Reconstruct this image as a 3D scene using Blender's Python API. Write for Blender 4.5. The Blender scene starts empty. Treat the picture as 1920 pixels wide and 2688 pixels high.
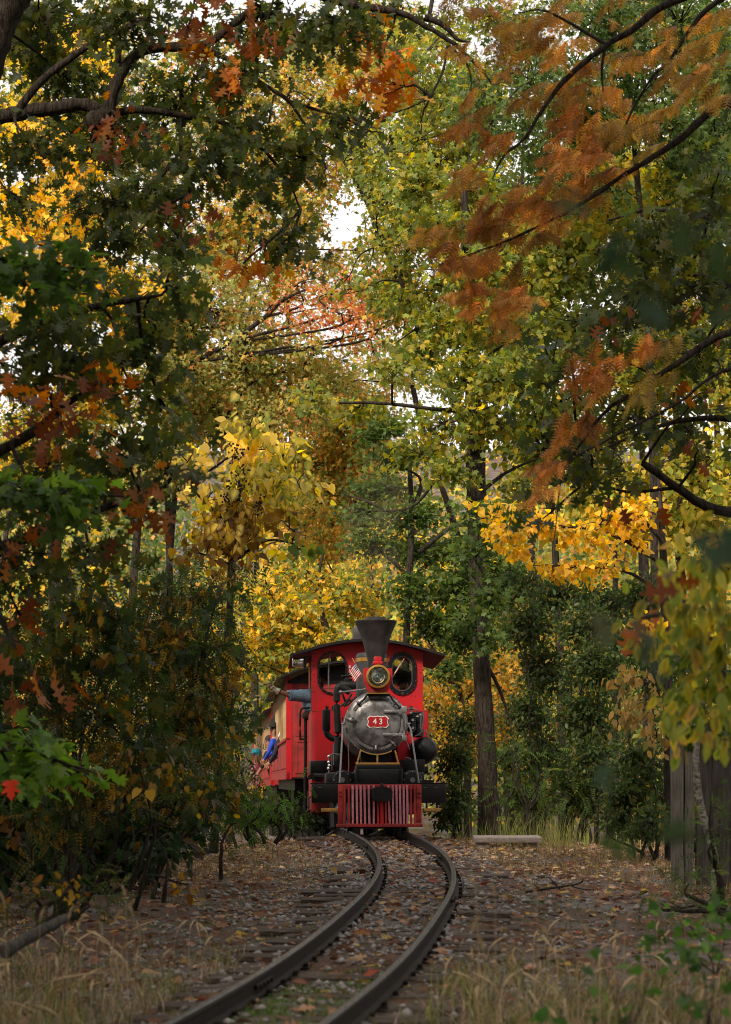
import bpy, bmesh, math, random
import numpy as np
from mathutils import Vector, Matrix

rng = np.random.default_rng(43)
random.seed(43)
sc = bpy.context.scene
COL = sc.collection

# ------------------------------------------------------------------ camera, sky, sun, exposure
F, CX, CY, H = 6600.0, 960.0, 1935.0, 1.22      # focal length in photo pixels, optical axis, eye height


def P3(px, py, Y):
    """A point of the place: where the sight line through a photo pixel is Y metres away."""
    return np.array([(px - CX) * Y / F, Y, H - (py - CY) * Y / F])


cam_data = bpy.data.cameras.new('camera')
cam = bpy.data.objects.new('camera', cam_data)
COL.objects.link(cam)
cam.location = (0, 0, H)
cam.rotation_euler = (math.radians(90), 0, 0)
cam_data.sensor_fit = 'HORIZONTAL'
cam_data.sensor_width = 24.0
cam_data.lens = F / 1920 * 24.0
cam_data.shift_y = (CY - 1344) / 1920
cam_data.clip_start = 0.1
cam_data.clip_end = 2000
cam_data.dof.use_dof = True
cam_data.dof.focus_distance = 30.6
cam_data.dof.aperture_fstop = 3.6
sc.camera = cam

SUN_ELEV, SUN_AZ = math.radians(40), math.radians(212)     # azimuth from +Y towards +X: over the viewer's left shoulder
world = bpy.data.worlds.new('World')
sc.world = world
world.use_nodes = True
wn = world.node_tree
wn.nodes.clear()
w_out = wn.nodes.new('ShaderNodeOutputWorld')
w_bg = wn.nodes.new('ShaderNodeBackground')
w_sky = wn.nodes.new('ShaderNodeTexSky')
w_sky.sky_type = 'NISHITA'
w_sky.sun_disc = False
w_sky.sun_elevation = SUN_ELEV
w_sky.sun_rotation = SUN_AZ
w_sky.dust_density = 5.0
w_sky.air_density = 1.0
w_sky.ozone_density = 1.0
w_mix = wn.nodes.new('ShaderNodeMixRGB')        # thin overcast: an even grey veil over the blue
w_mix.inputs[0].default_value = 0.72
w_mix.inputs[2].default_value = (11.0, 10.4, 9.9, 1)
w_noise = wn.nodes.new('ShaderNodeTexNoise')
w_noise.inputs['Scale'].default_value = 3.0
w_noise.inputs['Detail'].default_value = 5.0
w_ramp = wn.nodes.new('ShaderNodeMapRange')
w_ramp.inputs[1].default_value = 0.3
w_ramp.inputs[2].default_value = 0.7
w_ramp.inputs[3].default_value = 0.74
w_ramp.inputs[4].default_value = 0.95
wn.links.new(w_noise.outputs[0], w_ramp.inputs[0])
wn.links.new(w_ramp.outputs[0], w_mix.inputs[0])
wn.links.new(w_sky.outputs[0], w_mix.inputs[1])
wn.links.new(w_mix.outputs[0], w_bg.inputs[0])
w_bg.inputs[1].default_value = 0.11
wn.links.new(w_bg.outputs[0], w_out.inputs[0])

sun_data = bpy.data.lights.new('sun', 'SUN')
sun_data.energy = 4.8
sun_data.angle = math.radians(10)
sun_data.color = (1.0, 0.86, 0.66)
sun = bpy.data.objects.new('sun', sun_data)
COL.objects.link(sun)
_sd = Vector((math.sin(SUN_AZ) * math.cos(SUN_ELEV), math.cos(SUN_AZ) * math.cos(SUN_ELEV), math.sin(SUN_ELEV)))
sun.rotation_euler = _sd.to_track_quat('Z', 'Y').to_euler()
sun.location = (0, 0, 40)

sc.view_settings.view_transform = 'Standard'
sc.view_settings.look = 'None'
sc.view_settings.gamma = 1.0
sc.view_settings.exposure = 0.26
sc.view_settings.use_curve_mapping = False
cy = sc.cycles
cy.use_denoising = True
cy.denoiser = 'OPENIMAGEDENOISE'
cy.denoising_input_passes = 'RGB_ALBEDO_NORMAL'
cy.use_adaptive_sampling = False
cy.filter_width = 1.0
cy.max_bounces = 7
cy.diffuse_bounces = 4
cy.glossy_bounces = 3
cy.transmission_bounces = 5
cy.transparent_max_bounces = 8
cy.volume_bounces = 1
cy.volume_step_rate = 2.0
cy.sample_clamp_indirect = 4.0
cy.caustics_reflective = False
cy.caustics_refractive = False

# ------------------------------------------------------------------ materials


def new_mat(name):
    m = bpy.data.materials.new(name)
    m.use_nodes = True
    nt = m.node_tree
    nt.nodes.clear()
    out = nt.nodes.new('ShaderNodeOutputMaterial')
    return m, nt, out


def mat(name, col, rough=0.6, metal=0.0, var=0.25, scale=18.0, bump=0.15, bscale=60.0, spec=0.4, stretch=None, col2=None, mixlo=0.42, mixhi=0.62):
    """Principled surface with noise-driven wear: colour variation, roughness variation and fine relief."""
    m, nt, out = new_mat(name)
    N, Lk = nt.nodes, nt.links
    bs = N.new('ShaderNodeBsdfPrincipled')
    tc = N.new('ShaderNodeTexCoord')
    mp = N.new('ShaderNodeMapping')
    if stretch:
        mp.inputs['Scale'].default_value = stretch
    Lk.new(tc.outputs['Object'], mp.inputs[0])
    n1 = N.new('ShaderNodeTexNoise')
    n1.inputs['Scale'].default_value = scale
    n1.inputs['Detail'].default_value = 7
    n1.inputs['Roughness'].default_value = 0.62
    Lk.new(mp.outputs[0], n1.inputs[0])
    cr = N.new('ShaderNodeMapRange')
    cr.inputs[1].default_value = mixlo
    cr.inputs[2].default_value = mixhi
    Lk.new(n1.outputs[0], cr.inputs[0])
    mx = N.new('ShaderNodeMixRGB')
    c2 = col2 if col2 is not None else tuple(c * (1 - var) for c in col)
    mx.inputs[1].default_value = (*(c * (1 + var * 0.5) if col2 is None else c for c in col), 1)
    mx.inputs[2].default_value = (*c2, 1)
    Lk.new(cr.outputs[0], mx.inputs[0])
    Lk.new(mx.outputs[0], bs.inputs['Base Color'])
    rr = N.new('ShaderNodeMapRange')
    rr.inputs[3].default_value = max(0.05, rough - 0.12)
    rr.inputs[4].default_value = min(1.0, rough + 0.15)
    Lk.new(n1.outputs[0], rr.inputs[0])
    Lk.new(rr.outputs[0], bs.inputs['Roughness'])
    bs.inputs['Metallic'].default_value = metal
    bs.inputs['Specular IOR Level'].default_value = spec
    if bump:
        n2 = N.new('ShaderNodeTexNoise')
        n2.inputs['Scale'].default_value = bscale
        n2.inputs['Detail'].default_value = 5
        Lk.new(mp.outputs[0], n2.inputs[0])
        b = N.new('ShaderNodeBump')
        b.inputs['Strength'].default_value = bump
        b.inputs['Distance'].default_value = 0.02
        Lk.new(n2.outputs[0], b.inputs['Height'])
        Lk.new(b.outputs[0], bs.inputs['Normal'])
    Lk.new(bs.outputs[0], out.inputs[0])
    return m


def leaf_mat(name, trans=0.5, rough=0.5, spec=0.35):
    """Thin leaf: its own colour comes from the mesh (every leaf differs), light passes through it."""
    m, nt, out = new_mat(name)
    N, Lk = nt.nodes, nt.links
    at = N.new('ShaderNodeAttribute')
    at.attribute_name = 'col'
    bs = N.new('ShaderNodeBsdfPrincipled')
    bs.inputs['Roughness'].default_value = rough
    bs.inputs['Specular IOR Level'].default_value = spec
    tr = N.new('ShaderNodeBsdfTranslucent')
    hs = N.new('ShaderNodeHueSaturation')
    hs.inputs['Saturation'].default_value = 1.12
    hs.inputs['Value'].default_value = 1.8
    Lk.new(at.outputs[0], bs.inputs['Base Color'])
    Lk.new(at.outputs[0], hs.inputs['Color'])
    Lk.new(hs.outputs[0], tr.inputs[0])
    mx = N.new('ShaderNodeMixShader')
    mx.inputs[0].default_value = trans
    Lk.new(bs.outputs[0], mx.inputs[1])
    Lk.new(tr.outputs[0], mx.inputs[2])
    Lk.new(mx.outputs[0], out.inputs[0])
    return m


def glass_mat(name, tint=(0.9, 0.95, 0.93), f=0.08):
    m, nt, out = new_mat(name)
    N, Lk = nt.nodes, nt.links
    t = N.new('ShaderNodeBsdfTransparent')
    t.inputs[0].default_value = (*tint, 1)
    g = N.new('ShaderNodeBsdfGlossy')
    g.inputs['Roughness'].default_value = 0.03
    lw = N.new('ShaderNodeFresnel')
    lw.inputs[0].default_value = 1.45
    mx = N.new('ShaderNodeMixShader')
    Lk.new(lw.outputs[0], mx.inputs[0])
    Lk.new(t.outputs[0], mx.inputs[1])
    Lk.new(g.outputs[0], mx.inputs[2])
    Lk.new(mx.outputs[0], out.inputs[0])
    return m


M = {}
M['leaf'] = leaf_mat('leaf_surface')
M['dry'] = leaf_mat('dry_leaf_surface', trans=0.2, rough=0.75, spec=0.2)
M['bark'] = mat('bark', (0.055, 0.046, 0.040), 0.9, scale=9, bump=1.0, bscale=22, stretch=(4, 4, 0.8), col2=(0.02, 0.016, 0.012), spec=0.15)
M['bark_dark'] = mat('dark_bark', (0.045, 0.036, 0.03), 0.9, scale=9, bump=1.0, bscale=20, stretch=(4, 4, 0.8), col2=(0.012, 0.009, 0.007), spec=0.15)
M['bark_pale'] = mat('lichen_bark', (0.30, 0.29, 0.26), 0.9, scale=24, bump=0.8, bscale=40, stretch=(1, 1, 1.6), col2=(0.07, 0.06, 0.05), spec=0.1)
M['red'] = mat('red_paint', (0.47, 0.006, 0.014), 0.42, scale=4, bump=0.07, bscale=60, spec=0.45, col2=(0.27, 0.006, 0.012), mixlo=.45, mixhi=.75)
M['red_dark'] = mat('dull_red_paint', (0.27, 0.018, 0.018), 0.6, var=0.35, scale=6, bump=0.08, bscale=60)
M['pink'] = mat('faded_red_paint', (0.50, 0.20, 0.26), 0.55, scale=30, bump=0.1, col2=(0.40, 0.11, 0.14))
M['iron'] = mat('black_iron', (0.008, 0.008, 0.010), 0.55, var=0.5, scale=14, bump=0.12, spec=0.28)
M['iron_gloss'] = mat('black_enamel', (0.006, 0.006, 0.008), 0.33, var=0.4, scale=10, bump=0.05, spec=0.32)
M['graphite'] = mat('graphite_smokebox', (0.27, 0.27, 0.29), 0.36, metal=0.5, var=0.4, scale=7, bump=0.12, bscale=120, col2=(0.085, 0.083, 0.088))
M['stack'] = mat('stack_steel', (0.05, 0.05, 0.056), 0.5, metal=0.3, scale=8, bump=0.1, bscale=80, col2=(0.026, 0.025, 0.027))
M['steel'] = mat('grey_steel_rod', (0.16, 0.165, 0.18), 0.4, metal=0.6, scale=20, bump=0.05)
M['chrome'] = mat('chrome', (0.75, 0.76, 0.78), 0.12, metal=1.0, var=0.05, bump=0.0)
M['brass'] = mat('brass', (0.50, 0.29, 0.07), 0.38, metal=0.75, scale=20, bump=0.05, col2=(0.34, 0.18, 0.045))
M['gold'] = mat('yellow_ochre_paint', (0.40, 0.21, 0.05), 0.55, scale=30, bump=0.08, col2=(0.26, 0.13, 0.03))
M['white'] = mat('white_enamel', (0.74, 0.72, 0.70), 0.4, var=0.08, bump=0.02)
M['blue'] = mat('flag_blue', (0.02, 0.035, 0.13), 0.8, var=0.1, bump=0.05)
M['stripe'] = mat('flag_red', (0.45, 0.02, 0.04), 0.8, var=0.1, bump=0.05)
M['tanwood'] = mat('tan_painted_wood', (0.46, 0.31, 0.17), 0.65, scale=10, bump=0.15, bscale=30, stretch=(6, 6, 0.6), col2=(0.33, 0.21, 0.11))
M['sleeper'] = mat('weathered_sleeper', (0.125, 0.100, 0.088), 0.92, scale=7, bump=0.9, bscale=26, stretch=(0.7, 7, 7), col2=(0.045, 0.035, 0.031), spec=0.15)
M['rail'] = mat('rail_steel', (0.013, 0.012, 0.012), 0.7, metal=0.1, scale=16, bump=0.2, col2=(0.026, 0.017, 0.013), spec=0.15)
M['rail_head'] = mat('worn_rail_head', (0.085, 0.092, 0.115), 0.34, metal=0.85, scale=9, bump=0.05, stretch=(8, 0.5, 8), col2=(0.028, 0.028, 0.032), spec=0.3)
M['concrete'] = mat('concrete', (0.33, 0.28, 0.26), 0.9, scale=20, bump=0.4, bscale=80, col2=(0.22, 0.18, 0.17))
M['greywood'] = mat('weathered_grey_wood', (0.16, 0.148, 0.138), 0.9, scale=6, bump=0.8, bscale=18, stretch=(9, 9, 0.5), col2=(0.08, 0.072, 0.066))
M['greywood_dark'] = mat('dark_weathered_wood', (0.085, 0.075, 0.07), 0.92, scale=6, bump=0.8, bscale=18, stretch=(9, 9, 0.5), col2=(0.03, 0.026, 0.025))
M['stone'] = mat('ballast_stone', (0.29, 0.275, 0.28), 0.9, scale=9, bump=0.3, bscale=60, col2=(0.13, 0.115, 0.115))
M['glass'] = glass_mat('window_glass', tint=(0.75, 0.8, 0.78))
M['lens'] = glass_mat('lamp_glass')
M['reflector'] = mat('lamp_reflector', (0.55, 0.57, 0.52), 0.16, metal=1.0, var=0.2, bump=0.02)
M['skin'] = mat('skin', (0.36, 0.19, 0.13), 0.55, var=0.1, bump=0.03)
M['skin_tan'] = mat('tanned_skin', (0.20, 0.085, 0.055), 0.55, var=0.15, bump=0.03)
M['denim'] = mat('blue_work_shirt', (0.17, 0.27, 0.39), 0.85, scale=40, bump=0.3, bscale=60, stretch=(1, 1, 5), col2=(0.09, 0.16, 0.25))
M['navy'] = mat('navy_cloth', (0.012, 0.014, 0.025), 0.85, bump=0.2)
M['black_cloth'] = mat('black_cloth', (0.008, 0.008, 0.009), 0.9, bump=0.2)
M['royal'] = mat('royal_blue_cloth', (0.01, 0.05, 0.42), 0.8, bump=0.2, var=0.3)
M['teal'] = mat('turquoise_rubber', (0.03, 0.36, 0.48), 0.6, bump=0.05)
M['glove'] = mat('pale_leather', (0.42, 0.38, 0.33), 0.8, scale=30, bump=0.3, col2=(0.20, 0.175, 0.15))
M['hair'] = mat('brown_hair', (0.03, 0.018, 0.012), 0.7, bump=0.4, stretch=(6, 6, 1))
M['visor'] = mat('mirrored_blue_lens', (0.02, 0.35, 0.8), 0.1, metal=0.9, var=0.1, bump=0)
M['eye'] = mat('dark_eye', (0.01, 0.008, 0.007), 0.3, bump=0)
M['berry'] = mat('dark_seed_heads', (0.02, 0.014, 0.010), 0.8, bump=0.3)

# ------------------------------------------------------------------ mesh helpers


def finish(name, me, material, parent=None, loc=None):
    o = bpy.data.objects.new(name, me)
    COL.objects.link(o)
    if material is not None and not me.materials:
        for mm in (material if isinstance(material, (list, tuple)) else [material]):
            me.materials.append(mm)
    if parent is not None:
        o.parent = parent
    if loc is not None:
        o.location = loc
    return o


def tag(o, label=None, cat=None, group=None, kind=None):
    if label:
        o['label'] = label
    if cat:
        o['category'] = cat
    if group:
        o['group'] = group
    if kind:
        o['kind'] = kind
    return o


def thing(name, label, cat, loc=(0, 0, 0), rot=(0, 0, 0), group=None):
    o = bpy.data.objects.new(name, None)
    COL.objects.link(o)
    o.empty_display_size = 0.2
    o.location = loc
    o.rotation_euler = rot
    return tag(o, label, cat, group)


class MB:
    """Collects solid shapes and links them as one mesh object."""

    def __init__(self):
        self.v, self.f, self.m, self.cur = [], [], [], 0

    def mat(self, i):
        self.cur = i
        return self

    def add(self, vs, fs):
        b = len(self.v)
        self.v += [tuple(float(c) for c in p) for p in vs]
        self.f += [tuple(i + b for i in f) for f in fs]
        self.m += [self.cur] * len(fs)
        return self

    def box(self, lo, hi, ch=0.0):
        x0, y0, z0 = lo
        x1, y1, z1 = hi
        if x0 > x1: x0, x1 = x1, x0
        if y0 > y1: y0, y1 = y1, y0
        if z0 > z1: z0, z1 = z1, z0
        if ch <= 0:
            vs = [(x0, y0, z0), (x1, y0, z0), (x1, y1, z0), (x0, y1, z0), (x0, y0, z1), (x1, y0, z1), (x1, y1, z1), (x0, y1, z1)]
            return self.add(vs, [(0, 3, 2, 1), (4, 5, 6, 7), (0, 1, 5, 4), (1, 2, 6, 5), (2, 3, 7, 6), (3, 0, 4, 7)])
        bm = bmesh.new()
        bmesh.ops.create_cube(bm, size=1.0)
        for v in bm.verts:
            v.co = Vector(((x0 + x1) / 2 + v.co.x * (x1 - x0), (y0 + y1) / 2 + v.co.y * (y1 - y0), (z0 + z1) / 2 + v.co.z * (z1 - z0)))
        bmesh.ops.bevel(bm, geom=list(bm.edges), offset=min(ch, 0.45 * min(x1 - x0, y1 - y0, z1 - z0)), segments=2, affect='EDGES', profile=0.5)
        bm.verts.index_update()
        self.add([v.co for v in bm.verts], [[v.index for v in f.verts] for f in bm.faces])
        bm.free()
        return self

    def tube(self, path, rad, sides=10, cap=True):
        p = np.array(path, float)
        n = len(p)
        r = np.full(n, rad, float) if np.isscalar(rad) else np.array(rad, float)
        vs, fs = tube_arrays(p, r, sides)
        fs = [tuple(f) for f in fs]
        if cap:
            fs.append(tuple(range(sides - 1, -1, -1)))
            fs.append(tuple((n - 1) * sides + k for k in range(sides)))
        return self.add(vs, fs)

    def rod(self, a, b, r, sides=10):
        return self.tube([a, b], r, sides)

    def lathe(self, prof, origin, axis='z', sides=32, caps=True):
        """prof: (radius, along) pairs."""
        o = np.array(origin, float)
        vs, fs = [], []
        for (r, t) in prof:
            for k in range(sides):
                a = 2 * math.pi * k / sides
                c, s = r * math.cos(a), r * math.sin(a)
                q = {'z': (c, s, t), 'y': (c, t, s), 'x': (t, c, s)}[axis]
                vs.append(o + q)
        n = len(prof)
        for i in range(n - 1):
            for k in range(sides):
                a, b = i * sides + k, i * sides + (k + 1) % sides
                fs.append((a, b, b + sides, a + sides))
        if caps and prof[0][0] > 1e-6:
            fs.append(tuple(range(sides - 1, -1, -1)))
        if caps and prof[-1][0] > 1e-6:
            fs.append(tuple((n - 1) * sides + k for k in range(sides)))
        return self.add(vs, fs)

    def prism(self, outline, y0, y1):
        """outline in x,z; extruded along y."""
        n = len(outline)
        vs = [(x, y0, z) for x, z in outline] + [(x, y1, z) for x, z in outline]
        fs = [tuple(range(n)), tuple(range(2 * n - 1, n - 1, -1))]
        fs += [(i, i + n, (i + 1) % n + n, (i + 1) % n) for i in range(n)]
        return self.add(vs, fs)

    def ring(self, outer, inner, y0, y1):
        """frame between two outlines of equal count, extruded along y."""
        n = len(outer)
        vs = [(x, y0, z) for x, z in outer] + [(x, y0, z) for x, z in inner] + [(x, y1, z) for x, z in outer] + [(x, y1, z) for x, z in inner]
        fs = []
        for i in range(n):
            j = (i + 1) % n
            fs += [(i, j, n + j, n + i), (2 * n + i, 3 * n + i, 3 * n + j, 2 * n + j), (i, 2 * n + i, 2 * n + j, j), (n + i, n + j, 3 * n + j, 3 * n + i)]
        return self.add(vs, fs)

    def ball(self, c, r, sides=12, rings=8, sq=(1, 1, 1)):
        c = np.array(c, float)
        vs, fs = [], []
        for i in range(rings + 1):
            t = math.pi * i / rings
            for k in range(sides):
                a = 2 * math.pi * k / sides
                vs.append(c + r * np.array([sq[0] * math.sin(t) * math.cos(a), sq[1] * math.sin(t) * math.sin(a), sq[2] * math.cos(t)]))
        for i in range(rings):
            for k in range(sides):
                a, b = i * sides + k, i * sides + (k + 1) % sides
                fs.append((a, a + sides, b + sides, b))
        return self.add(vs, fs)

    def build(self, name, material, parent=None, loc=None, smooth=35, weld=True):
        me = bpy.data.meshes.new(name)
        me.from_pydata(self.v, [], self.f)
        if any(self.m):
            me.polygons.foreach_set('material_index', self.m)
        bm = bmesh.new()
        bm.from_mesh(me)
        if weld:
            bmesh.ops.remove_doubles(bm, verts=bm.verts, dist=1e-5)
        bmesh.ops.recalc_face_normals(bm, faces=bm.faces)
        bm.to_mesh(me)
        bm.free()
        if smooth:
            me.polygons.foreach_set('use_smooth', [True] * len(me.polygons))
            me.set_sharp_from_angle(angle=math.radians(smooth))
        return finish(name, me, material, parent, loc)


def tube_arrays(p, r, sides):
    n = len(p)
    t = np.gradient(p, axis=0)
    t /= np.linalg.norm(t, axis=1, keepdims=True) + 1e-9
    ref = np.array([0.0, 0, 1]) if abs(t[0][2]) < 0.9 else np.array([1.0, 0, 0])
    u = ref - t * (t @ ref)[:, None]
    u /= np.linalg.norm(u, axis=1, keepdims=True) + 1e-9
    w = np.cross(t, u)
    a = np.arange(sides) * 2 * math.pi / sides
    vs = p[:, None, :] + r[:, None, None] * (np.cos(a)[None, :, None] * u[:, None, :] + np.sin(a)[None, :, None] * w[:, None, :])
    i = np.arange(n - 1)[:, None] * sides
    k = np.arange(sides)[None, :]
    k2 = (k + 1) % sides
    fs = np.stack([i + k, i + k2, i + sides + k2, i + sides + k], -1).reshape(-1, 4)
    return vs.reshape(-1, 3), fs


def smooth_path(pts, n):
    """Catmull-Rom through pts (any width of rows), n samples per span."""
    p = np.array(pts, float)
    q = np.vstack([2 * p[0] - p[1], p, 2 * p[-1] - p[-2]])
    out = []
    for i in range(1, len(q) - 2):
        for t in np.arange(n) / n:
            a, b, c, d = q[i - 1], q[i], q[i + 1], q[i + 2]
            out.append(0.5 * (2 * b + (c - a) * t + (2 * a - 5 * b + 4 * c - d) * t * t + (3 * b - a - 3 * c + d) * t ** 3))
    out.append(p[-1])
    return np.array(out)


def np_mesh(name, verts, faces, cols=None, smooth=False):
    """Mesh from numpy arrays; faces (m,3) or (m,4)."""
    me = bpy.data.meshes.new(name)
    verts = np.asarray(verts, np.float32)
    faces = np.asarray(faces, np.int32)
    nv, (nf, k) = len(verts), faces.shape
    me.vertices.add(nv)
    me.vertices.foreach_set('co', verts.ravel())
    me.loops.add(nf * k)
    me.loops.foreach_set('vertex_index', faces.ravel())
    me.polygons.add(nf)
    me.polygons.foreach_set('loop_start', np.arange(nf, dtype=np.int32) * k)
    me.polygons.foreach_set('loop_total', np.full(nf, k, np.int32))
    if smooth:
        me.polygons.foreach_set('use_smooth', np.ones(nf, bool))
    if cols is not None:
        at = me.color_attributes.new('col', 'FLOAT_COLOR', 'POINT')
        c4 = np.ones((nv, 4), np.float32)
        c4[:, :3] = cols
        at.data.foreach_set('color', c4.ravel())
    me.update(calc_edges=True)
    return me


# ------------------------------------------------------------------ the lie of the land
TRACK_Y = np.array([0, 5, 8, 10.75, 11.45, 12.9, 13.8, 16.06, 18.3, 19.6, 21, 22.7, 24.7, 26.8, 28.6, 29.7, 31.5, 34, 38, 42, 46, 50, 54, 58, 66, 80, 100])
TRACK_X = np.array([-2.6, -1.45, -.90, -.507, -.416, -.224, -.121, .084, .259, .359, .414, .466, .462, .40, .30, .195, .09, -.03, -.22, -.43, -.66, -.92, -1.24, -1.62, -2.6, -5.2, -10.5])
_ty = np.arange(0, 100, 0.1)
_tx = np.interp(_ty, TRACK_Y, TRACK_X)
for _ in range(3):
    _tx = np.convolve(np.pad(_tx, 9, mode='reflect', reflect_type='odd'), np.ones(19) / 19, 'valid')


def track_x(Y):
    return np.interp(Y, _ty, _tx)


RZ_Y = [0, 10, 12, 16, 20, 27, 31, 33, 36, 38, 46, 54, 70, 100]
RZ_Z = [0, 0, .0, .015, .05, .08, .08, .04, -.12, -.24, -.68, -1.05, -1.6, -2.1]
_rz = np.interp(_ty, RZ_Y, RZ_Z)
for _ in range(3):
    _rz = np.convolve(np.pad(_rz, 9, mode='edge'), np.ones(19) / 19, 'valid')


def rail_z(Y):
    return np.interp(Y, _ty, _rz)


def wob(X, Y, s=1.0):
    return (np.sin(X * 1.7 * s + Y * .6 * s) + np.sin(X * .9 * s - Y * 1.3 * s + 2) + np.sin(X * 3.1 * s + 1.1 * Y * s + 4) * .5) / 2.5


def ground_z(X, Y):
    X, Y = np.asarray(X, float), np.asarray(Y, float)
    t = np.abs(X - track_x(Y))
    z = rail_z(Y) - .125
    shoulder = np.clip((t - .45) / .5, 0, 1)
    z = z - np.where(X < track_x(Y), .055, .038) * shoulder + wob(X, Y, 2.3) * .012 - .05 * np.clip((t - 1.4) / 2, 0, 1)
    z = z + wob(X, Y, 1.3) * .02 * np.clip((t - .7), 0, 1) + wob(X, Y, .25) * .10 * np.clip((t - 1.5) / 3, 0, 1)
    z = z - .7 * np.clip((Y - 31.8) / 6, 0, 1) * np.clip((t - .9) / 1.0, 0, 1)
    hill = np.clip(Y - 72, 0, None) * .20 * (1 - np.exp(-np.clip(Y - 72, 0, None) / 18))
    far = np.clip((np.hypot(X, Y - 40) - 170) / 200, 0, 1)
    return z + hill * (1 - .4 * far)


def axis_coords(lo, hi, dense_lo, dense_hi, fine, coarse_growth=1.12):
    a = list(np.arange(dense_lo, dense_hi, fine))
    s, x = fine, dense_hi
    while x < hi:
        a.append(x)
        s *= coarse_growth
        x += s
    a.append(hi)
    s, x = fine, dense_lo
    while x > lo:
        s *= coarse_growth
        x -= s
        a.insert(0, max(x, lo))
    return np.array(sorted(set(a)))


gx = axis_coords(-700, 700, -5, 5, .14, 1.16)
gy = axis_coords(-120, 1100, 8, 34, .17, 1.10)
GX, GY = np.meshgrid(gx, gy)
GZ = ground_z(GX, GY) + rng.normal(0, .006, GX.shape)
nx, ny = len(gx), len(gy)
i = (np.arange(ny - 1)[:, None] * nx + np.arange(nx - 1)[None, :]).ravel()
gf = np.stack([i, i + 1, i + nx + 1, i + nx], -1)
gme = np_mesh('ground', np.stack([GX, GY, GZ], -1).reshape(-1, 3), gf, smooth=True)


def ground_mat():
    m, nt, out = new_mat('woodland_ground')
    N, Lk = nt.nodes, nt.links
    tc = N.new('ShaderNodeTexCoord')
    bs = N.new('ShaderNodeBsdfPrincipled')
    bs.inputs['Roughness'].default_value = 0.95
    bs.inputs['Specular IOR Level'].default_value = 0.1

    def noise(scale, lo, hi, det=6, off=0):
        mp = N.new('ShaderNodeMapping')
        mp.inputs['Location'].default_value = (off, off * 2, 0)
        Lk.new(tc.outputs['Object'], mp.inputs[0])
        n = N.new('ShaderNodeTexNoise')
        n.inputs['Scale'].default_value = scale
        n.inputs['Detail'].default_value = det
        Lk.new(mp.outputs[0], n.inputs[0])
        r = N.new('ShaderNodeMapRange')
        r.inputs[1].default_value = lo
        r.inputs[2].default_value = hi
        Lk.new(n.outputs[0], r.inputs[0])
        return r.outputs[0]

    def mixc(fac, a, b):
        x = N.new('ShaderNodeMixRGB')
        Lk.new(fac, x.inputs[0])
        for k, c in ((1, a), (2, b)):
            if isinstance(c, tuple):
                x.inputs[k].default_value = (*c, 1)
            else:
                Lk.new(c, x.inputs[k])
        return x.outputs[0]
    earth = mixc(noise(35, .35, .65), (.055, .043, .038), (.135, .110, .098))
    litter = mixc(noise(70, .40, .6, off=5), (.13, .075, .045), (.055, .028, .016))
    base = mixc(noise(2.2, .42, .6, off=9), earth, litter)
    grit = mixc(noise(120, .4, .62, off=3), (.20, .185, .185), (.09, .08, .08))
    base = mixc(noise(1.1, .47, .62, off=14), base, grit)
    moss = mixc(noise(60, .4, .6, off=21), (.03, .06, .012), (.07, .09, .025))
    base = mixc(noise(1.6, .60, .70, off=31), base, moss)
    Lk.new(base, bs.inputs['Base Color'])
    b = N.new('ShaderNodeBump')
    b.inputs['Strength'].default_value = .7
    b.inputs['Distance'].default_value = .03
    n = N.new('ShaderNodeTexNoise')
    n.inputs['Scale'].default_value = 55
    n.inputs['Detail'].default_value = 8
    Lk.new(tc.outputs['Object'], n.inputs[0])
    Lk.new(n.outputs[0], b.inputs['Height'])
    Lk.new(b.outputs[0], bs.inputs['Normal'])
    Lk.new(bs.outputs[0], out.inputs[0])
    return m


tag(finish('ground', gme, ground_mat()), kind='structure')

# ------------------------------------------------------------------ the narrow-gauge track
track = thing('railway_track', 'narrow gauge railway track curving from the foreground towards the train', 'railway track', (0, 0, 0))
G = .61
RAIL_PROFILE = [(-.040, 0), (.040, 0), (.040, .008), (.009, .020), (.007, .074), (.020, .083), (.020, .104), (.015, .110),
                (-.015, .110), (-.020, .104), (-.020, .083), (-.007, .074), (-.009, .020), (-.040, .008)]


def track_frame(Y):
    x, z = float(track_x(Y)), float(rail_z(Y))
    d = Vector((float(track_x(Y + .2) - track_x(Y - .2)), .4, 0)).normalized()
    return Vector((x, Y, z)), d, Vector((d.y, -d.x, 0))


def sweep_rail(side, y0, y1, step=.25):
    mb = MB()
    ys = np.arange(y0, y1 + 1e-6, step)
    n = len(RAIL_PROFILE)
    vs = []
    for Y in ys:
        c, d, r = track_frame(Y)
        for a, b in RAIL_PROFILE:
            q = c + r * (side * G / 2 + side * .024 + a)
            vs.append((q.x, q.y, q.z - .110 + b))
    fs, ms = [], []
    for i in range(len(ys) - 1):
        for k in range(n):
            fs.append((i * n + k, i * n + (k + 1) % n, (i + 1) * n + (k + 1) % n, (i + 1) * n + k))
            ms.append(1 if k in (6, 7, 8) else 0)
    fs += [tuple(range(n)), tuple((len(ys) - 1) * n + k for k in range(n))]
    ms += [0, 0]
    mb.v, mb.f, mb.m = vs, fs, ms
    return mb


for s in (-1, 1):
    sweep_rail(s, 6.5, 66).build('rail', [M['rail'], M['rail_head']], track, smooth=40)
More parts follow.
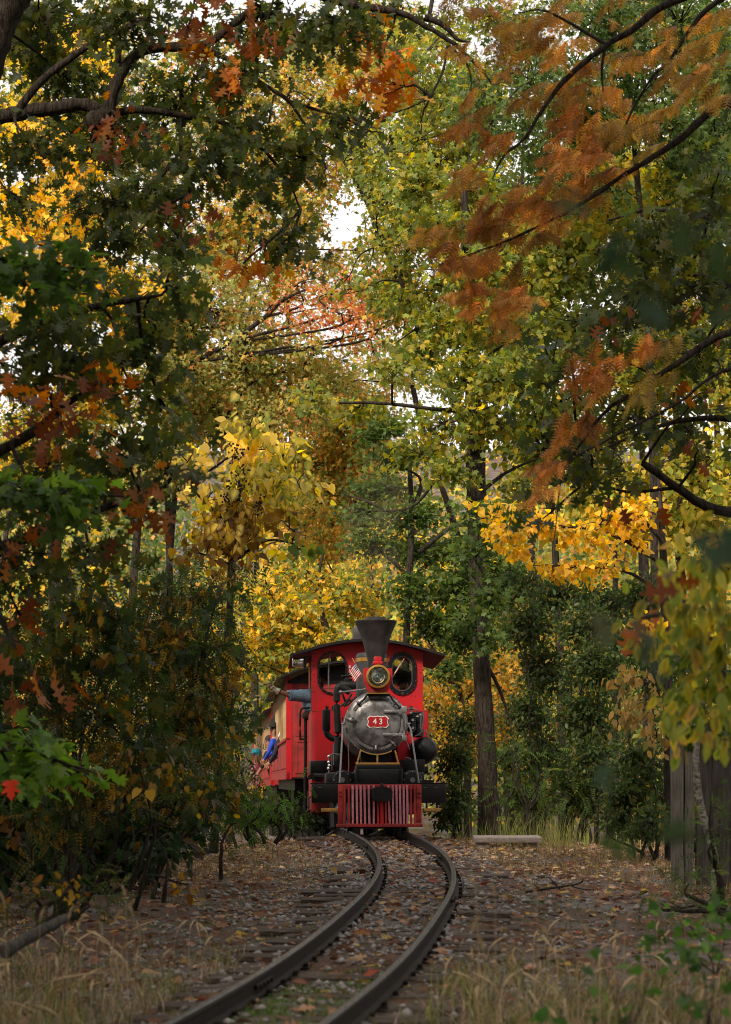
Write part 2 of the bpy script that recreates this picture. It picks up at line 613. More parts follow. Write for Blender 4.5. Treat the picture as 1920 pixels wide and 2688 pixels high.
# sleepers, each a part: three hewn variants that share meshes
sl_meshes = []
for k in range(5):
    mb = MB()
    w, h, l = .082 + .008 * rng.random(), .13, .80 + .05 * rng.random()
    segs = 9
    for i in range(segs + 1):
        x = -l + 2 * l * i / segs
        for (yy, zz) in ((-w, -h), (w, -h), (w, 0), (w * .55, .004), (-w * .5, .003), (-w, -.006)):
            mb.v.append((x, yy + rng.normal(0, .004), zz + rng.normal(0, .0035)))
    for i in range(segs):
        for j in range(6):
            mb.f.append((i * 6 + j, i * 6 + (j + 1) % 6, i * 6 + 6 + (j + 1) % 6, i * 6 + 6 + j))
    mb.f += [tuple(range(6)), tuple(segs * 6 + j for j in range(6))]
    mb.m = [0] * len(mb.f)
    o = mb.build('sleeper', M['sleeper'], track, smooth=30)
    sl_meshes.append(o.data)
    bpy.data.objects.remove(o)
plates = MB()
bolts = MB()
Y = 8.2
while Y < 62:
    c, d, r = track_frame(Y)
    o = bpy.data.objects.new('sleeper', sl_meshes[int(rng.integers(5))])
    COL.objects.link(o)
    o.parent = track
    off = rng.normal(0, .06)
    o.scale = (rng.uniform(.86, 1.03), 1, 1)
    o.location = c + r * off + Vector((0, 0, -.118 + min(0.004, rng.normal(-.004, .012))))
    o.rotation_euler = (rng.normal(0, .02), rng.normal(0, .006), math.atan2(r.y, r.x) + rng.normal(0, .025))
    if Y < 31:
        for s in (-1, 1):
            q = c + r * (s * (G / 2 + .024))
            plates.box((q.x - .075, q.y - .06, q.z - .117), (q.x + .075, q.y + .06, q.z - .1085))
            for e in (-1, 1):
                b = q + r * (e * .056)
                bolts.box((b.x - .014, b.y - .014, b.z - .11), (b.x + .014, b.y + .014, b.z - .088))
                b = b + d * .03 * e
                bolts.box((b.x - .011, b.y - .011, b.z - .11), (b.x + .011, b.y + .011, b.z - .085))
    Y += .47 + rng.normal(0, .022)
tag(plates.build('tie_plate', M['rail'], track, smooth=0), kind='stuff')
tag(bolts.build('rail_spike', M['rail'], track, smooth=0), kind='stuff')
for s, Yj in ((-1, 27.6), (1, 25.3), (-1, 13.0), (1, 19.2)):
    c, d, r = track_frame(Yj)
    mb = MB()
    for e in (-1, 1):
        a = c + r * (s * (G / 2 + .024) + e * .017) - d * .24
        b = c + r * (s * (G / 2 + .024) + e * .017) + d * .24
        mb.tube([(a.x, a.y, a.z - .06), (b.x, b.y, b.z - .06)], .014, 6)
        for q in (-.18, -.06, .06, .18):
            m_ = c + r * (s * (G / 2 + .024) + e * .030) + d * q
            mb.ball((m_.x, m_.y, m_.z - .06), .014, 6, 4)
    mb.build('fish_plate', M['rail'], track)

# concrete slab beside the line
c0 = P3(1247, 2200, 29.0)
slab = thing('concrete_slab', 'low pinkish concrete slab lying beside the track at the crest', 'concrete slab', (float(c0[0]) + .39, 29.3, 0))
zt = .062
MB().box((-.39, -.3, zt - .062), (.39, .34, zt), .006).build('slab_top', M['concrete'], slab)
MB().box((-.36, -.26, -.15), (-.22, .2, zt - .064), .004).build('support_block', M['concrete'], slab)
MB().box((.2, -.24, -.15), (.34, .2, zt - .064), .004).build('support_block', M['concrete'], slab)

# weathered board fence on the right
fz = float(ground_z(3.2, 23.0))
fence = thing('wooden_fence', 'weathered grey board fence behind the drooping leaves at the right', 'fence', (2.8, 23.0, fz))


def plank_mesh(w, h, t, name, m, x, y):
    mb = MB()
    n = 7
    for i in range(n + 1):
        z = -.15 + (h + .15) * i / n
        e = rng.normal(0, .0035, 4)
        mb.v += [(e[0], 0, z), (w + e[1], 0, z), (w + e[2], t, z), (e[3], t, z)]
    for i in range(n):
        for j in range(4):
            mb.f.append((i * 4 + j, i * 4 + (j + 1) % 4, i * 4 + 4 + (j + 1) % 4, i * 4 + 4 + j))
    mb.f += [(3, 2, 1, 0), tuple(n * 4 + j for j in range(4))]
    mb.m = [0] * len(mb.f)
    o = mb.build(name, m, fence, smooth=30)
    o.location = (x, y, 0)
    o.rotation_euler = (0, rng.normal(0, .006), rng.normal(0, .03))
    return o


plank_mesh(.105, 1.62, .13, 'post', M['greywood'], 0, -.05)
plank_mesh(.085, 1.55, .10, 'post', M['greywood'], .118, -.02)
xk = .225
for k in range(9):
    w = .15 + rng.random() * .03
    plank_mesh(w, 1.5 + rng.normal(0, .02), .025, 'plank', M['greywood_dark'], xk, .02 + rng.normal(0, .006))
    xk += w + .006
for z in (.35, 1.2):
    MB().box((.2, .052, z - .05), (xk, .10, z + .05), .004).build('fence_rail', M['greywood_dark'], fence)

# fallen log at the left, twig on the right
lg = MB()
pth = smooth_path([P3(178, 2408, 12.9), P3(130, 2432, 12.8), P3(60, 2470, 12.7), P3(10, 2500, 12.6)], 5)
lg.tube(pth, np.linspace(.022, .040, len(pth)) * (1 + rng.normal(0, .05, len(pth))), 12)
tag(lg.build('fallen_log', M['greywood_dark']), 'fallen grey log half hidden in dry grass at the left', 'log')
tw = MB()
for pts, r0 in (([(1380, 2352), (1450, 2342), (1520, 2330), (1532, 2318)], .011), ([(1470, 2345), (1455, 2328), (1440, 2312)], .007), ([(1500, 2336), (1530, 2345), (1560, 2346)], .006),
                ([(1420, 2346), (1400, 2330)], .005)):
    q = smooth_path([P3(a, b, 19.8) + np.array([0, 0, .03]) for a, b in pts], 4)
    tw.tube(q, np.linspace(r0, r0 * .5, len(q)), 6)
tag(tw.build('fallen_branch', M['bark_dark']), 'dead forked branch lying on the leaf litter right of the track', 'branch')
# ------------------------------------------------------------------ leaf shapes (unit length along x, width along y, cup along z)


def T_diamond():
    v = np.array([[0, 0, 0], [.45, .30, .07], [1, 0, -.06], [.45, -.30, .07]])
    return v, np.array([[0, 1, 2], [0, 2, 3]]), np.array([0, 1, .6, 1])


def T_oval(w=.27, droop=.12):
    v = np.array([[0, 0, 0], [.25, w * .8, .05], [.62, w * .85, .03], [1, 0, -droop], [.62, -w * .85, .03], [.25, -w * .8, .05], [.5, 0, -.02]])
    f = np.array([[0, 6, 1], [1, 6, 2], [2, 6, 3], [3, 6, 4], [4, 6, 5], [5, 6, 0]])
    return v, f, np.array([0.1, 1, 1, 1, 1, 1, 0])


def T_heart():
    v = np.array([[0, 0, 0], [-.08, .22, .03], [.15, .42, .06], [.5, .36, .03], [1, 0, -.14], [.5, -.36, .03], [.15, -.42, .06], [-.08, -.22, .03], [.4, 0, -.03]])
    f = np.array([[8, k, (k + 1) % 8] for k in range(8)])
    f = np.stack([f[:, 0], f[:, 2], f[:, 1]], -1)
    return v, f, np.array([0, .8, 1, 1, 1, 1, 1, .8, 0])


def T_star(n=5, inner=.45, droop=.16):
    v, e = [[.32, 0, .02]], [0]
    angs = np.radians([180, 118, 62, 0, -62, -118]) if n == 5 else None
    tip = [.34, .52, .66, .72, .66, .52]
    for k in range(6):
        a = angs[k]
        if k == 0:
            v.append([0, 0, 0]); e.append(.2)
        else:
            v.append([.32 + tip[k] * math.cos(a), tip[k] * math.sin(a), -droop * tip[k]]); e.append(1)
        b = angs[k] - math.radians(30)
        r = inner if k not in (0, 5) else .26
        v.append([.32 + r * math.cos(b) * .8, r * math.sin(b) * .8, .02]); e.append(.6)
    m = len(v) - 1
    f = np.array([[0, 1 + (k + 1) % m, 1 + k] for k in range(m)])
    return np.array(v), f, np.array(e)


def T_oak():
    half = [(.0, .015), (.20, .06), (.24, .22), (.20, .30), (.33, .27), (.38, .09), (.50, .12), (.50, .36), (.46, .44), (.62, .37), (.66, .11), (.76, .13), (.80, .30), (.88, .22), (.90, .08), (1.0, .0)]
    mids = [0, .22, .38, .58, .72, .88, 1.0]
    v = [(x, 0, -.03 * math.sin(x * 3)) for x in mids]
    e = [0] * len(v)
    f = []
    for s in (1, -1):
        b = len(v)
        for (x, y) in half[:-1]:
            v.append((x, s * y, .05 * y - .16 * x * x + (0.03 if y > .2 else 0)))
            e.append(1 if y > .2 else .5)
        fs = [(0, b + 0, b + 1), (0, b + 1, 1), (1, b + 1, b + 4), (b + 1, b + 2, b + 4), (b + 2, b + 3, b + 4), (1, b + 4, b + 5), (1, b + 5, 2), (2, b + 5, b + 6), (2, b + 6, 3),
              (3, b + 6, b + 9), (b + 6, b + 7, b + 9), (b + 7, b + 8, b + 9), (3, b + 9, b + 10), (3, b + 10, 4), (4, b + 10, b + 11), (4, b + 11, 5), (5, b + 11, b + 13), (b + 11, b + 12, b + 13),
              (5, b + 13, b + 14), (5, b + 14, 6)]
        f += fs if s > 0 else [(a, c, d) for a, d, c in fs]
    v = np.array(v)
    v[:len(mids), 2] = -.16 * v[:len(mids), 0] ** 2
    return v, np.array(f), np.array(e, float)


def T_pinnate(pairs=6):
    v, f, e = [], [], []

    def leaflet(p, d, l):
        b = len(v)
        d = np.array(d, float)
        d /= np.linalg.norm(d)
        w = np.array([-d[1], d[0], 0])
        p = np.array(p, float)
        v.extend([p, p + d * l * .45 + w * l * .2 + [0, 0, .02], p + d * l + [0, 0, -.05], p + d * l * .45 - w * l * .2 + [0, 0, .02]])
        f.extend([[b, b + 1, b + 2], [b, b + 2, b + 3]])
        e.extend([0, .7, 1, .7])
    for k in range(pairs):
        x = .12 + .75 * k / (pairs - 1)
        z = -.25 * x * x
        for s in (1, -1):
            leaflet((x, 0, z), (.55, s, -.15), .26 * (1 - .35 * k / pairs))
    leaflet((.9, 0, -.2), (1, 0, -.3), .2)
    return np.array(v), np.array(f), np.array(e)


def T_frond(n=6):
    """Feathery bald-cypress spray: a drooping rachis with thin side needles."""
    v, f, e = [], [], []
    for k in range(n):
        x = .05 + .9 * k / (n - 1)
        z = -.28 * x * x
        l = .34 * math.sin(math.pi * (.18 + .72 * k / n))
        for s in (1, -1):
            b = len(v)
            v.extend([[x - .07, 0, z], [x + .06, 0, z - .01], [x + .20, s * l, z - .10 - .05 * s]])
            f.append([b, b + 1, b + 2] if s > 0 else [b, b + 2, b + 1])
            e.extend([0, 0, 1])
    b = len(v)
    v.extend([[0, .010, 0], [0, -.010, 0], [1.04, 0, -.31]])
    f.append([b, b + 1, b + 2])
    e.extend([0, 0, .3])
    return np.array(v), np.array(f), np.array(e)


def T_trident():
    v = np.array([[0, 0, 0], [.42, .50, -.05], [.50, .20, .04], [1, 0, -.10], [.50, -.20, .04], [.42, -.50, -.05]])
    return v, np.array([[0, 2, 1], [0, 3, 2], [0, 4, 3], [0, 5, 4]]), np.array([.2, 1, .6, 1, .6, 1])


def T_oaklo():
    m = [0, .35, .65, 1.0]
    side = [(.16, .05), (.22, .30), (.38, .09), (.52, .44), (.66, .11), (.82, .28), (.90, .07)]
    v = [(x, 0, -.16 * x * x) for x in m]
    e = [0] * 4
    f = []
    for s in (1, -1):
        b = len(v)
        for x, y in side:
            v.append((x, s * y, .05 * y - .16 * x * x + (.03 if y > .2 else 0)))
            e.append(1 if y > .2 else .5)
        fs = [(0, b, 1), (b, b + 2, 1), (b, b + 1, b + 2), (1, b + 2, 2), (b + 2, b + 4, 2), (b + 2, b + 3, b + 4), (2, b + 4, 3), (b + 4, b + 6, 3), (b + 4, b + 5, b + 6)]
        f += fs if s > 0 else [(a, d, c) for a, c, d in fs]
    return np.array(v), np.array(f), np.array(e, float)


def T_maple():
    half = [(0, .03), (-.06, .20), (.10, .50), (.22, .41), (.27, .25), (.45, .42), (.66, .55), (.62, .38), (.56, .18), (.76, .24), (.84, .15)]
    pts = half + [(1.05, 0)] + [(x, -y) for x, y in half[::-1]]
    v = [(.35, 0, .03)] + [(x, y, -.25 * y * y - .10 * max(0, x - .35)) for x, y in pts]
    m = len(pts)
    e = [0] + [1] * m
    f = [(0, 1 + (k + 1) % m, 1 + k) for k in range(m)]
    return np.array(v), np.array(f), np.array(e, float)


TEMPL = {'maple': T_maple(), 'oaklo': T_oaklo(), 'trident': T_trident(), 'diamond': T_diamond(), 'oval': T_oval(), 'droop': T_oval(.24, .22), 'heart': T_heart(), 'star': T_star(), 'oak': T_oak(), 'pinnate': T_pinnate(), 'frond': T_frond()}
LEAF_AREA = {'maple': .55, 'oaklo': .42, 'trident': .40, 'diamond': .28, 'oval': .36, 'droop': .33, 'heart': .55, 'star': .55, 'oak': .42, 'pinnate': .28, 'frond': .16}


def norm(a):
    return a / (np.linalg.norm(a, axis=-1, keepdims=True) + 1e-9)


def leaf_verts(t, pos, ax, nr, size, c1, c2):
    v, f, e = TEMPL[t]
    ax = norm(ax)
    nr = norm(nr - ax * np.sum(ax * nr, -1, keepdims=True))
    bn = np.cross(nr, ax)
    n, k = len(pos), len(v)
    width = rng.uniform(.82, 1.15, (n, 1, 1))
    V = pos[:, None, :] + size[:, None, None] * (v[None, :, 0, None] * ax[:, None, :] + v[None, :, 1, None] * width * bn[:, None, :] + v[None, :, 2, None] * rng.uniform(.3, 1.8, (n, 1, 1)) * nr[:, None, :])
    C = c1[:, None, :] * (1 - e[None, :, None]) + c2[:, None, :] * e[None, :, None]
    Fc = f[None] + (np.arange(n) * k)[:, None, None]
    return V.reshape(-1, 3), Fc.reshape(-1, f.shape[1]), C.reshape(-1, 3), (ax, bn, nr)


# leaf colours (linear reflectance)
OAKG = [((.058, .080, .020), 4), ((.042, .064, .022), 3), ((.080, .095, .018), 3), ((.12, .115, .018), 1.5)]
MAPLEG = [((.060, .110, .022), 4), ((.080, .130, .024), 3), ((.050, .085, .022), 2)]
BRIGHTG = [((.095, .180, .028), 4), ((.12, .20, .03), 2), ((.07, .14, .025), 2)]
LIGHTG = [((.17, .20, .035), 4), ((.13, .18, .040), 3), ((.27, .25, .035), 3), ((.46, .34, .04), 1.2)]
DEEPG = [((.070, .115, .026), 4), ((.052, .090, .022), 3), ((.115, .145, .025), 2)]
SHRUBG = [((.026, .046, .011), 5), ((.038, .062, .013), 3), ((.06, .06, .012), 1.5), ((.14, .09, .014), .6)]
YELLOW = [((.66, .44, .05), 4), ((.60, .36, .03), 3), ((.44, .36, .045), 1)]
PALEYEL = [((.66, .50, .13), 4), ((.70, .52, .08), 3), ((.36, .36, .05), 1)]
GOLD = [((.66, .42, .04), 4), ((.60, .34, .03), 3), ((.46, .36, .05), 2), ((.26, .26, .04), 1)]
ORANGE = [((.52, .18, .025), 4), ((.44, .13, .02), 3), ((.58, .28, .03), 2)]
RUST = [((.22, .07, .022), 4), ((.16, .048, .018), 3), ((.30, .115, .03), 2)]
RED = [((.58, .19, .08), 3), ((.62, .30, .11), 4), ((.50, .13, .06), 1.5), ((.36, .30, .08), 2.5)]
OLIVE = [((.30, .31, .09), 4), ((.42, .36, .11), 3), ((.20, .26, .07), 3), ((.52, .38, .09), 1.2), ((.56, .24, .08), 1)]
AUTUMN = [((.60, .40, .08), 3), ((.34, .32, .07), 3), ((.58, .26, .07), 1.7), ((.20, .26, .06), 3)]
BROWNY = [((.24, .14, .028), 4), ((.32, .20, .035), 3), ((.15, .10, .02), 2), ((.13, .06, .016), 1.5)]
CYPRESS = [((.42, .19, .058), 4), ((.34, .150, .046), 3), ((.48, .26, .085), 2)]
CYPBROWN = [((.36, .20, .055), 4), ((.29, .17, .045), 3), ((.42, .22, .06), 2)]
CYPOLIVE = [((.36, .225, .06), 4), ((.29, .21, .05), 3)]
YGREEN = [((.17, .23, .04), 3), ((.28, .28, .045), 3), ((.50, .38, .05), 2), ((.10, .16, .04), 2)]


def pick(pal, n):
    c = np.array([p[0] for p in pal])
    w = np.array([p[1] for p in pal], float)
    return c[rng.choice(len(c), n, p=w / w.sum())]


COVER = 2.3
COMB = .85


class Plant:
    """A tree, shrub or bough: trunk and limbs as tapered tubes, crown as leaves on twigs; the leaves that show largest are parts of their own."""

    def __init__(self, name, label, cat='tree', group=None, bark='bark', base=None, leaf_name='leaf'):
        self.name, self.label, self.cat, self.group, self.bark, self.base, self.leaf_name = name, label, cat, group, bark, base, leaf_name
        self.trunk, self.limbs, self.nodes, self.batches = None, [], [], []

    def stem(self, pts, sides=12, n=6, jit=.06):
        """pts rows (px,py,Y,r): the trunk."""
        p = smooth_path([(*P3(a, b, c), r) for a, b, c, r in pts], n)
        p[:, :3] += np.cumsum(rng.normal(0, .004, (len(p), 3)), 0) * .4
        r = p[:, 3] * (1 + rng.normal(0, jit, len(p)))
        if self.trunk is None:
            self.trunk = (p[:, :3], r, sides)
        else:
            self.limbs.append((p[:, :3], r, sides))
        self.nodes += [tuple(q) for q in p[:, :3]]
        return self

    def limb(self, pts, Y=None, r=(.04, .012), sides=8, n=5, wig=.012):
        """pts rows (px,py) or (px,py,Y): a bough seen in the photograph."""
        rows = [(*P3(q[0], q[1], q[2] if len(q) > 2 else Y),) for q in pts]
        p = smooth_path(rows, n)
        p += np.cumsum(rng.normal(0, wig, p.shape), 0) * np.linspace(0, 1, len(p))[:, None] * .35
        self.limbs.append((p, np.linspace(r[0], r[1], len(p)) * (1 + rng.normal(0, .05, len(p))), sides))
        self.nodes += [tuple(q) for q in p]
        return self

    def pad(self, px, py, Y, rx, ry, leaf='oval', size=.1, pal=OAKG, pal2=None, cover=1.0, depth=None, per=9, droop=.5, pure=.55, jit=.25, twig=.006, connect=True, up=.5, max_n=6000, face=0.0):
        s = F / Y
        c = P3(px, py, Y)
        R = np.array([rx / s, depth if depth else max(.25, .8 * (rx + ry) / 2 / s), ry / s])
        area = math.pi * rx * ry
        n = int(min(max_n, COVER * cover * area / ((size * s) ** 2 * LEAF_AREA[leaf] * .6)))
        if n < 1:
            return self
        ncl = max(1, n // per)
        d = norm(rng.normal(0, 1, (ncl, 3)))
        rad = rng.uniform(.15, 1.0, (ncl, 1)) ** .45 * (1 + rng.normal(0, .16, (ncl, 1)))
        ends = c + d * rad * R
        hub = c.copy()
        if self.nodes:
            nd = np.array(self.nodes)
            near = nd[np.argmin(np.linalg.norm(nd - c, axis=1))]
            dist = np.linalg.norm(near - c)
            if dist > .5 * R.min():
                hub = c + (near - c) / dist * min(dist, .45 * R.mean())
            if connect and dist > .3:
                mid = (near + hub) / 2 + np.array([0, 0, .06 * dist]) + rng.normal(0, .05 * dist, 3)
                q = smooth_path([near, mid, hub, c + (c - hub) * .8], 4)
                rr = .010 + .006 * min(dist, 4)
                self.limbs.append((q, np.linspace(rr, .006, len(q)), 6))
        st = hub + (ends - hub) * rng.uniform(.1, .45, (ncl, 1)) + rng.normal(0, .08, (ncl, 3)) * R
        # twigs
        sag = (ends - st)
        if twig > 0:
            for k in range(ncl):
                if rng.random() < .55:
                    m = (st[k] + ends[k]) / 2 + np.array([0, 0, .10 * np.linalg.norm(sag[k])])
                    q = np.array([hub + (st[k] - hub) * .2, (st[k] + m) / 2, ends[k]])
                    self.limbs.append((q, np.array([twig * 1.3, twig * .9, twig * .4]), 3))
        u = rng.uniform(.25, 1.12, (ncl, per, 1))
        spread = size * .85
        pos = st[:, None, :] + sag[:, None, :] * u + rng.normal(0, spread, (ncl, per, 3)) * np.array([1, 1, .7])
        out = norm(sag)[:, None, :] * .7 + rng.normal(0, .6, (ncl, per, 3))
        out[..., 2] -= droop
        up_v = rng.normal(0, .55, (ncl, per, 3)) + np.array([0, -face, up])
        base = pick(pal, ncl)[:, None, :]
        cols = np.where(rng.random((ncl, per, 1)) < pure, base, pick(pal, ncl * per).reshape(ncl, per, 3))
        cols = cols * np.exp(rng.normal(0, jit, (ncl, per, 1)))
        col2 = cols if pal2 is None else pick(pal2, ncl * per).reshape(ncl, per, 3) * np.exp(rng.normal(0, .15, (ncl, per, 1)))
        sz = size * rng.uniform(.6, 1.2, (ncl * per,))
        self.batches.append((leaf, pos.reshape(-1, 3), out.reshape(-1, 3), up_v.reshape(-1, 3), sz, cols.reshape(-1, 3), col2.reshape(-1, 3)))
        return self

    def combs(self, px, py, Y, rx, ry, pal, cover=1.0, depth=.3, size=.115, lean=-.9, drop=.28):
        """cypress sprays: thin twigs running out and down, fronds hanging from them like combs."""
        s = F / Y
        c = P3(px, py, Y)
        per = 16
        n = max(2, int(COMB * cover * math.pi * rx * ry / ((size * s) ** 2 * .15 * .8) / per))
        P, A, U, S, K = [], [], [], [], []
        near = c
        if self.nodes:
            nd = np.array(self.nodes)
            near = nd[np.argmin(np.linalg.norm(nd - c, axis=1))]
        for _ in range(n):
            a = rng.uniform(0, 6.28)
            q = math.sqrt(rng.random()) * .8
            mid = c + np.array([rx / s * q * math.cos(a), rng.normal(0, depth * .6), ry / s * q * math.sin(a)])
            d = norm(np.array([lean + rng.normal(0, .5), rng.normal(0, .55), -drop + rng.normal(0, .38)]))
            L_ = rng.uniform(.16, .38)
            u = np.linspace(-.5, .5, per)[:, None]
            line = mid + d * L_ * u + np.array([0, 0, -1.0]) * (u + .5) ** 2 * .06
            if rng.random() < .75:
                self.limbs.append((np.vstack([line[0] * .7 + near * .3 if np.linalg.norm(near - line[0]) < .8 else line[0] - d * .06, line[0], line[per // 2], line[-1]]), np.array([.003, .0025, .002, .001]), 3))
            side = norm(np.cross(d, [0, 0, 1.0])) * np.where(np.arange(per) % 2 == 0, 1, -1)[:, None]
            P.append(line)
            A.append(d * .45 + side * .5 + np.array([0, 0, -.6]) + rng.normal(0, .3, (per, 3)))
            U.append(-side * .3 + np.array([0, -.8, .4]) + rng.normal(0, .3, (per, 3)))
            S.append(size * (1.15 - .75 * (u[:, 0] + .5) ** 2) * rng.uniform(.7, 1.15, per))
            K.append(pick(pal, 1) * np.exp(rng.normal(0, .22)) * np.exp(rng.normal(0, .32, (per, 1))))
        k = np.vstack(K)
        self.batches.append(('frond', np.vstack(P), np.vstack(A), np.vstack(U), np.concatenate(S), k, k * .9))
        return self

    def leaves_at(self, rows, leaf, size, pal, pal2=None, droop=.6):
        """single leaves at given (px,py,Y)."""
        pos = np.array([P3(*r[:3]) for r in rows])
        n = len(pos)
        ax = rng.normal(0, .6, (n, 3))
        ax[:, 2] -= droop
        up = rng.normal(0, .4, (n, 3)) + np.array([0, -.7, .4])
        c = pick(pal, n) * np.exp(rng.normal(0, .15, (n, 1)))
        self.batches.append((leaf, pos, ax, up, size * rng.uniform(.8, 1.15, n), c, c if pal2 is None else pick(pal2, n)))
        return self

    def build(self, parts=0, mat='leaf', crown_name='crown', trunk_name='trunk'):
        base = self.base
        if base is None:
            p = self.trunk[0][0] if self.trunk else self.limbs[0][0][0]
            base = (float(p[0]), float(p[1]), float(p[2]))
        base = np.array(base, float)
        root = thing(self.name, self.label, self.cat, tuple(base), group=self.group)
        if self.trunk:
            p, r, s = self.trunk
            v, f = tube_arrays(p - base, r, s)
            v += rng.normal(0, 1, v.shape) * np.repeat(r, s)[:, None] * .035
            finish(trunk_name, np_mesh(trunk_name, v, f, smooth=True), M[self.bark], root)
        big = [l for l in self.limbs if l[2] > 3]
        small = [l for l in self.limbs if l[2] == 3]
        for nm, ls in (('branches', big), ('twigs', small)):
            if not ls:
                continue
            V, Fc, b = [], [], 0
            for p, r, s in ls:
                v, f = tube_arrays(p - base, r, s)
                V.append(v)
                Fc.append(f + b)
                b += len(v)
            o = finish(nm, np_mesh(nm, np.vstack(V), np.vstack(Fc), smooth=True), M[self.bark], root)
            o['kind'] = 'stuff'
        # leaves: the ones that show largest become parts, the rest one crown
        score = []
        for bi, (t, pos, ax, nr, sz, c1, c2) in enumerate(self.batches):
            px = CX + pos[:, 0] * F / pos[:, 1]
            py = CY - (pos[:, 2] - H) * F / pos[:, 1]
            inside = (px > 0) & (px < 1920) & (py > 0) & (py < 2688)
            score.append(np.where(inside, sz * F / pos[:, 1] * rng.uniform(.75, 1, len(pos)), 0) - (pos[:, 1] - pos[:, 1].min()) * .5)
        allsc = np.concatenate(score) if score else np.zeros(0)
        chosen = np.zeros(len(allsc), bool)
        if parts and len(allsc):
            chosen[np.argsort(-allsc)[:parts]] = True
            chosen &= allsc > -1e3
        o0, V, Fc, Cc, b = 0, {}, {}, {}, {}
        for (t, pos, ax, nr, sz, c1, c2) in self.batches:
            ch = chosen[o0:o0 + len(pos)]
            o0 += len(pos)
            k = ~ch
            if k.any():
                v, f, c, _ = leaf_verts('oaklo' if t == 'oak' else t, pos[k] - base, ax[k], nr[k], sz[k], c1[k], c2[k])
                V.setdefault(0, []).append(v)
                Fc.setdefault(0, []).append(f + b.get(0, 0))
                Cc.setdefault(0, []).append(c)
                b[0] = b.get(0, 0) + len(v)
            if ch.any():
                self._parts(root, t, pos[ch] - base, ax[ch], nr[ch], sz[ch], c1[ch], c2[ch], mat)
        if V:
            o = finish(crown_name, np_mesh(crown_name, np.vstack(V[0]), np.vstack(Fc[0]), np.vstack(Cc[0])), M[mat], root)
            o['kind'] = 'stuff'
        self.root = root
        return root

    def _parts(self, root, t, pos, ax, nr, sz, c1, c2, mat):
        n = len(pos)
        nv = min(14, n)
        sel = rng.choice(n, nv, replace=False)
        meshes = []
        for s in sel:
            v, f, c, _ = leaf_verts(t, np.zeros((1, 3)), np.array([[1.0, 0, 0]]), np.array([[0, 0, 1.0]]), np.ones(1), c1[s:s + 1], c2[s:s + 1])
            me = np_mesh(self.leaf_name, v, f, c)
            me.materials.append(M[mat])
            meshes.append(me)
        near = np.argmin(np.linalg.norm(c1[:, None, :] - c1[sel][None], axis=-1) + .5 * np.linalg.norm(c2[:, None, :] - c2[sel][None], axis=-1) + rng.uniform(0, .01, (n, nv)), axis=1)
        ax = norm(ax)
        nr = norm(nr - ax * np.sum(ax * nr, -1, keepdims=True))
        bn = np.cross(nr, ax)
        for k in range(n):
            o = bpy.data.objects.new(self.leaf_name, meshes[near[k]])
            COL.objects.link(o)
            o.parent = root
            s = float(sz[k])
            o.matrix_local = Matrix(((ax[k][0] * s, bn[k][0] * s, nr[k][0] * s, pos[k][0]), (ax[k][1] * s, bn[k][1] * s, nr[k][1] * s, pos[k][1]),
                                     (ax[k][2] * s, bn[k][2] * s, nr[k][2] * s, pos[k][2]), (0, 0, 0, 1)))
# ------------------------------------------------------------------ the locomotive
LY, LX, LZ, YAW, PITCH = 30.0, .168, .08, math.radians(2.5), -.045
loco = thing('steam_locomotive', 'red and black narrow gauge steam locomotive numbered 43 with funnel chimney', 'locomotive', (LX, LY, LZ), (PITCH, 0, YAW))


def L(px, py, y):
    s = F / (LY + y)
    return Vector(((px - CX) / s - LX + .0437 * y, y, H - (py - CY) / s - LZ + .045 * y))


def Z1(x, z, y):
    """a point read in the enlarged view of the engine."""
    return L(640 + x * .36945, 1580 + z * .36945, y)


def part(mb, name, m, parent=None, smooth=35, label=None):
    o = mb.build(name, M[m] if isinstance(m, str) else [M[k] for k in m], parent or loco, smooth=smooth)
    if label:
        o['label'] = label
    return o


def stadium(cx, cz, w, h, n=10):
    """upright oblong with round ends, half width w, half height h."""
    p = []
    for k in range(n + 1):
        a = math.pi * k / n
        p.append((cx + w * math.cos(a), cz + (h - w) + w * math.sin(a)))
    for k in range(n + 1):
        a = math.pi + math.pi * k / n
        p.append((cx + w * math.cos(a), cz - (h - w) + w * math.sin(a)))
    return p


# pilot (cow-catcher): frame, slats, bolts
a, b = L(887.5, 2059, 0), L(1107.5, 2172, 0)
xl, xr, zt, zb = a.x, b.x, a.z, b.z
mb = MB()
mb.box((xl, -.012, zb + .045), (xl + .062, .02, zt), .004)
mb.box((xr - .062, -.012, zb + .045), (xr, .02, zt), .004)
mb.box((xl + .062, -.008, zt - .062), (xr - .062, .02, zt), .003)
mb.box((xl - .018, -.05, zb), (xr + .012, .03, zb + .042), .006)
pilot = part(mb, 'pilot', 'red_dark')
tops = [425, 470, 512, 555, 597, 638, 683, 738, 778, 818, 862, 893, 940, 980, 1017, 1057, 1095, 1133, 1175]
bots = [425, 475, 515, 560, 602, 645, 690, 738, 785, 826, 870, 908, 945, 985, 1023, 1060, 1098, 1135, 1178]
for k, (t, bt) in enumerate(zip(tops, bots)):
    pt, pb = L(800 + t * .2463, 2061, 0), L(800 + bt * .2463, 2163, 0)
    w = .0125 if k != 9 else .020
    mb = MB()
    zt_, zb_ = pt.z, pb.z
    vs = []
    for (px_, z_, yy) in ((pb.x, zb_, -.030), (pt.x, zt_, -.016)):
        vs += [(px_ - w, yy, z_), (px_ + w, yy, z_), (px_ + w, yy + .014, z_), (px_ - w, yy + .014, z_)]
    mb.add(vs, [(3, 2, 1, 0), (4, 5, 6, 7), (0, 1, 5, 4), (1, 2, 6, 5), (2, 3, 7, 6), (3, 0, 4, 7)])
    m = 'red' if k in (8, 9, 10) else ('red_dark' if k in (0, 1, 17, 18) else 'pink')
    part(mb, 'slat', m, pilot, smooth=0)
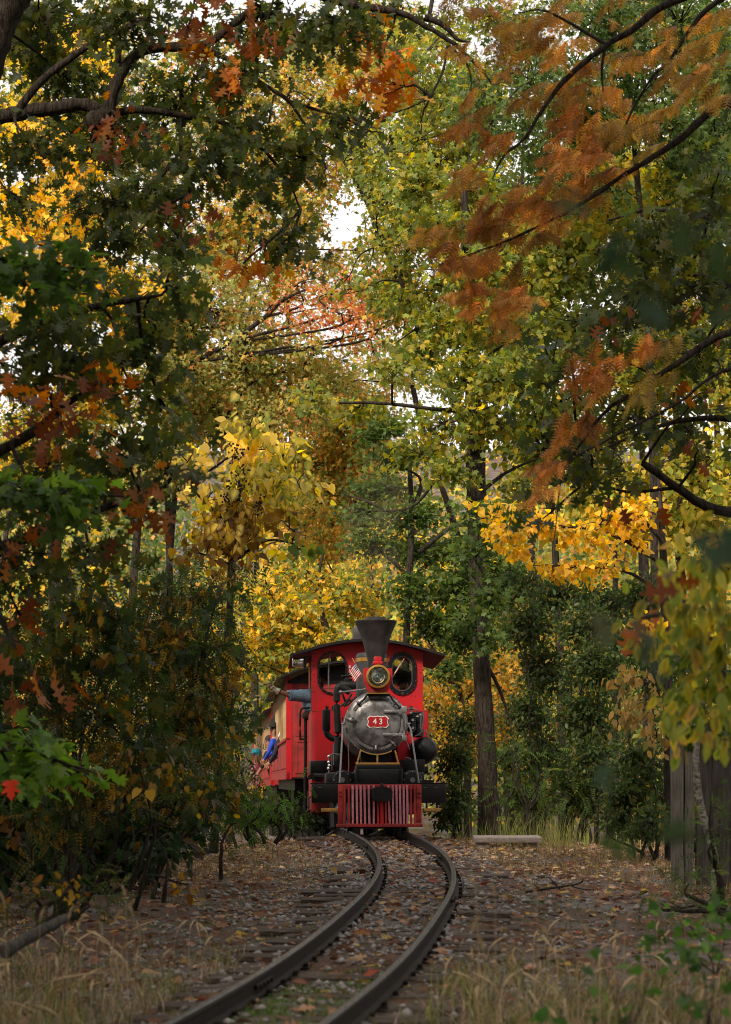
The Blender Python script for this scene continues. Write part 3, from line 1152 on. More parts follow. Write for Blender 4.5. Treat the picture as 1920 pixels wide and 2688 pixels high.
for (x, z) in ((381, 237), (381, 278), (1224, 248), (1224, 288)):
    q = L(800 + x * .2463, 2020 + z * .2463, 0)
    mb = MB()
    mb.lathe([(.0, -.04), (.014, -.036), (.018, -.024), (.018, -.010)], (q.x, 0, q.z), 'y', 12)
    part(mb, 'bolt', 'red_dark', pilot)
# buffer beam, its ends and footboards
a, b = L(818, 2058, .06), L(1172, 2108, .06)
mb = MB()
mb.box((a.x, .03, b.z), (b.x, .17, a.z), .008)
mb.box((a.x - .012, .025, a.z), (b.x + .012, .20, a.z + .012), .003)
beam = part(mb, 'buffer_beam', 'iron_gloss')
for x in (812, 835, 1112, 1140):
    q = L(x, 2068, .06)
    part(MB().box((q.x, .018, q.z), (q.x + .045, .03, q.z + .006)), 'rivet_strip', 'steel', beam)
for (x0, x1) in ((844, 886.5), (1112, 1157)):
    a, b = L(x0, 2122, .05), L(x1, 2131, .05)
    fb = part(MB().box((a.x, -.02, b.z), (b.x, .16, a.z), .004), 'footboard', 'gold')
    mb = MB()
    for t in (.2, .8):
        x = a.x + (b.x - a.x) * t
        mb.box((x - .012, .05, a.z), (x + .012, .062, a.z + .08))
    part(mb, 'hanger', 'iron', fb, smooth=0)
# coupler: chunky knuckle box with slot
q = L(1004, 2086, -.15)
s_ = .23 / 2
mb = MB()
out = [(-.125, .055), (-.085, .09), (.02, .098), (.10, .075), (.125, .03), (.12, -.045), (.085, -.075), (.02, -.083), (-.07, -.08), (-.115, -.05)]
mb.prism([(q.x + x, q.z + z) for x, z in out], -.16, .03)
inn = [(-.075, .06), (.015, .06), (.012, -.052), (-.07, -.05)]
mb.prism([(q.x + x, q.z + z) for x, z in inn], -.205, -.16)
cp = part(mb, 'coupler', 'iron_gloss', smooth=20)
part(MB().box((q.x - .055, -.209, q.z - .017), (q.x + .015, -.2055, q.z + .012)), 'slot', 'black_cloth', cp, smooth=0)
mb = MB()
mb.lathe([(.0, .045), (.016, .042), (.02, .03), (.02, 0)], (q.x, -.08, q.z + .09), 'z', 10)
mb.rod((q.x - .03, -.1, q.z - .08), (q.x - .035, -.1, q.z - .14), .012, 8)
part(mb, 'coupler_pin', 'iron', cp)

# smokebox and boiler
sc_ = L(989.5, 1897.5, .55)
R = .385
yb = .55
mb = MB()
mb.lathe([(R * .985, yb + .02), (R, yb + .035), (R, yb + .10), (R * .975, yb + .11), (R * .975, 1.38), (R * .99, 1.39), (R * .99, 1.45), (R * .95, 1.46), (R * .95, 3.3)], (sc_.x, 0, sc_.z), 'y', 64)
boiler = part(mb, 'boiler', 'graphite')
mb = MB()
for k in range(40):
    t = 2 * math.pi * k / 40
    mb.ball((sc_.x + R * .985 * math.cos(t), yb + .028, sc_.z + R * .985 * math.sin(t)), .010, 6, 4, (1, .8, 1))
part(mb, 'rivet', 'graphite', boiler)['kind'] = 'stuff'
mb = MB()
prof = [(0, yb - .085), (R * .30, yb - .083), (R * .55, yb - .074), (R * .68, yb - .060), (R * .745, yb - .045), (R * .75, yb - .018), (R * .86, yb - .010), (R * .93, yb + .002), (R * .965, yb + .018), (R * .98, yb + .03)]
mb.lathe(prof, (sc_.x, 0, sc_.z), 'y', 72)
door = part(mb, 'smokebox_door', 'graphite')
# clamp ring segments round the door
for a0, a1 in ((212, 262), (264, 318), (332, 392), (62, 118), (128, 150)):
    mb = MB()
    n = 14
    o_, i_ = [], []
    for k in range(n + 1):
        t = math.radians(a0 + (a1 - a0) * k / n)
        o_.append((sc_.x + R * .86 * math.cos(t), sc_.z + R * .86 * math.sin(t)))
        i_.append((sc_.x + R * .765 * math.cos(t), sc_.z + R * .765 * math.sin(t)))
    mb.prism(o_ + i_[::-1], yb - .032, yb - .006)
    part(mb, 'clamp_segment', 'graphite', door)
# clamps (dogs)
for ang, ln in ((268, .07), (308, .09), (47, .10), (132, .09), (172, .07)):
    t = math.radians(ang)
    c, s = math.cos(t), math.sin(t)
    mb = MB()
    mb.tube([(sc_.x + R * .72 * c, yb - .05, sc_.z + R * .72 * s), (sc_.x + R * .82 * c, yb - .055, sc_.z + R * .82 * s), (sc_.x + R * .95 * c, yb - .02, sc_.z + R * .95 * s)], [.012, .018, .014], 8)
    mb.ball((sc_.x + R * .83 * c, yb - .066, sc_.z + R * .83 * s), .017, 8, 6)
    part(mb, 'door_clamp', 'graphite', door)
# hinge straps, hinge pin
pin = Z1(1143, 860, .45)
for zz in (780, 945):
    a, b = Z1(1000 if zz == 780 else 992, zz - 12, .46), Z1(1150, zz + 10, .46)
    mb = MB()
    mb.tube([(a.x, .455, (a.z + b.z) / 2), (a.x + .05, .452, (a.z + b.z) / 2 - .002), (b.x, .475, (a.z + b.z) / 2)], .016, 6)
    mb.box((a.x, .448, (a.z + b.z) / 2 - .020), (b.x, .470, (a.z + b.z) / 2 + .020), .004)
    hg = part(mb, 'hinge_strap', 'graphite', door)
    for t in (.08, .35, .62):
        mb = MB()
        mb.ball((a.x + (b.x - a.x) * t, .447, (a.z + b.z) / 2), .011, 8, 6, (1, .7, 1))
        part(mb, 'hinge_rivet', 'graphite', door)
mb = MB()
a, b = Z1(1148, 742, .45), Z1(1140, 985, .45)
mb.rod((pin.x, .462, a.z), (pin.x, .462, b.z), .011)
mb.box((pin.x - .03, .44, a.z - .07), (pin.x + .035, .50, a.z + .005), .006)
mb.box((pin.x - .028, .44, b.z - .005), (pin.x + .03, .50, b.z + .06), .006)
part(mb, 'hinge_pin', 'graphite', door)
mb = MB()
h_ = Z1(768, 838, .45)
mb.ball(h_, .036, 10, 6, (1, .5, .8))
mb.ball(h_ + Vector((.02, -.015, .03)), .018, 8, 6)
part(mb, 'door_latch', 'graphite', door)
# number plate
pc = Z1(956, 851, .44)
py_ = yb - .092


def plate_outline(w, h):
    pts = []
    k = .16

    def arc(p, q, bulge, n=7):
        p, q = np.array(p), np.array(q)
        nrm = np.array([-(q - p)[1], (q - p)[0]])
        return [tuple(p + (q - p) * t + nrm * bulge * 4 * t * (1 - t)) for t in np.arange(n) / n]
    c1, c2, c3, c4 = (-w * .74, h), (w * .74, h), (w * .74, -h), (-w * .74, -h)
    mt, mbm = (0, h * .98), (0, -h * .98)
    e = [(-w, h * .52), c1, mt, c2, (w, h * .52), (w, -h * .52), c3, mbm, c4, (-w, -h * .52)]
    bl = [0.0, -.10, -.10, 0.0, -.18, 0, -.10, -.10, 0, -.18]
    for i in range(len(e)):
        pts += arc(e[i], e[(i + 1) % len(e)], bl[i])
    return pts


W_, H_ = .135, .078
plate = part(MB().prism([(pc.x + x, pc.z + z) for x, z in plate_outline(W_, H_)], py_, py_ + .012), 'number_plate', 'white', door, smooth=0)
part(MB().prism([(pc.x + x, pc.z + z) for x, z in plate_outline(W_ - .012, H_ - .012)], py_ - .004, py_ - .0005), 'plate_field', 'red', door, smooth=0)
for ch, dx in (('4', -.036), ('3', .036)):
    cu = bpy.data.curves.new('plate_number', 'FONT')
    cu.body = ch
    cu.size = .098
    cu.align_x = 'CENTER'
    cu.align_y = 'CENTER'
    cu.extrude = .0015
    cu.offset = .0012
    tmp = bpy.data.objects.new('plate_number', cu)
    COL.objects.link(tmp)
    nme = bpy.data.meshes.new_from_object(tmp.evaluated_get(bpy.context.evaluated_depsgraph_get()))
    bpy.data.objects.remove(tmp)
    nme.materials.clear()
    o = finish('plate_number', nme, M['white'], door, (pc.x + dx, py_ - .0065, pc.z))
    o.rotation_euler = (math.radians(90), 0, 0)

# chimney
ct = L(988, 1630, 1.0)
zbase = sc_.z + R * .9
mb = MB()
rt = .262
prof = [(.125, zbase - .03), (.128, zbase + .02), (.098, zbase + .06), (.093, zbase + .16), (.098, ct.z - .50), (.118, ct.z - .42), (.17, ct.z - .22), (rt - .008, ct.z - .015), (rt, ct.z - .008), (rt, ct.z + .006),
        (.13, ct.z + .02), (.125, ct.z + .022), (.125, ct.z + .052), (.112, ct.z + .052), (.11, ct.z - .1)]
mb.lathe(prof, (ct.x, 1.0, 0), 'z', 48)
part(mb, 'chimney', 'stack', smooth=50)
# steam dome with brass band
dc = L(977, 1712, 2.2)
mb = MB()
rd = .205
prof = [(rd, sc_.z + .2), (rd, dc.z - .07), (rd * .97, dc.z - .035), (rd * .86, dc.z - .012), (rd * .5, dc.z), (0, dc.z + .003)]
mb.lathe(prof, (dc.x, 2.2, 0), 'z', 40)
dome = part(mb, 'steam_dome', 'stack')
bz = L(977, 1733, 2.2).z
part(MB().lathe([(rd + .001, bz - .026), (rd + .006, bz - .022), (rd + .006, bz + .022), (rd + .001, bz + .026)], (dc.x, 2.2, 0), 'z', 40), 'brass_band', 'brass', dome)

# headlight: red case, stand, brass ring, reflector, bulb, lens, little chimney
hc = Z1(957, 530, .40)
ry = .145
mb = MB()
a, b = Z1(857, 470, .5), Z1(1057, 470, .5)
zlo = Z1(957, 628, .5).z
mb.prism([(a.x, a.z), (b.x, b.z), (b.x, hc.z - .03), (b.x - .045, zlo), (a.x + .045, zlo), (a.x, hc.z - .03)], .47, .74)
lamp = part(mb, 'headlight', 'red', smooth=20)
mb = MB()
mb.lathe([(ry * .80, .345), (ry * .83, .335), (ry * .97, .338), (ry, .35), (ry, .44), (ry * .86, .445), (ry * .80, .40), (ry * .80, .345)], (hc.x, 0, hc.z), 'y', 48, caps=False)
part(mb, 'brass_ring', 'brass', lamp)
mb = MB()
mb.lathe([(ry * .80, .372), (ry * .72, .40), (ry * .5, .43), (ry * .22, .452), (0, .455)], (hc.x, 0, hc.z), 'y', 40, caps=False)
part(mb, 'reflector', 'reflector', lamp)
mb = MB()
mb.lathe([(ry * .50, .350), (ry * .53, .346), (ry * .56, .350), (ry * .53, .355), (ry * .50, .350)], (hc.x, 0, hc.z), 'y', 40, caps=False)
mb.ball((hc.x, .415, hc.z), .016, 10, 8)
mb.rod((hc.x, .415, hc.z), (hc.x, .45, hc.z), .010)
part(mb, 'bulb', 'chrome', lamp)
part(MB().lathe([(0, .352), (ry * .5, .356), (ry * .80, .366)], (hc.x, 0, hc.z), 'y', 40, caps=False), 'lens', 'lens', lamp)
a, b = Z1(930, 388, .5), Z1(982, 420, .5)
mb = MB()
mb.box((a.x, .46, b.z), (b.x, .60, a.z), .006)
a, b = Z1(922, 420, .5), Z1(990, 440, .5)
mb.box((a.x, .45, b.z), (b.x, .62, a.z), .004)
mb.box((a.x + .02, .46, b.z - .05), (b.x - .02, .6, b.z))
part(mb, 'lamp_vent', 'red', lamp, smooth=20)
a, b, c, d = Z1(905, 598, .45), Z1(1012, 598, .45), Z1(1030, 643, .45), Z1(884, 643, .45)
part(MB().prism([(a.x, a.z), (b.x, b.z), (c.x, c.z), (d.x, d.z)], .40, .72), 'lamp_stand', 'red_dark', lamp, smooth=0)
mb = MB()
c, d = Z1(1036, 646, .42), Z1(880, 646, .42)
mb.box((d.x, .395, d.z - .012), (c.x, .73, d.z + .002), .002)
part(mb, 'stand_shelf', 'brass', lamp, smooth=0)
mb = MB()
for s0, pts in ((-1, [(884, 652), (858, 690), (822, 722)]), (1, [(1034, 652), (1068, 700), (1112, 745)])):
    q = [Z1(x, z, .43) for x, z in pts]
    mb.tube([(p.x, .45 + .02 * i, p.z) for i, p in enumerate(q)], .012, 6)
    mb.ball((q[-1].x, .48, q[-1].z), .022, 8, 6)
mb.box((Z1(884, 652, .43).x, .43, Z1(884, 658, .43).z - .02), (Z1(1034, 652, .43).x, .46, Z1(1034, 652, .43).z), .003)
part(mb, 'stand_leg', 'iron', lamp)


# two little flags: pole and cloth
def flag(p0, p1, cloth, name_side):
    f = thing('flag', 'small flag of stars and stripes ' + name_side, 'flag', group='flags on the headlight')
    f.location = Vector((LX, LY, LZ))
    f.rotation_euler = (PITCH, 0, YAW)
    mb = MB()
    mb.rod(p0, p1, .0045, 6)
    mb.ball(p1, .007, 6, 4)
    mb.build('flag_pole', M['tanwood'], f)
    o, u, v = cloth                                   # corner, along the hoist, along the fly
    nu, nv = 13, 14
    mb = MB()
    for i in range(nu + 1):
        for j in range(nv + 1):
            t, w = i / nu, j / nv
            q = o + u * t + v * w + Vector((0, .016 * math.sin(w * 8 + t * 2) * w, -.02 * w * w))
            mb.v.append(tuple(q))
    for i in range(nu):
        for j in range(nv):
            mb.f.append((i * (nv + 1) + j, i * (nv + 1) + j + 1, (i + 1) * (nv + 1) + j + 1, (i + 1) * (nv + 1) + j))
            if i < 7 and j < 6:
                mb.m.append(1 if (i % 2 == 1 and j % 2 == 1) else 2)
            else:
                mb.m.append(0 if i % 2 == 0 else 1)
    mb.build('flag_cloth', [M['stripe'], M['white'], M['blue']], f, smooth=0)


p0, p1 = Z1(845, 520, .55), Z1(776, 402, .55)
flag(p0, p1, (Z1(795, 432, .54), Z1(838, 512, .54) - Z1(795, 432, .54), Z1(752, 478, .56) - Z1(795, 432, .56)), 'spread wide on the left of the headlight')
p0, p1 = Z1(1062, 535, .55), Z1(1143, 404, .55)
flag(p0, p1, (Z1(1132, 424, .54), Z1(1078, 510, .54) - Z1(1132, 424, .54), Z1(1108, 428, .56) - Z1(1130, 424, .56) + Vector((0, .09, -.01))), 'hanging edge-on to the right of the headlight')

# saddle, brass step frame, cylinders, frame
mb = MB()
a, b = Z1(800, 1160, .45), Z1(1110, 1190, .45)
mb.box((a.x, .30, b.z), (b.x, .95, a.z), .006)
a, b = Z1(792, 1190, .35), Z1(1130, 1292, .35)
mb.box((a.x, .20, b.z), (b.x, .95, a.z), .01)
mb.box((a.x + .10, .95, a.z), (b.x - .10, 1.35, sc_.z - R * .8))
saddle = part(mb, 'saddle', 'iron')
for x in (800, 1118):
    q = Z1(x, 1240, .3)
    mb = MB()
    mb.box((q.x - .012, .17, q.z - .1), (q.x + .012, .30, q.z + .09), .003)
    mb.box((q.x - .05, .15, q.z - .105), (q.x + .05, .30, q.z - .085), .003)
    part(mb, 'bracket', 'iron_gloss', saddle)
mb = MB()
f0, f1, f2, f3 = Z1(835, 1050, .40), Z1(808, 1145, .40), Z1(1100, 1145, .40), Z1(1078, 1056, .40)
mid0, mid1 = Z1(952, 1082, .40), Z1(952, 1145, .40)
mb.rod(f0, f1, .010, 8)
mb.rod(f3, f2, .010, 8)
mb.rod(mid0, mid1, .011, 8)
mb.box((f1.x - .02, .385, f1.z - .02), (f2.x + .02, .425, f1.z + .004), .003)
arc_ = [(sc_.x + R * 1.015 * math.cos(math.radians(t)), .46, sc_.z + R * 1.015 * math.sin(math.radians(t))) for t in range(238, 303, 6)]
mb.tube(arc_, .007, 6)
part(mb, 'step_frame', 'gold')
for x0, x1, nm in ((585, 790, -1), (1132, 1285, 1)):
    a, b = Z1(x0, 1212, .6), Z1(x1, 1292, .6)
    cxm, czm = (a.x + b.x) / 2, (a.z + b.z) / 2
    mb = MB()
    mb.box((a.x, .55, b.z), (b.x, 1.25, a.z), .02)
    mb.lathe([(0, .47), (.10, .47), (.125, .49), (.125, .55)], (cxm - .02 * nm, 0, czm - .03), 'y', 24)
    cyl = part(mb, 'cylinder', 'iron')
    mb = MB()
    for k in range(8):
        t = k * math.pi / 4
        mb.ball((cxm - .02 * nm + .10 * math.cos(t), .468, czm - .03 + .10 * math.sin(t)), .010, 6, 4)
    mb.lathe([(0, .43), (.03, .43), (.035, .47)], (cxm - .02 * nm, 0, czm - .03), 'y', 12)
    for k in range(6):
        mb.ball((a.x + .03 + (b.x - a.x - .06) * k / 5, .54, a.z - .012), .008, 6, 4)
    part(mb, 'cylinder_bolt', 'steel', cyl)
mb = MB()
for s in (-1, 1):
    mb.box((s * .20 - .02, .16, .22), (s * .20 + .02, 5.2, .50))
mb.box((-.42, 1.3, .26), (.42, 5.3, .48))
mb.box((-.45, 3.1, .10), (.45, 5.1, .50))  # ash pan block added to darken the space below the cab
mb.box((-.30, .5, .16), (.30, 1.0, .40))
frm = part(mb, 'frame', 'iron', smooth=0)
mb = MB()
mb.box((-.70, 5.3, .30), (.80, 6.4, 1.10), .03)  # bunker box added to keep the view under the engine dark
part(mb, 'rear_bunker', 'red_dark')
for yy, rw in ((.75, .20), (2.0, .30), (3.0, .30), (4.4, .22)):
    for s in (-1, 1):
        mb = MB()
        mb.lathe([(rw - .05, -.035), (rw, -.03), (rw, .02), (rw + .022, .026), (rw + .022, .036), (rw - .04, .04), (.05, .035), (.05, -.05), (0, -.05)] if s < 0 else
                 [(rw - .05, .035), (rw, .03), (rw, -.02), (rw + .022, -.026), (rw + .022, -.036), (rw - .04, -.04), (.05, -.035), (.05, .05), (0, .05)], (s * .33, yy, rw + .002), 'x', 32)
        part(mb, 'wheel', 'iron')
for s in (-1, 1):
    mb = MB()
    mb.box((s * .42 - .015, 1.25, .29), (s * .42 + .015, 3.0, .35), .005)
    mb.ball((s * .42, 2.0, .32), .05, 10, 8, (.5, 1, 1))
    mb.ball((s * .42, 3.0, .32), .05, 10, 8, (.5, 1, 1))
    part(mb, 'connecting_rod', 'steel')

# side tanks
TY0 = 2.55
a, b = L(815.5, 1864, TY0), L(876, 1997, TY0)
ca = L(1124, 1868, TY0)
xt, xi = abs(a.x), .42
ztank = (a.z + ca.z) / 2
for s in (-1, 1):
    zbot = b.z if s < 0 else L(1120, 2000, TY0).z
    mb = MB()
    n, rr = 6, .085 if s < 0 else .03
    outl = [(s * .36, TY0), (s * (xt - rr), TY0)] + [(s * (xt - rr + rr * math.sin(t * math.pi / 2 / n)), TY0 + rr - rr * math.cos(t * math.pi / 2 / n)) for t in range(1, n + 1)] + [(s * xt, 3.95), (s * .36, 3.95)]
    vs = [(x, y, zbot) for x, y in outl] + [(x, y, ztank) for x, y in outl]
    k = len(outl)
    fs = [tuple(range(k)), tuple(range(2 * k - 1, k - 1, -1))] + [(i, (i + 1) % k, (i + 1) % k + k, i + k) for i in range(k)]
    mb.add(vs, fs)
    tk = part(mb, 'side_tank', 'red', smooth=40)
    mb = MB()
    mb.box((s * .37, TY0 - .006, ztank), (s * (xt - .02), 3.3, ztank + .008), .002)
    part(mb, 'tank_lip', 'red_dark', tk, smooth=0)
    for (xx, yy) in ((s * .55, TY0 + .15), (s * .47, TY0 + .1)):
        mb = MB()
        mb.lathe([(.035, 0), (.035, .02), (.018, .024), (.018, .045), (.024, .048), (.024, .06), (0, .066)], (xx, yy, ztank + .005), 'z', 12)
        part(mb, 'filler_cap', 'iron', tk)
a, b = Z1(474, 1128, 2.4), Z1(602, 1220, 2.4)
part(MB().box((a.x, 2.35, b.z), (b.x, 3.4, a.z), .01), 'running_board', 'iron_gloss')
a = Z1(1180, 1140, 2.4)
part(MB().box((a.x, 2.35, b.z), (xt - .02, 3.4, b.z + .09), .01), 'running_board', 'iron_gloss')

# cab
CYF = 3.2
xl, xr = L(819, 1800, CYF).x, L(1112, 1800, CYF).x
half = (xr - xl) / 2
cxc = (xl + xr) / 2
zc_mid, zc_side = L(965, 1686, CYF).z, L(1112, 1709, CYF).z
zfl = .52


def roof_z(x, over=0.0):
    return zc_mid + over - (zc_mid - zc_side) * ((x - cxc) / half) ** 2


def with_holes(outline, holes, y0, y1):
    """wall with holes, filled by triangulation, solid."""
    bm = bmesh.new()
    loops = [outline] + holes
    for lp in loops:
        vs = [bm.verts.new((x, y0, z)) for x, z in lp]
        for i in range(len(vs)):
            bm.edges.new((vs[i], vs[(i + 1) % len(vs)]))
    bmesh.ops.triangle_fill(bm, edges=bm.edges[:], use_beauty=True, use_dissolve=False)
    r = bmesh.ops.extrude_face_region(bm, geom=bm.faces[:])
    for v in [g for g in r['geom'] if isinstance(g, bmesh.types.BMVert)]:
        v.co.y = y1
    bm.verts.index_update()
    mb = MB()
    mb.add([v.co for v in bm.verts], [[v.index for v in f.verts] for f in bm.faces])
    bm.free()
    return mb


topline = [(xr + (xl - xr) * k / 16, roof_z(xr + (xl - xr) * k / 16, -.005)) for k in range(17)]
wl = (L(640 + 527 * .36945, 1580 + 350 * .36945, CYF), L(640 + 737 * .36945, 1580 + 656 * .36945, CYF))
wr = (Z1(1028, 355, CYF), Z1(1230, 660, CYF))
holes = []
for p, q in (wl, wr):
    holes.append(stadium((p.x + q.x) / 2, (p.z + q.z) / 2, (q.x - p.x) / 2 - .008, (p.z - q.z) / 2 - .008))
cab = part(with_holes([(xl, zfl), (xr, zfl)] + topline, holes, CYF, CYF + .02), 'cab_front', 'red', smooth=20)
for i, (p, q) in enumerate((wl, wr)):
    c_, z_, w_, h_ = (p.x + q.x) / 2, (p.z + q.z) / 2, (q.x - p.x) / 2, (p.z - q.z) / 2
    th = .022 if i == 0 else .052
    mb = MB()
    mb.ring(stadium(c_, z_, w_ + .004, h_ + .004), stadium(c_, z_, w_ - th, h_ - th), CYF - .022, CYF + .026)
    fr = part(mb, 'window_frame', 'iron_gloss', cab)
    mb = MB()
    for (x, z) in stadium(c_, z_, w_ - .006, h_ - .006, 8):
        mb.ball((x, CYF - .024, z), .006, 6, 4)
    part(mb, 'frame_screw', 'steel', fr)['kind'] = 'stuff'
    if i == 1:
        part(MB().ring(stadium(c_, z_, w_ - th, h_ - th), stadium(c_, z_, w_ - th - .008, h_ - th - .008), CYF - .012, CYF + .01), 'glazing_bead', 'steel', fr)
        part(MB().prism(stadium(c_, z_, w_ - th - .006, h_ - th - .006), CYF - .002, CYF + .004), 'window_pane', 'glass', fr, smooth=0)
        mb = MB()
        ring_ = [(c_ + .01 + .014 * math.cos(t * math.pi / 6), CYF - .03, z_ - h_ + .02 + .014 * math.sin(t * math.pi / 6)) for t in range(13)]
        mb.tube(ring_, .005, 6)
        part(mb, 'latch_ring', 'chrome', fr)
    else:
        a = Z1(605, 370, CYF)
        mb = MB()
        pth = smooth_path([(a.x + .02, CYF + .04, a.z), (a.x + .004, CYF + .04, a.z - .12), (a.x, CYF + .04, a.z - .55)], 5)
        mb.tube(pth, .010, 8)
        part(mb, 'window_post', 'steel', fr)
mb = MB()
for zz in (430, 478, 514, 575, 622, 690):
    q = Z1(499, zz * 1.0 - 60, CYF)
    mb.ball((q.x, CYF - .002, q.z), .012, 8, 6, (1, .6, 1))
for zz in (375, 405, 447, 492, 536, 575):
    q = Z1(1262, zz + 5, CYF)
    mb.ball((q.x, CYF - .002, q.z), .009, 8, 6, (1, .6, 1))
for (xx, zz) in ((1207, 628), (1192, 665), (1220, 666)):
    q = Z1(xx, zz, CYF)
    mb.ball((q.x, CYF - .002, q.z), .010, 8, 6, (1, .6, 1))
part(mb, 'cab_rivet', 'red_dark', cab)
YR = 5.25
sx = half - .01
for s in (-1, 1):
    x0 = cxc + s * half
    mb = MB()
    xa, xb = sorted((x0, x0 - s * .02))
    mb.box((xa, CYF + .02, zfl), (xb, CYF + 1.95, 1.42))                # waist panel
    mb.box((xa, CYF + .02, 1.42), (xb, CYF + .12, roof_z(x0) - .004))   # front pillar
    mb.box((xa, CYF + 1.0, 1.42), (xb, CYF + 1.95, roof_z(x0) - .004))  # rear quarter
    part(mb, 'cab_side', 'red', smooth=0)
    mb = MB()
    for yy in (.17, .24):
        mb.rod((x0 - s * .005, CYF + yy, 1.42), (x0 - s * .005, CYF + yy, roof_z(x0) - .02), .012, 8)
    part(mb, 'cab_post', 'iron')
mb = MB()
mb.box((xl + .02, CYF + .02, zfl), (xr - .02, YR, zfl + .03))
part(mb, 'cab_floor', 'iron', smooth=0)
mb = MB()
mb.box((xl + .03, YR - .12, zfl), (xr - .03, YR - .08, 1.30))
part(mb, 'cab_back', 'iron', smooth=0)
# backhead and valves seen through the open window
mb = MB()
mb.lathe([(.0, 3.62), (.30, 3.60), (.34, 3.56), (.34, 3.3)], (cxc, 0, 1.30), 'y', 24)
bh = part(mb, 'backhead', 'iron')
mb = MB()
for k in range(7):
    mb.ball((cxc - .55 + .07 * (k % 4), 3.45 + .05 * (k % 3), 1.70 + .05 * (k // 2)), .035, 8, 6)
mb.lathe([(.0, 3.36), (.055, 3.36), (.055, 3.42)], (cxc - .50, 0, 1.66), 'y', 16)
mb.tube(smooth_path([(cxc - .6, 3.4, 1.5), (cxc - .55, 3.42, 1.75), (cxc - .4, 3.5, 1.9)], 4), .014, 8)
part(mb, 'cab_valve', 'brass', bh)
# roof: arched sheet with overhang, drip edge
tipl, tipr = L(758, 1722, CYF - .25), L(1161, 1709, CYF - .25)
oh = .285
mb = MB()
n = 24
for yy in (CYF - .22, CYF + 2.15):
    for dz in (0, .035):
        for k in range(n + 1):
            t = -1 + 2 * k / n
            x = cxc + t * (half + oh)
            zz = roof_z(cxc + max(-1, min(1, (x - cxc) / half)) * half) - .0
            e = max(0, abs(x - cxc) - half)
            mb.v.append((x, yy, zz + dz + .001 - e * .30))
m_ = n + 1
for k in range(n):
    mb.f += [(k, k + 1, m_ + k + 1, m_ + k), (2 * m_ + k, 2 * m_ + k + 1, 3 * m_ + k + 1, 3 * m_ + k), (k, k + 1, 2 * m_ + k + 1, 2 * m_ + k), (m_ + k, m_ + k + 1, 3 * m_ + k + 1, 3 * m_ + k)]
mb.f += [(0, m_, 3 * m_, 2 * m_), (n, m_ + n, 3 * m_ + n, 2 * m_ + n)]
mb.m = [0] * len(mb.f)
roof = part(mb, 'cab_roof', 'iron', smooth=30)
a, b = L(928, 1645, 4.0), L(952, 1690, 4.0)
part(MB().box((a.x, 3.8, b.z - .05), (a.x + .28, 4.2, a.z), .01), 'roof_vent', 'stack', roof)
# chrome lamp under the roof corner, handrail, hand post
a, b = Z1(345, 397, CYF + .05), Z1(440, 462, CYF + .05)
mb = MB()
mb.box((a.x, CYF - .06, b.z), (b.x, CYF + .05, a.z), .022)
sl = part(mb, 'corner_lamp', 'chrome')
part(MB().box((a.x + .02, CYF - .066, b.z + .045), (b.x - .14, CYF - .055, a.z - .025), .004), 'lamp_glass', 'reflector', sl)
part(MB().box((a.x + .15, CYF - .07, a.z - .14), (b.x + .01, CYF + .03, a.z + .012), .004), 'lamp_bracket', 'iron', sl)
mb = MB()
hr = [(470, 750), (425, 755), (404, 785), (402, 960), (412, 975), (440, 978)]
q = smooth_path([tuple(Z1(x, z, 3.9)) for x, z in hr], 4)
mb.tube(q, .014, 8)
part(mb, 'handrail', 'iron')
mb = MB()
a, b = Z1(440, 800, 3.9), Z1(438, 1480, 3.9)
mb.rod(a, b, .022, 10)
part(mb, 'grab_post', 'iron')

# pipework on the left: riser with elbow, canister, valve with handwheel, braces, thin pipes
mb = MB()
y = 1.55
q = [Z1(x, z, y) for x, z in ((760, 640), (705, 612), (676, 604), (664, 650), (664, 800), (672, 960), (660, 1130))]
mb.tube(smooth_path([tuple(p) for p in q], 5), .044, 14)
part(mb, 'steam_pipe', 'iron')
mb = MB()
a, b = Z1(588, 770, 2.1), Z1(588, 905, 2.1)
rc = .053
mb.lathe([(0, a.z + .015), (rc * .6, a.z + .01), (rc, a.z), (rc, b.z), (rc * .8, b.z - .02)], (a.x, 2.1, 0), 'z', 20)
q = [Z1(x, z, 2.1) for x, z in ((588, 900), (592, 935), (620, 965), (660, 975))]
mb.tube(smooth_path([tuple(p) for p in q], 4), .040, 12)
mb.rod(a + Vector((0, 0, .01)), a + Vector((0, 0, .06)), .012)
part(mb, 'oil_canister', 'iron_gloss')
mb = MB()
va, vb = Z1(690, 590, 1.9), Z1(800, 590, 1.9)
mb.tube([tuple(va), tuple(va * .6 + vb * .4), tuple(vb)], [.045, .062, .05], 14)
vc = Z1(745, 590, 1.9)
mb.rod(vc, vc + Vector((0, 0, .16)), .014, 8)
mb.lathe([(.038, vc.z + .03), (.05, vc.z + .05), (.05, vc.z + .075), (.03, vc.z + .09)], (vc.x, vc.y, 0), 'z', 14)
wh = vc + Vector((0, 0, .115))
ring_ = [(wh.x + .085 * math.cos(t * math.pi / 8), wh.y + .085 * math.sin(t * math.pi / 8), wh.z) for t in range(17)]
mb.tube(ring_, .009, 6, cap=False)
for t in range(3):
    mb.rod((wh.x - .085 * math.cos(t), wh.y - .085 * math.sin(t), wh.z), (wh.x + .085 * math.cos(t), wh.y + .085 * math.sin(t), wh.z), .005, 5)
part(mb, 'steam_valve', 'iron')
mb = MB()
a = Z1(757, 515, 1.9)
mb.tube(smooth_path([(a.x, 1.9, a.z - .02), (a.x - .004, 1.9, a.z + .05), (a.x + .004, 1.9, a.z + .08)], 4), .006, 6)
mb.lathe([(.0, a.z + .12), (.012, a.z + .115), (.014, a.z + .085), (.006, a.z + .075)], (a.x, 1.9, 0), 'z', 10)
part(mb, 'whistle', 'chrome')
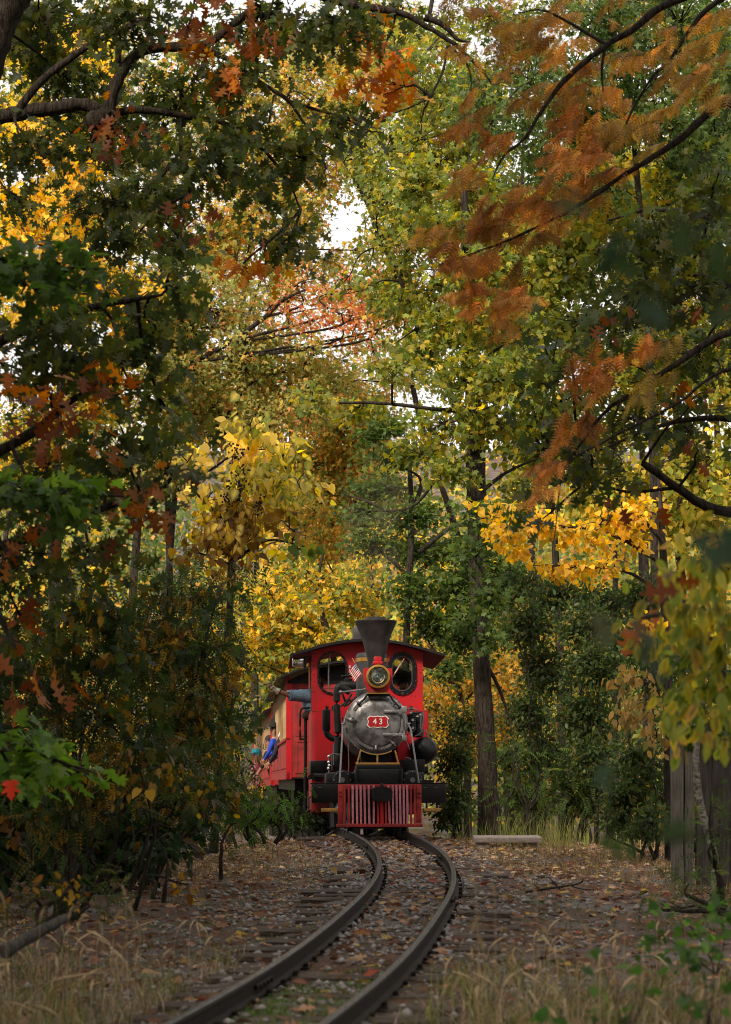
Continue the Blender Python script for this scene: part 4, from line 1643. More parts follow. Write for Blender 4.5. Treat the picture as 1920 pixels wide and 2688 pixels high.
mb = MB()
mb.tube([tuple(Z1(686, 640, 1.2)), tuple(Z1(780, 632, 1.1)), tuple(Z1(885, 616, 1.0))], .011, 8)
mb.ball(Z1(692, 640, 1.2), .026, 8, 6)
part(mb, 'pull_rod', 'steel')
mb = MB()
for p, q in (((700, 640), (735, 740)), ((770, 650), (712, 745)), ((735, 735), (800, 672)), ((690, 740), (760, 690))):
    mb.rod(Z1(*p, 1.3), Z1(*q, 1.3), .014, 8)
part(mb, 'brace', 'iron')
for pts in (((707, 870), (683, 1288)), ((1172, 870), (1190, 905), (1202, 985), (1246, 1288))):
    mb = MB()
    q = [Z1(x, z, .50 - .28 * k / (len(pts) - 1)) for k, (x, z) in enumerate(pts)]
    mb.tube([tuple(p) for p in q], .0125, 10)
    mb.box((q[-1].x - .03, q[-1].y - .03, q[-1].z - .03), (q[-1].x + .03, q[-1].y + .03, q[-1].z - .004), .004)
    mb.ball(q[0], .022, 8, 6)
    part(mb, 'stay_rod', 'steel')
mb = MB()
for pts in (((607, 1095), (605, 1130), (612, 1170), (606, 1215)), ((600, 1100), (640, 1080), (700, 1090)), ((745, 1000), (748, 1180), (735, 1230)), ((640, 1010), (640, 1160))):
    mb.tube(smooth_path([tuple(Z1(x, z, 1.2)) for x, z in pts], 4), .008, 6)
part(mb, 'oil_line', 'steel')
mb = MB()
for (x, z) in ((607, 1100), (606, 1140), (610, 1165), (604, 1185)):
    mb.ball(Z1(x, z, 1.15), .022, 8, 6)
part(mb, 'lubricator', 'chrome')
mb = MB()
a, b = Z1(628, 1080, 1.4), Z1(700, 1200, 1.4)
mb.box((a.x, 1.3, b.z), (b.x, 1.7, a.z), .01)
mb.rod(Z1(500, 1238, 2.2), Z1(590, 1238, 2.2), .035)
for k in range(4):
    mb.rod(Z1(470 + 20 * k, 1230 + 8 * k, 2.3), Z1(480 + 24 * k, 1260 + 4 * k, 2.3), .03, 8)
part(mb, 'valve_chest', 'iron')
# right side: ribbed air pump, pipes, reservoir with cock
mb = MB()
a, b = Z1(1238, 790, 1.8), Z1(1238, 955, 1.8)
mb.lathe([(0, a.z + .02), (.07, a.z + .015), (.085, a.z), (.085, a.z - .12), (.06, a.z - .13), (.06, b.z + .1), (.08, b.z + .09), (.08, b.z), (.0, b.z - .02)], (a.x, 1.8, 0), 'z', 24)
a2, b2 = Z1(1192, 800, 1.6), Z1(1192, 905, 1.6)
prof = []
for k in range(9):
    z0 = a2.z + (b2.z - a2.z) * k / 8.0
    prof += [(.062, z0), (.062, z0 - .012), (.045, z0 - .016), (.045, z0 - .024)]
mb.lathe([(0, a2.z + .01)] + prof + [(0, b2.z - .05)], (a2.x, 1.6, 0), 'z', 20)
pump = part(mb, 'air_pump', 'iron_gloss')
mb = MB()
for (x, z) in ((1192, 785), (1205, 838), (1180, 862), (1205, 895), (1240, 812), (1262, 800)):
    mb.lathe([(0, -.012), (.016, -.010), (.02, .0), (.02, .012)], Z1(x, z, 1.5), 'y', 10)
part(mb, 'pump_fitting', 'chrome', pump)
mb = MB()
for pts in (((1240, 770), (1200, 755), (1150, 762)), ((1265, 810), (1262, 905), (1300, 915), (1305, 965)), ((1210, 920), (1180, 930), (1165, 950)), ((1275, 780), (1280, 830), (1270, 900)),
            ((1220, 955), (1250, 940), (1278, 915)), ((1140, 960), (1165, 1010), (1180, 1050)), ((1150, 1110), (1185, 1115), (1192, 1160), (1190, 1220))):
    mb.tube(smooth_path([tuple(Z1(x, z, 1.45)) for x, z in pts], 5), .008, 6)
part(mb, 'air_line', 'steel')
mb = MB()
rc_ = Z1(1284, 1055, 1.9)
rr = .172
mb.lathe([(0, 1.72), (rr * .5, 1.735), (rr * .85, 1.78), (rr, 1.86), (rr, 3.1), (rr * .8, 3.2), (0, 3.24)], (rc_.x, 0, rc_.z), 'y', 36)
res = part(mb, 'air_reservoir', 'iron_gloss')
mb = MB()
a = Z1(1365, 1055, 1.9)
mb.rod((rc_.x + rr - .02, 1.9, rc_.z), (a.x + .01, 1.9, a.z), .014, 8)
mb.tube([(a.x, 1.9, a.z + .01), (a.x + .018, 1.9, a.z), (a.x + .016, 1.9, a.z - .075)], .014, 8)
mb.ball((rc_.x - .04, 1.74, rc_.z + .01), .014, 8, 6)
part(mb, 'drain_cock', 'iron', res)
mb = MB()
a, b = Z1(1275, 1265, 1.0), Z1(1356, 1285, 1.0)
mb.box((a.x - .1, .95, b.z), (b.x, 1.1, a.z), .004)
mb.box((Z1(1130, 1150, 1.2).x, 1.2, Z1(1130, 1212, 1.2).z), (Z1(1290, 1150, 1.2).x, 1.8, Z1(1130, 1120, 1.2).z), .01)
part(mb, 'step_bracket', 'iron')
# ------------------------------------------------------------------ the coaches
def coach(label, near, far, length, wz, hz_waist, hz_eave, width, with_front):
    n, f = np.array(near), np.array(far)
    yaw = math.atan2(-(f[0] - n[0]), f[1] - n[1])
    pitch = math.atan2(f[2] - n[2], math.hypot(f[0] - n[0], f[1] - n[1]))
    c = thing('passenger_coach', label, 'railway coach', tuple(n), (pitch, 0, yaw), group='coaches behind the engine')
    # lower side: red panels, each a part
    npan = 6
    for s in (0, 1):
        for k in range(npan):
            y0, y1 = length * k / npan + .012, length * (k + 1) / npan - .012
            x = 0 if s == 0 else width - .04
            mb = MB()
            mb.box((x, y0, .09), (x + .04, y1, hz_waist - .03), .004)
            mb.box((x - .012 if s == 0 else x + .04, y0 + .06, .14), (x if s == 0 else x + .052, y1 - .06, hz_waist - .08), .003)
            mb.build('side_panel', M['red_dark'], c, smooth=20)
    mb = MB()
    for s in (0, 1):
        x = -.03 if s == 0 else width - .05
        mb.box((x, 0, hz_waist - .03), (x + .08, length, hz_waist + .012), .004)
        mb.box((x + .01, 0, -.03), (x + .07, length, .085), .004)
    mb.build('side_rail', M['red_dark'], c, smooth=20)
    mb = MB()
    mb.box((.03, .02, -.02), (width - .03, length - .02, .03))
    mb.box((.12, .3, -.20), (width - .12, length - .3, -.03))
    def rail_at(y):
        q = Matrix.Translation(Vector(n)) @ Matrix.Rotation(yaw, 4, 'Z') @ Matrix.Rotation(pitch, 4, 'X') @ Vector((width / 2, y, 0))
        return float(rail_z(q.y)) - q.z
    mb.box((.35, .9, rail_at(1.8) + .12), (width - .35, 2.7, -.2))
    mb.box((.35, length - 2.7, rail_at(length - 1.8) + .12), (width - .35, length - .9, -.2))
    mb.build('floor', M['iron'], c, smooth=0)
    # tan posts with battens: each a part
    np_ = int(length / .56)
    mb0 = MB().box((.0, -.022, hz_waist + .012), (.062, .022, hz_eave), .004)
    proto = mb0.build('window_post', M['tanwood'], c, smooth=20)
    for s in (0, 1):
        for k in range(np_ + 1):
            if s == 0 and k == 0:
                continue
            o = proto if (s == 1 and k == np_) else proto.copy()
            if o is not proto:
                COL.objects.link(o)
                o.parent = c
            o.location = ((.008 if s == 0 else width - .07), .1 + (length - .2) * k / np_, 0)
    # red corner posts
    for y in (.0, length - .09):
        for x in (-.02, width - .07):
            MB().box((x, y, -.03), (x + .09, y + .09, hz_eave), .006).build('corner_post', M['red'], c, smooth=20)
    # ends
    for y in (.01, length - .05):
        mb = MB()
        mb.box((.06, y, .0), (width - .06, y + .035, hz_eave + .0))
        e = mb.build('end_wall', M['red_dark'], c, smooth=0)
        for (x0, x1) in ((.12, width * .5 - .04), (width * .5 + .04, width - .12)):
            for (z0, z1) in ((.06, hz_waist - .02), (hz_waist + .04, hz_eave - .12)):
                MB().ring([(x0, z0), (x1, z0), (x1, z1), (x0, z1)], [(x0 + .035, z0 + .035), (x1 - .035, z0 + .035), (x1 - .035, z1 - .035), (x0 + .035, z1 - .035)], y - .010, y - .0005).build('end_moulding', M['red_dark'], e, smooth=0)
    # seats
    ns = int(length / 1.1)
    for k in range(ns):
        y = .5 + k * (length - 1.0) / max(1, ns - 1)
        st = MB()
        st.box((.12, y, .38), (width - .12, y + .38, .42), .01)
        st.box((.12, y + .38, .3), (width - .12, y + .42, .80), .01)
        st.box((.16, y + .05, .03), (.20, y + .34, .38))
        st.box((width - .20, y + .05, .03), (width - .16, y + .34, .38))
        st.build('bench', M['tanwood'], c, smooth=0)
    # arched roof
    mb = MB()
    n_ = 18
    rows = []
    for yy in (-.26, length + .22):
        for dz in (0, .03):
            for k in range(n_ + 1):
                t = -1 + 2 * k / n_
                mb.v.append((width / 2 + t * (width / 2 + .17), yy, hz_eave - .03 + .26 * (1 - t * t) + dz))
    m2 = n_ + 1
    for k in range(n_):
        mb.f += [(k, k + 1, m2 + k + 1, m2 + k), (2 * m2 + k, 2 * m2 + k + 1, 3 * m2 + k + 1, 3 * m2 + k), (k, k + 1, 2 * m2 + k + 1, 2 * m2 + k), (m2 + k, m2 + k + 1, 3 * m2 + k + 1, 3 * m2 + k)]
    mb.f += [(0, m2, 3 * m2, 2 * m2), (n_, m2 + n_, 3 * m2 + n_, 2 * m2 + n_)]
    mb.m = [0] * len(mb.f)
    rf = mb.build('roof', M['iron'], c, smooth=30)
    for y in (.0, length - .03):
        mb = MB()
        arc = [(width / 2 + t * (width / 2), hz_eave - .04 + .255 * (1 - t * t)) for t in np.linspace(-1, 1, 13)]
        mb.prism(arc + [(width, hz_eave - .08), (0, hz_eave - .08)], y - .002, y + .03)
        mb.build('roof_end', M['iron'], rf, smooth=0)
    for yy in (1.4, 2.2, length - 2.2, length - 1.4):
        for s in (-1, 1):
            mb = MB()
            mb.lathe([(.13, -.03), (.19, -.03), (.19, .03), (.215, .035), (.215, .045), (.05, .045), (.05, -.05), (0, -.05)], (width / 2 + s * .33, yy, rail_at(yy) + .19), 'x', 24)
            mb.build('wheel', M['iron'], c)
    return c


nr1, fr1 = P3(755, 2041, 38.0), P3(714, 0, 50.0)
nr1[2] = .61
fr1[2] = .61 - .22
coach1 = coach('red open sided coach with tan posts directly behind the engine', nr1, fr1, 11.7, 0, .587, 1.50, 1.95, True)
nr2, fr2 = P3(713, 0, 51.2), P3(658, 0, 65.0)
nr2[2], fr2[2] = .84 - .587, .487 - .587
coach2 = coach('second red coach farther back, partly hidden by green leaves', nr2, fr2, 11.5, 0, .587, 1.50, 1.95, True)
mbx = MB()
_a = coach1.matrix_basis
mbx.box((.88, -1.6, -.16), (1.02, .35, -.06), .01)
mbx.build('drawbar', M['iron'], coach1)

# ------------------------------------------------------------------ people
LM = Matrix.Translation((LX, LY, LZ)) @ Matrix.Rotation(YAW, 4, 'Z') @ Matrix.Rotation(PITCH, 4, 'X')


def Q4(x, y, Y):
    """a point read in the enlarged view of the coaches."""
    return Vector(P3(640 + x * .16705, 1700 + y * .16705, Y))


def person(label, J, mats, sc_=1.0, hat=None, hatmat='black_cloth', shades=False, glove=None, facing=Vector((0, -1, 0)), hairc='hair', group=None):
    """J: joint name -> world position. One skinned body, materials by the nearest limb."""
    root_p = J['pelvis']
    root = thing('person', label, 'person', tuple(root_p), group=group)
    vs, es, rs, reg = [], [], [], []

    def add(p, r, par=None, region='torso'):
        vs.append(tuple(p - root_p))
        rs.append(r * sc_)
        if par is not None:
            es.append((par, len(vs) - 1))
            reg.append(region)
        return len(vs) - 1
    pel = add(J['pelvis'], .125)
    ab = add(J['pelvis'].lerp(J['chest'], .5), .115, pel)
    ch = add(J['chest'], .135, ab)
    hd = J['head']
    nk = add(J['chest'].lerp(hd, .52), .052, ch, 'skin')
    jaw = add(hd + Vector((0, 0, -.055 * sc_)) + facing * .02, .062, nk, 'skin')
    cr = add(hd + Vector((0, 0, .03 * sc_)), .088, jaw, 'skin')
    top = add(hd + Vector((0, 0, .085 * sc_)) - facing * .012, .060, cr, 'skin')
    for side in ('l', 'r'):
        if 'shoulder_' + side in J:
            s = add(J['shoulder_' + side], .066, ch)
            e0 = add(J['shoulder_' + side].lerp(J['elbow_' + side], .45), .056, s, 'sleeve')
            e = add(J['elbow_' + side], .043, e0, 'sleeve')
            w = add(J['wrist_' + side], .028, e, 'fore')
            d = (J['wrist_' + side] - J['elbow_' + side]).normalized()
            if 'hand_' + side in J:
                d = (J['hand_' + side] - J['wrist_' + side]).normalized()
            b = d.cross(Vector((0, -1, .2)))
            b = b.normalized() if b.length > .1 else Vector((0, 0, 1))
            pm = add(J['wrist_' + side] + d * .065 * sc_, .036, w, 'hand')
            for k, (o, ln) in enumerate(((-.030, .075), (-.010, .088), (.010, .083), (.029, .065))):
                k1 = add(J['wrist_' + side] + d * .105 * sc_ + b * o * sc_, .0105, pm, 'hand')
                k2 = add(J['wrist_' + side] + d * (.105 + ln * .55) * sc_ + b * o * 1.3 * sc_ + Vector((0, -.008, -.003)), .0095, k1, 'hand')
                add(J['wrist_' + side] + d * (.105 + ln) * sc_ + b * o * 1.5 * sc_ + Vector((0, -.022, -.006)), .007, k2, 'hand')
            t1 = add(J['wrist_' + side] + d * .045 * sc_ - b * .042 * sc_, .012, pm, 'hand')
            add(J['wrist_' + side] + d * .085 * sc_ - b * .065 * sc_, .009, t1, 'hand')
        if 'hip_' + side in J:
            h = add(J['hip_' + side], .085, pel, 'legs')
            k = add(J['knee_' + side], .062, h, 'legs')
            a = add(J['ankle_' + side], .042, k, 'shin')
            add(J['ankle_' + side] + facing * .16 + Vector((0, 0, -.05)), .036, a, 'shoe')
    me = bpy.data.meshes.new('body')
    me.from_pydata(vs, es, [])
    o = bpy.data.objects.new('body', me)
    COL.objects.link(o)
    sk = o.modifiers.new('skin', 'SKIN')
    sk.use_smooth_shade = True
    for i, v in enumerate(me.skin_vertices[0].data):
        v.radius = (rs[i], rs[i])
        v.use_root = i == 0
    for i in (pel, ab, ch):
        me.skin_vertices[0].data[i].radius = (rs[i] * 1.25, rs[i] * .85)
    sub = o.modifiers.new('sub', 'SUBSURF')
    sub.levels = sub.render_levels = 2
    dg = bpy.context.evaluated_depsgraph_get()
    m2 = bpy.data.meshes.new_from_object(o.evaluated_get(dg))
    bpy.data.objects.remove(o)
    names = ['torso', 'skin', 'sleeve', 'fore', 'hand', 'legs', 'shin', 'shoe']
    A = np.array([vs[a] for a, b in es])
    B = np.array([vs[b] for a, b in es])
    cs = np.array([p.center[:] for p in m2.polygons])
    AB = B - A
    t = np.clip(np.einsum('fij,ij->fi', cs[:, None] - A[None], AB) / (np.sum(AB * AB, -1) + 1e-9), 0, 1)
    dd = np.linalg.norm(cs[:, None] - (A[None] + t[..., None] * AB[None]), axis=-1) / np.array([(rs[a] + rs[b]) / 2 for a, b in es])[None]
    idx = np.argmin(dd, 1)
    m2.materials.clear()
    for nme in names:
        m2.materials.append(M[mats.get(nme, mats['torso'])])
    m2.polygons.foreach_set('material_index', [names.index(reg[i]) for i in idx])
    m2.polygons.foreach_set('use_smooth', [True] * len(m2.polygons))
    body = bpy.data.objects.new('body', m2)
    COL.objects.link(body)
    body.parent = root
    h = hd - root_p
    side = facing.cross(Vector((0, 0, 1))).normalized()
    for sg in (-1, 1):
        MB().ball(h + facing * .083 * sc_ + side * .032 * sc_ * sg + Vector((0, 0, .012)), .012 * sc_, 8, 6).build('eye', M['eye'], body)
        MB().ball(h + side * .088 * sc_ * sg, .026 * sc_, 8, 6, (.5, .6, 1)).build('ear', M[mats['skin']], body)
    MB().tube([h + facing * .085 * sc_ + Vector((0, 0, .01)), h + facing * .112 * sc_ + Vector((0, 0, -.025)), h + facing * .085 * sc_ + Vector((0, 0, -.032))], [.008, .014, .010], 6).build('nose', M[mats['skin']], body)
    MB().tube([h + facing * .083 * sc_ + side * .022 + Vector((0, 0, -.058)), h + facing * .092 * sc_ + Vector((0, 0, -.060)), h + facing * .083 * sc_ - side * .022 + Vector((0, 0, -.058))], .006, 6).build('mouth', M['red_dark'], body)
    mb = MB()
    mb.ball(h + Vector((0, 0, .045 * sc_)) - facing * .022 * sc_, .100 * sc_, 14, 10, (1, 1, .95))
    mb.build('hair', M[hairc], root)
    if hat == 'cap':
        mb = MB()
        mb.lathe([(.112 * sc_, 0), (.112 * sc_, .035 * sc_), (.095 * sc_, .075 * sc_), (.05 * sc_, .095 * sc_), (0, .10 * sc_)], h + Vector((0, 0, .055 * sc_)), 'z', 20)
        c = h + Vector((0, 0, .058 * sc_)) + facing * .11 * sc_
        mb.add([c - side * .08 * sc_, c + side * .08 * sc_, c + side * .055 * sc_ + facing * .085 * sc_ - Vector((0, 0, .012)), c - side * .055 * sc_ + facing * .085 * sc_ - Vector((0, 0, .012)),
                c - side * .08 * sc_ + Vector((0, 0, .008)), c + side * .08 * sc_ + Vector((0, 0, .008)), c + side * .055 * sc_ + facing * .085 * sc_ - Vector((0, 0, .006)), c - side * .055 * sc_ + facing * .085 * sc_ - Vector((0, 0, .006))],
               [(3, 2, 1, 0), (4, 5, 6, 7), (0, 1, 5, 4), (1, 2, 6, 5), (2, 3, 7, 6), (3, 0, 4, 7)])
        mb.build('cap', M[hatmat], root, smooth=30)
    if hat == 'brim':
        MB().lathe([(.19 * sc_, -.004), (.19 * sc_, .004), (.105 * sc_, .014), (.10 * sc_, .07), (.055 * sc_, .13), (.018 * sc_, .20), (0, .205)], h + Vector((0, 0, .055 * sc_)), 'z', 24).build('hat', M[hatmat], root, smooth=30)
    if shades:
        mb = MB()
        for sg in (-1, 1):
            mb.ball(h + facing * .088 * sc_ + side * .036 * sc_ * sg + Vector((0, 0, .012)), .030 * sc_, 10, 6, (1, .5, .75))
        mb.build('sunglasses', M['visor'], root)
    return root


def LW(v):
    return LM @ Vector(v)


# the driver leaning out, arm flung wide
sh = LW(Z1(487, 668, 3.95))
J = dict(pelvis=LW((-.50, 4.15, 1.38)), chest=LW(Z1(512, 700, 4.05)), head=LW(Z1(548, 548, 4.05)),
         shoulder_l=sh, elbow_l=LW(Z1(335, 664, 3.85)), wrist_l=LW(Z1(238, 634, 3.80)), hand_l=LW(Z1(160, 572, 3.75)),
         shoulder_r=LW((-.38, 4.2, 1.78)), elbow_r=LW((-.30, 4.15, 1.52)), wrist_r=LW((-.28, 3.95, 1.42)),
         hip_l=LW((-.58, 4.15, 1.30)), knee_l=LW((-.56, 4.05, .95)), ankle_l=LW((-.56, 4.15, .62)),
         hip_r=LW((-.40, 4.15, 1.30)), knee_r=LW((-.40, 4.05, .95)), ankle_r=LW((-.40, 4.15, .62)))
driver = person('engine driver in a blue shirt flinging a gloved arm out of the cab', J,
                dict(torso='denim', skin='skin_tan', sleeve='denim', fore='skin_tan', hand='glove', legs='navy', shin='navy', shoe='black_cloth'), hat='cap', hatmat='navy')
# sleeve cuff, glove gauntlet and shirt front as clothing pieces
rp = driver.location
el, wr_ = J['elbow_l'], J['wrist_l']
mb = MB()
pth = [sh - rp + Vector((.06, 0, -.01)), sh.lerp(el, .35) - rp, sh.lerp(el, .75) - rp, el.lerp(wr_, .02) - rp, el.lerp(wr_, .05) - rp]
mb.tube(smooth_path([tuple(p) for p in pth], 4), np.interp(np.arange(17), [0, 5, 10, 13, 16], [.105, .085, .075, .078, .072]) * (1 + rng.normal(0, .03, 17)), 18)
mb.build('sleeve', M['denim'], driver)
mb = MB()
d_ = (J['hand_l'] - wr_).normalized()
mb.tube([tuple(wr_ - rp - (wr_ - el).normalized() * .02), tuple(wr_ - rp + d_ * .03)], [.050, .036], 14)
mb.build('glove_cuff', M['glove'], driver)
mb = MB()
a, b, c, d = LW(Z1(425, 640, 3.9)), LW(Z1(487, 628, 3.9)), LW(Z1(490, 775, 3.9)), LW(Z1(452, 772, 3.9))
mb.tube([tuple(LW(Z1(478, 640, 4.0)) - rp), tuple(LW(Z1(472, 700, 4.0)) - rp), tuple(LW(Z1(478, 772, 4.0)) - rp)], [.10, .115, .10], 16)
mb.build('shirt_side', M['denim'], driver)
mb = MB()
mb.ball(Z1(455, 808, 3.85), .075, 12, 8, (1, 1, .85))
mb.box(Z1(432, 800, 3.8) + Vector((0, 0, -.02)), Z1(478, 825, 3.95), .01)
part(mb, 'arm_rest', 'bark_dark')

fh = LW(Z1(1142, 585, 3.8))
J = dict(pelvis=LW((.42, 4.2, 1.22)), chest=fh + Vector((.02, .06, -.34)), head=fh, shoulder_l=fh + Vector((-.17, .08, -.26)), elbow_l=fh + Vector((-.22, 0, -.52)), wrist_l=fh + Vector((-.18, -.2, -.6)),
         shoulder_r=fh + Vector((.19, .08, -.26)), elbow_r=fh + Vector((.22, 0, -.52)), wrist_r=fh + Vector((.18, -.2, -.6)),
         hip_l=LW((.34, 4.2, 1.15)), knee_l=LW((.34, 4.05, .9)), ankle_l=LW((.34, 4.2, .62)), hip_r=LW((.5, 4.2, 1.15)), knee_r=LW((.5, 4.05, .9)), ankle_r=LW((.5, 4.2, .62)))
person('fireman whose face shows dimly behind the right cab window', J, dict(torso='navy', skin='skin', sleeve='navy', fore='skin', hand='skin', legs='navy', shin='navy', shoe='black_cloth'), hat='cap', hatmat='black_cloth')


def passenger(label, head, Y, mats, lean=.0, sc_=1.0, arm_out=True, **kw):
    """seated by the open side of a coach, turned to look out."""
    h = head
    fac = kw.pop('facing', Vector((-.75, -.66, 0)).normalized())
    J = dict(head=h, chest=h + Vector((.02 + lean, .04, -.36 * sc_)), pelvis=h + Vector((.12 + lean * 2, .1, -.74 * sc_)))
    c, p = J['chest'], J['pelvis']
    J.update(shoulder_l=c + Vector((-.06, -.17, .09)) * sc_, elbow_l=c + Vector((-.14, -.20, -.15)) * sc_, wrist_l=c + Vector((-.22 if arm_out else -.08, -.05, -.27)) * sc_,
             shoulder_r=c + Vector((.06, .17, .09)) * sc_, elbow_r=c + Vector((-.08, .24, -.14)) * sc_, wrist_r=c + Vector((-.20 if arm_out else -.05, .12, -.26)) * sc_,
             hip_l=p + Vector((-.03, -.10, -.02)) * sc_, knee_l=p + Vector((.30, -.16, .02)) * sc_, ankle_l=p + Vector((.32, -.16, -.38)) * sc_,
             hip_r=p + Vector((.03, .10, -.02)) * sc_, knee_r=p + Vector((.36, .10, .02)) * sc_, ankle_r=p + Vector((.38, .10, -.38)) * sc_)
    return person(label, J, mats, sc_, facing=fac, **kw)


passenger('passenger in a pointed black hat and mirrored blue sunglasses', Q4(512, 1228, 47.4), 47.4, dict(torso='black_cloth', skin='skin', sleeve='black_cloth', fore='skin', hand='skin', legs='navy'), lean=.03, hat='brim', shades=True, group='passengers looking out of the coaches')
passenger('child in a royal blue jacket and black cap leaning on the coach side', Q4(478, 1290, 46.6), 46.6, dict(torso='royal', skin='skin', sleeve='royal', fore='royal', hand='skin', legs='navy'), sc_=.86, hat='cap', group='passengers looking out of the coaches')
p3 = passenger('passenger in a navy jacket with a white stripe beside the red corner post', Q4(655, 1225, 44.0), 44.0, dict(torso='navy', skin='skin', sleeve='navy', fore='navy', hand='skin', legs='navy'), lean=-.06, group='passengers looking out of the coaches')
mb = MB()
a, b = Q4(552, 1400, 43.7) - p3.location, Q4(582, 1330, 43.7) - p3.location
mb.tube([tuple(a), tuple((a + b) / 2 + Vector((0, -.01, 0))), tuple(b)], .018, 8)
mb.build('jacket_stripe', M['white'], p3)
h4 = Q4(392, 1480, 51.9)
passenger('passenger in black with a bare arm draped over the side of the second coach', h4, 51.9, dict(torso='black_cloth', skin='skin', sleeve='black_cloth', fore='skin', hand='skin', legs='black_cloth'), group='passengers looking out of the coaches')
h5 = Q4(200, 1690, 57.5)
p5 = passenger('passenger in a turquoise cap leaning far out of the second coach', h5, 57.5, dict(torso='pink', skin='skin', sleeve='skin', fore='skin', hand='skin', legs='navy'), hat='cap', hatmat='teal', hairc='teal', group='passengers looking out of the coaches')
# ------------------------------------------------------------------ trees and shrubs, each a thing
# --- big pin oak on the left, its boughs over the line
t = Plant('oak_tree', 'big dark green oak whose boughs arch over the track from the left', bark='bark_dark')
t.stem([(-620, 2560, 21.5, .30), (-560, 1900, 21.5, .27), (-420, 1200, 21.5, .24), (-240, 620, 21.6, .21), (-70, 250, 21.6, .17), (-10, 90, 21.6, .15), (50, -30, 21.7, .13), (150, -200, 22, .10), (200, -500, 22, .06), (210, -800, 22, .015)], 16)
t.limb([(-190, 480), (-60, 335), (0, 304), (77, 290), (160, 275), (236, 266), (284, 300)], 21.4, (.075, .05), 10)
t.limb([(40, 298), (100, 220), (165, 165), (230, 121), (295, 89), (355, 65), (393, 35), (400, -30)], 21.0, (.036, .020))
t.limb([(284, 300), (300, 230), (343, 154), (402, 127), (520, 121), (567, 103), (620, 65), (680, 20)], 21.2, (.056, .026), 10)
t.limb([(520, 124), (591, 151), (650, 195), (715, 236), (762, 266), (798, 313), (833, 366), (860, 450)], 21.1, (.028, .008))
t.limb([(762, 266), (839, 290), (887, 304), (957, 340), (1000, 350)], 21.1, (.016, .006), 6)
t.limb([(284, 300), (350, 288), (414, 290), (490, 304), (561, 316), (609, 337), (650, 372), (697, 414), (745, 490), (774, 567)], 21.3, (.036, .008))
t.limb([(475, 310), (475, 360), (480, 430), (500, 500)], 21.3, (.022, .010), 6)
t.limb([(450, 430), (400, 490), (370, 560), (350, 620)], 21.6, (.024, .008), 6)
t.limb([(310, 180), (310, 120), (290, 60)], 21.2, (.03, .015), 6)
t.limb([(235, 120), (210, 60), (190, 90)], 21.2, (.015, .008), 6)
t.limb([(500, -120), (700, -60), (875, 0), (960, 20), (1055, 38), (1120, 77), (1185, 118), (1256, 183), (1291, 225)], 20.5, (.048, .008), 8)
t.limb([(1115, 45), (1167, 65), (1208, 106), (1240, 110)], 20.5, (.03, .008), 6)
t.limb([(1175, 120), (1165, 180), (1140, 240), (1110, 300), (1098, 350)], 20.5, (.013, .005), 6)
t.limb([(1180, 118), (1225, 170), (1235, 230), (1230, 260)], 20.5, (.011, .005), 6)
mb_ = [(284, 300), (250, 316), (236, 305)]
t.limb(mb_, 21.2, (.085, .075), 10)
oak = dict(leaf='oak', size=.125, pal=OAKG, droop=.75, per=8)
for q in ((110, 90, 190, 120), (330, 40, 170, 80), (80, 380, 150, 90), (300, 350, 170, 110), (480, 230, 150, 90), (560, 400, 150, 100), (420, 500, 150, 90), (700, 70, 190, 90), (880, 80, 170, 90), (640, 330, 110, 80),
          (790, 420, 100, 100), (760, 640, 80, 90), (900, 330, 90, 80), (260, 520, 130, 80), (480, 630, 110, 70), (330, 640, 120, 70), (990, 40, 130, 60), (620, 200, 110, 70), (200, 220, 150, 90), (40, 520, 70, 60), (680, 500, 100, 70)):
    t.pad(*q[:2], 21 + rng.uniform(-1.2, 1.6), *q[2:], cover=1.05, **oak)
for q in ((-350, 100, 300, 300), (-500, 600, 300, 300), (200, -260, 420, 180), (800, -240, 400, 160), (1250, -260, 250, 150)):
    t.pad(*q[:2], 21 + rng.uniform(-2, 2), *q[2:], cover=.7, **oak)
for q, p in (((500, 50, 75, 50), RUST), ((1030, 215, 75, 80), ORANGE), ((1010, 130, 50, 50), ORANGE), ((575, 190, 50, 70), ORANGE), ((650, 680, 60, 55), ORANGE), ((320, 330, 50, 50), RUST), ((700, 55, 60, 60), RUST), ((480, 590, 50, 45), RUST)):
    t.pad(*q[:2], 20.6, *q[2:], leaf='oak', size=.145, pal=p, droop=.85, cover=1.0, per=8)
t.build(parts=300)

# --- second oak, nearer and lower on the left
t = Plant('oak_tree', 'lower left oak with large dark lobed leaves and clusters turned rust brown', bark='bark_dark')
t.stem([(-420, 2620, 17.5, .16), (-380, 2000, 17.5, .14), (-330, 1500, 17.5, .12), (-280, 1000, 17.5, .10), (-200, 600, 17.5, .06)], 12)
t.limb([(-300, 1150), (-100, 960), (80, 860), (260, 800), (420, 770)], 17.6, (.06, .012))
t.limb([(-320, 1400), (-120, 1250), (60, 1150), (190, 1060), (300, 1000)], 17.2, (.06, .012))
t.limb([(-340, 1600), (-100, 1480), (100, 1400), (280, 1330), (430, 1280)], 17.6, (.06, .012))
oak2 = dict(leaf='oak', size=.135, pal=OAKG, droop=.6, per=7)
for q in ((130, 860, 200, 90), (340, 800, 150, 90), (420, 880, 90, 90), (200, 930, 190, 80), (440, 730, 90, 70), (330, 1160, 160, 100), (120, 1200, 170, 80), (440, 1230, 80, 110), (300, 1290, 150, 70), (60, 1480, 130, 120), (240, 1470, 140, 90),
          (60, 1640, 110, 90), (330, 980, 110, 90), (420, 1060, 60, 80), (40, 1010, 90, 80)):
    t.pad(*q[:2], 17.4 + rng.uniform(-.8, 1.2), *q[2:], cover=.95, **oak2)
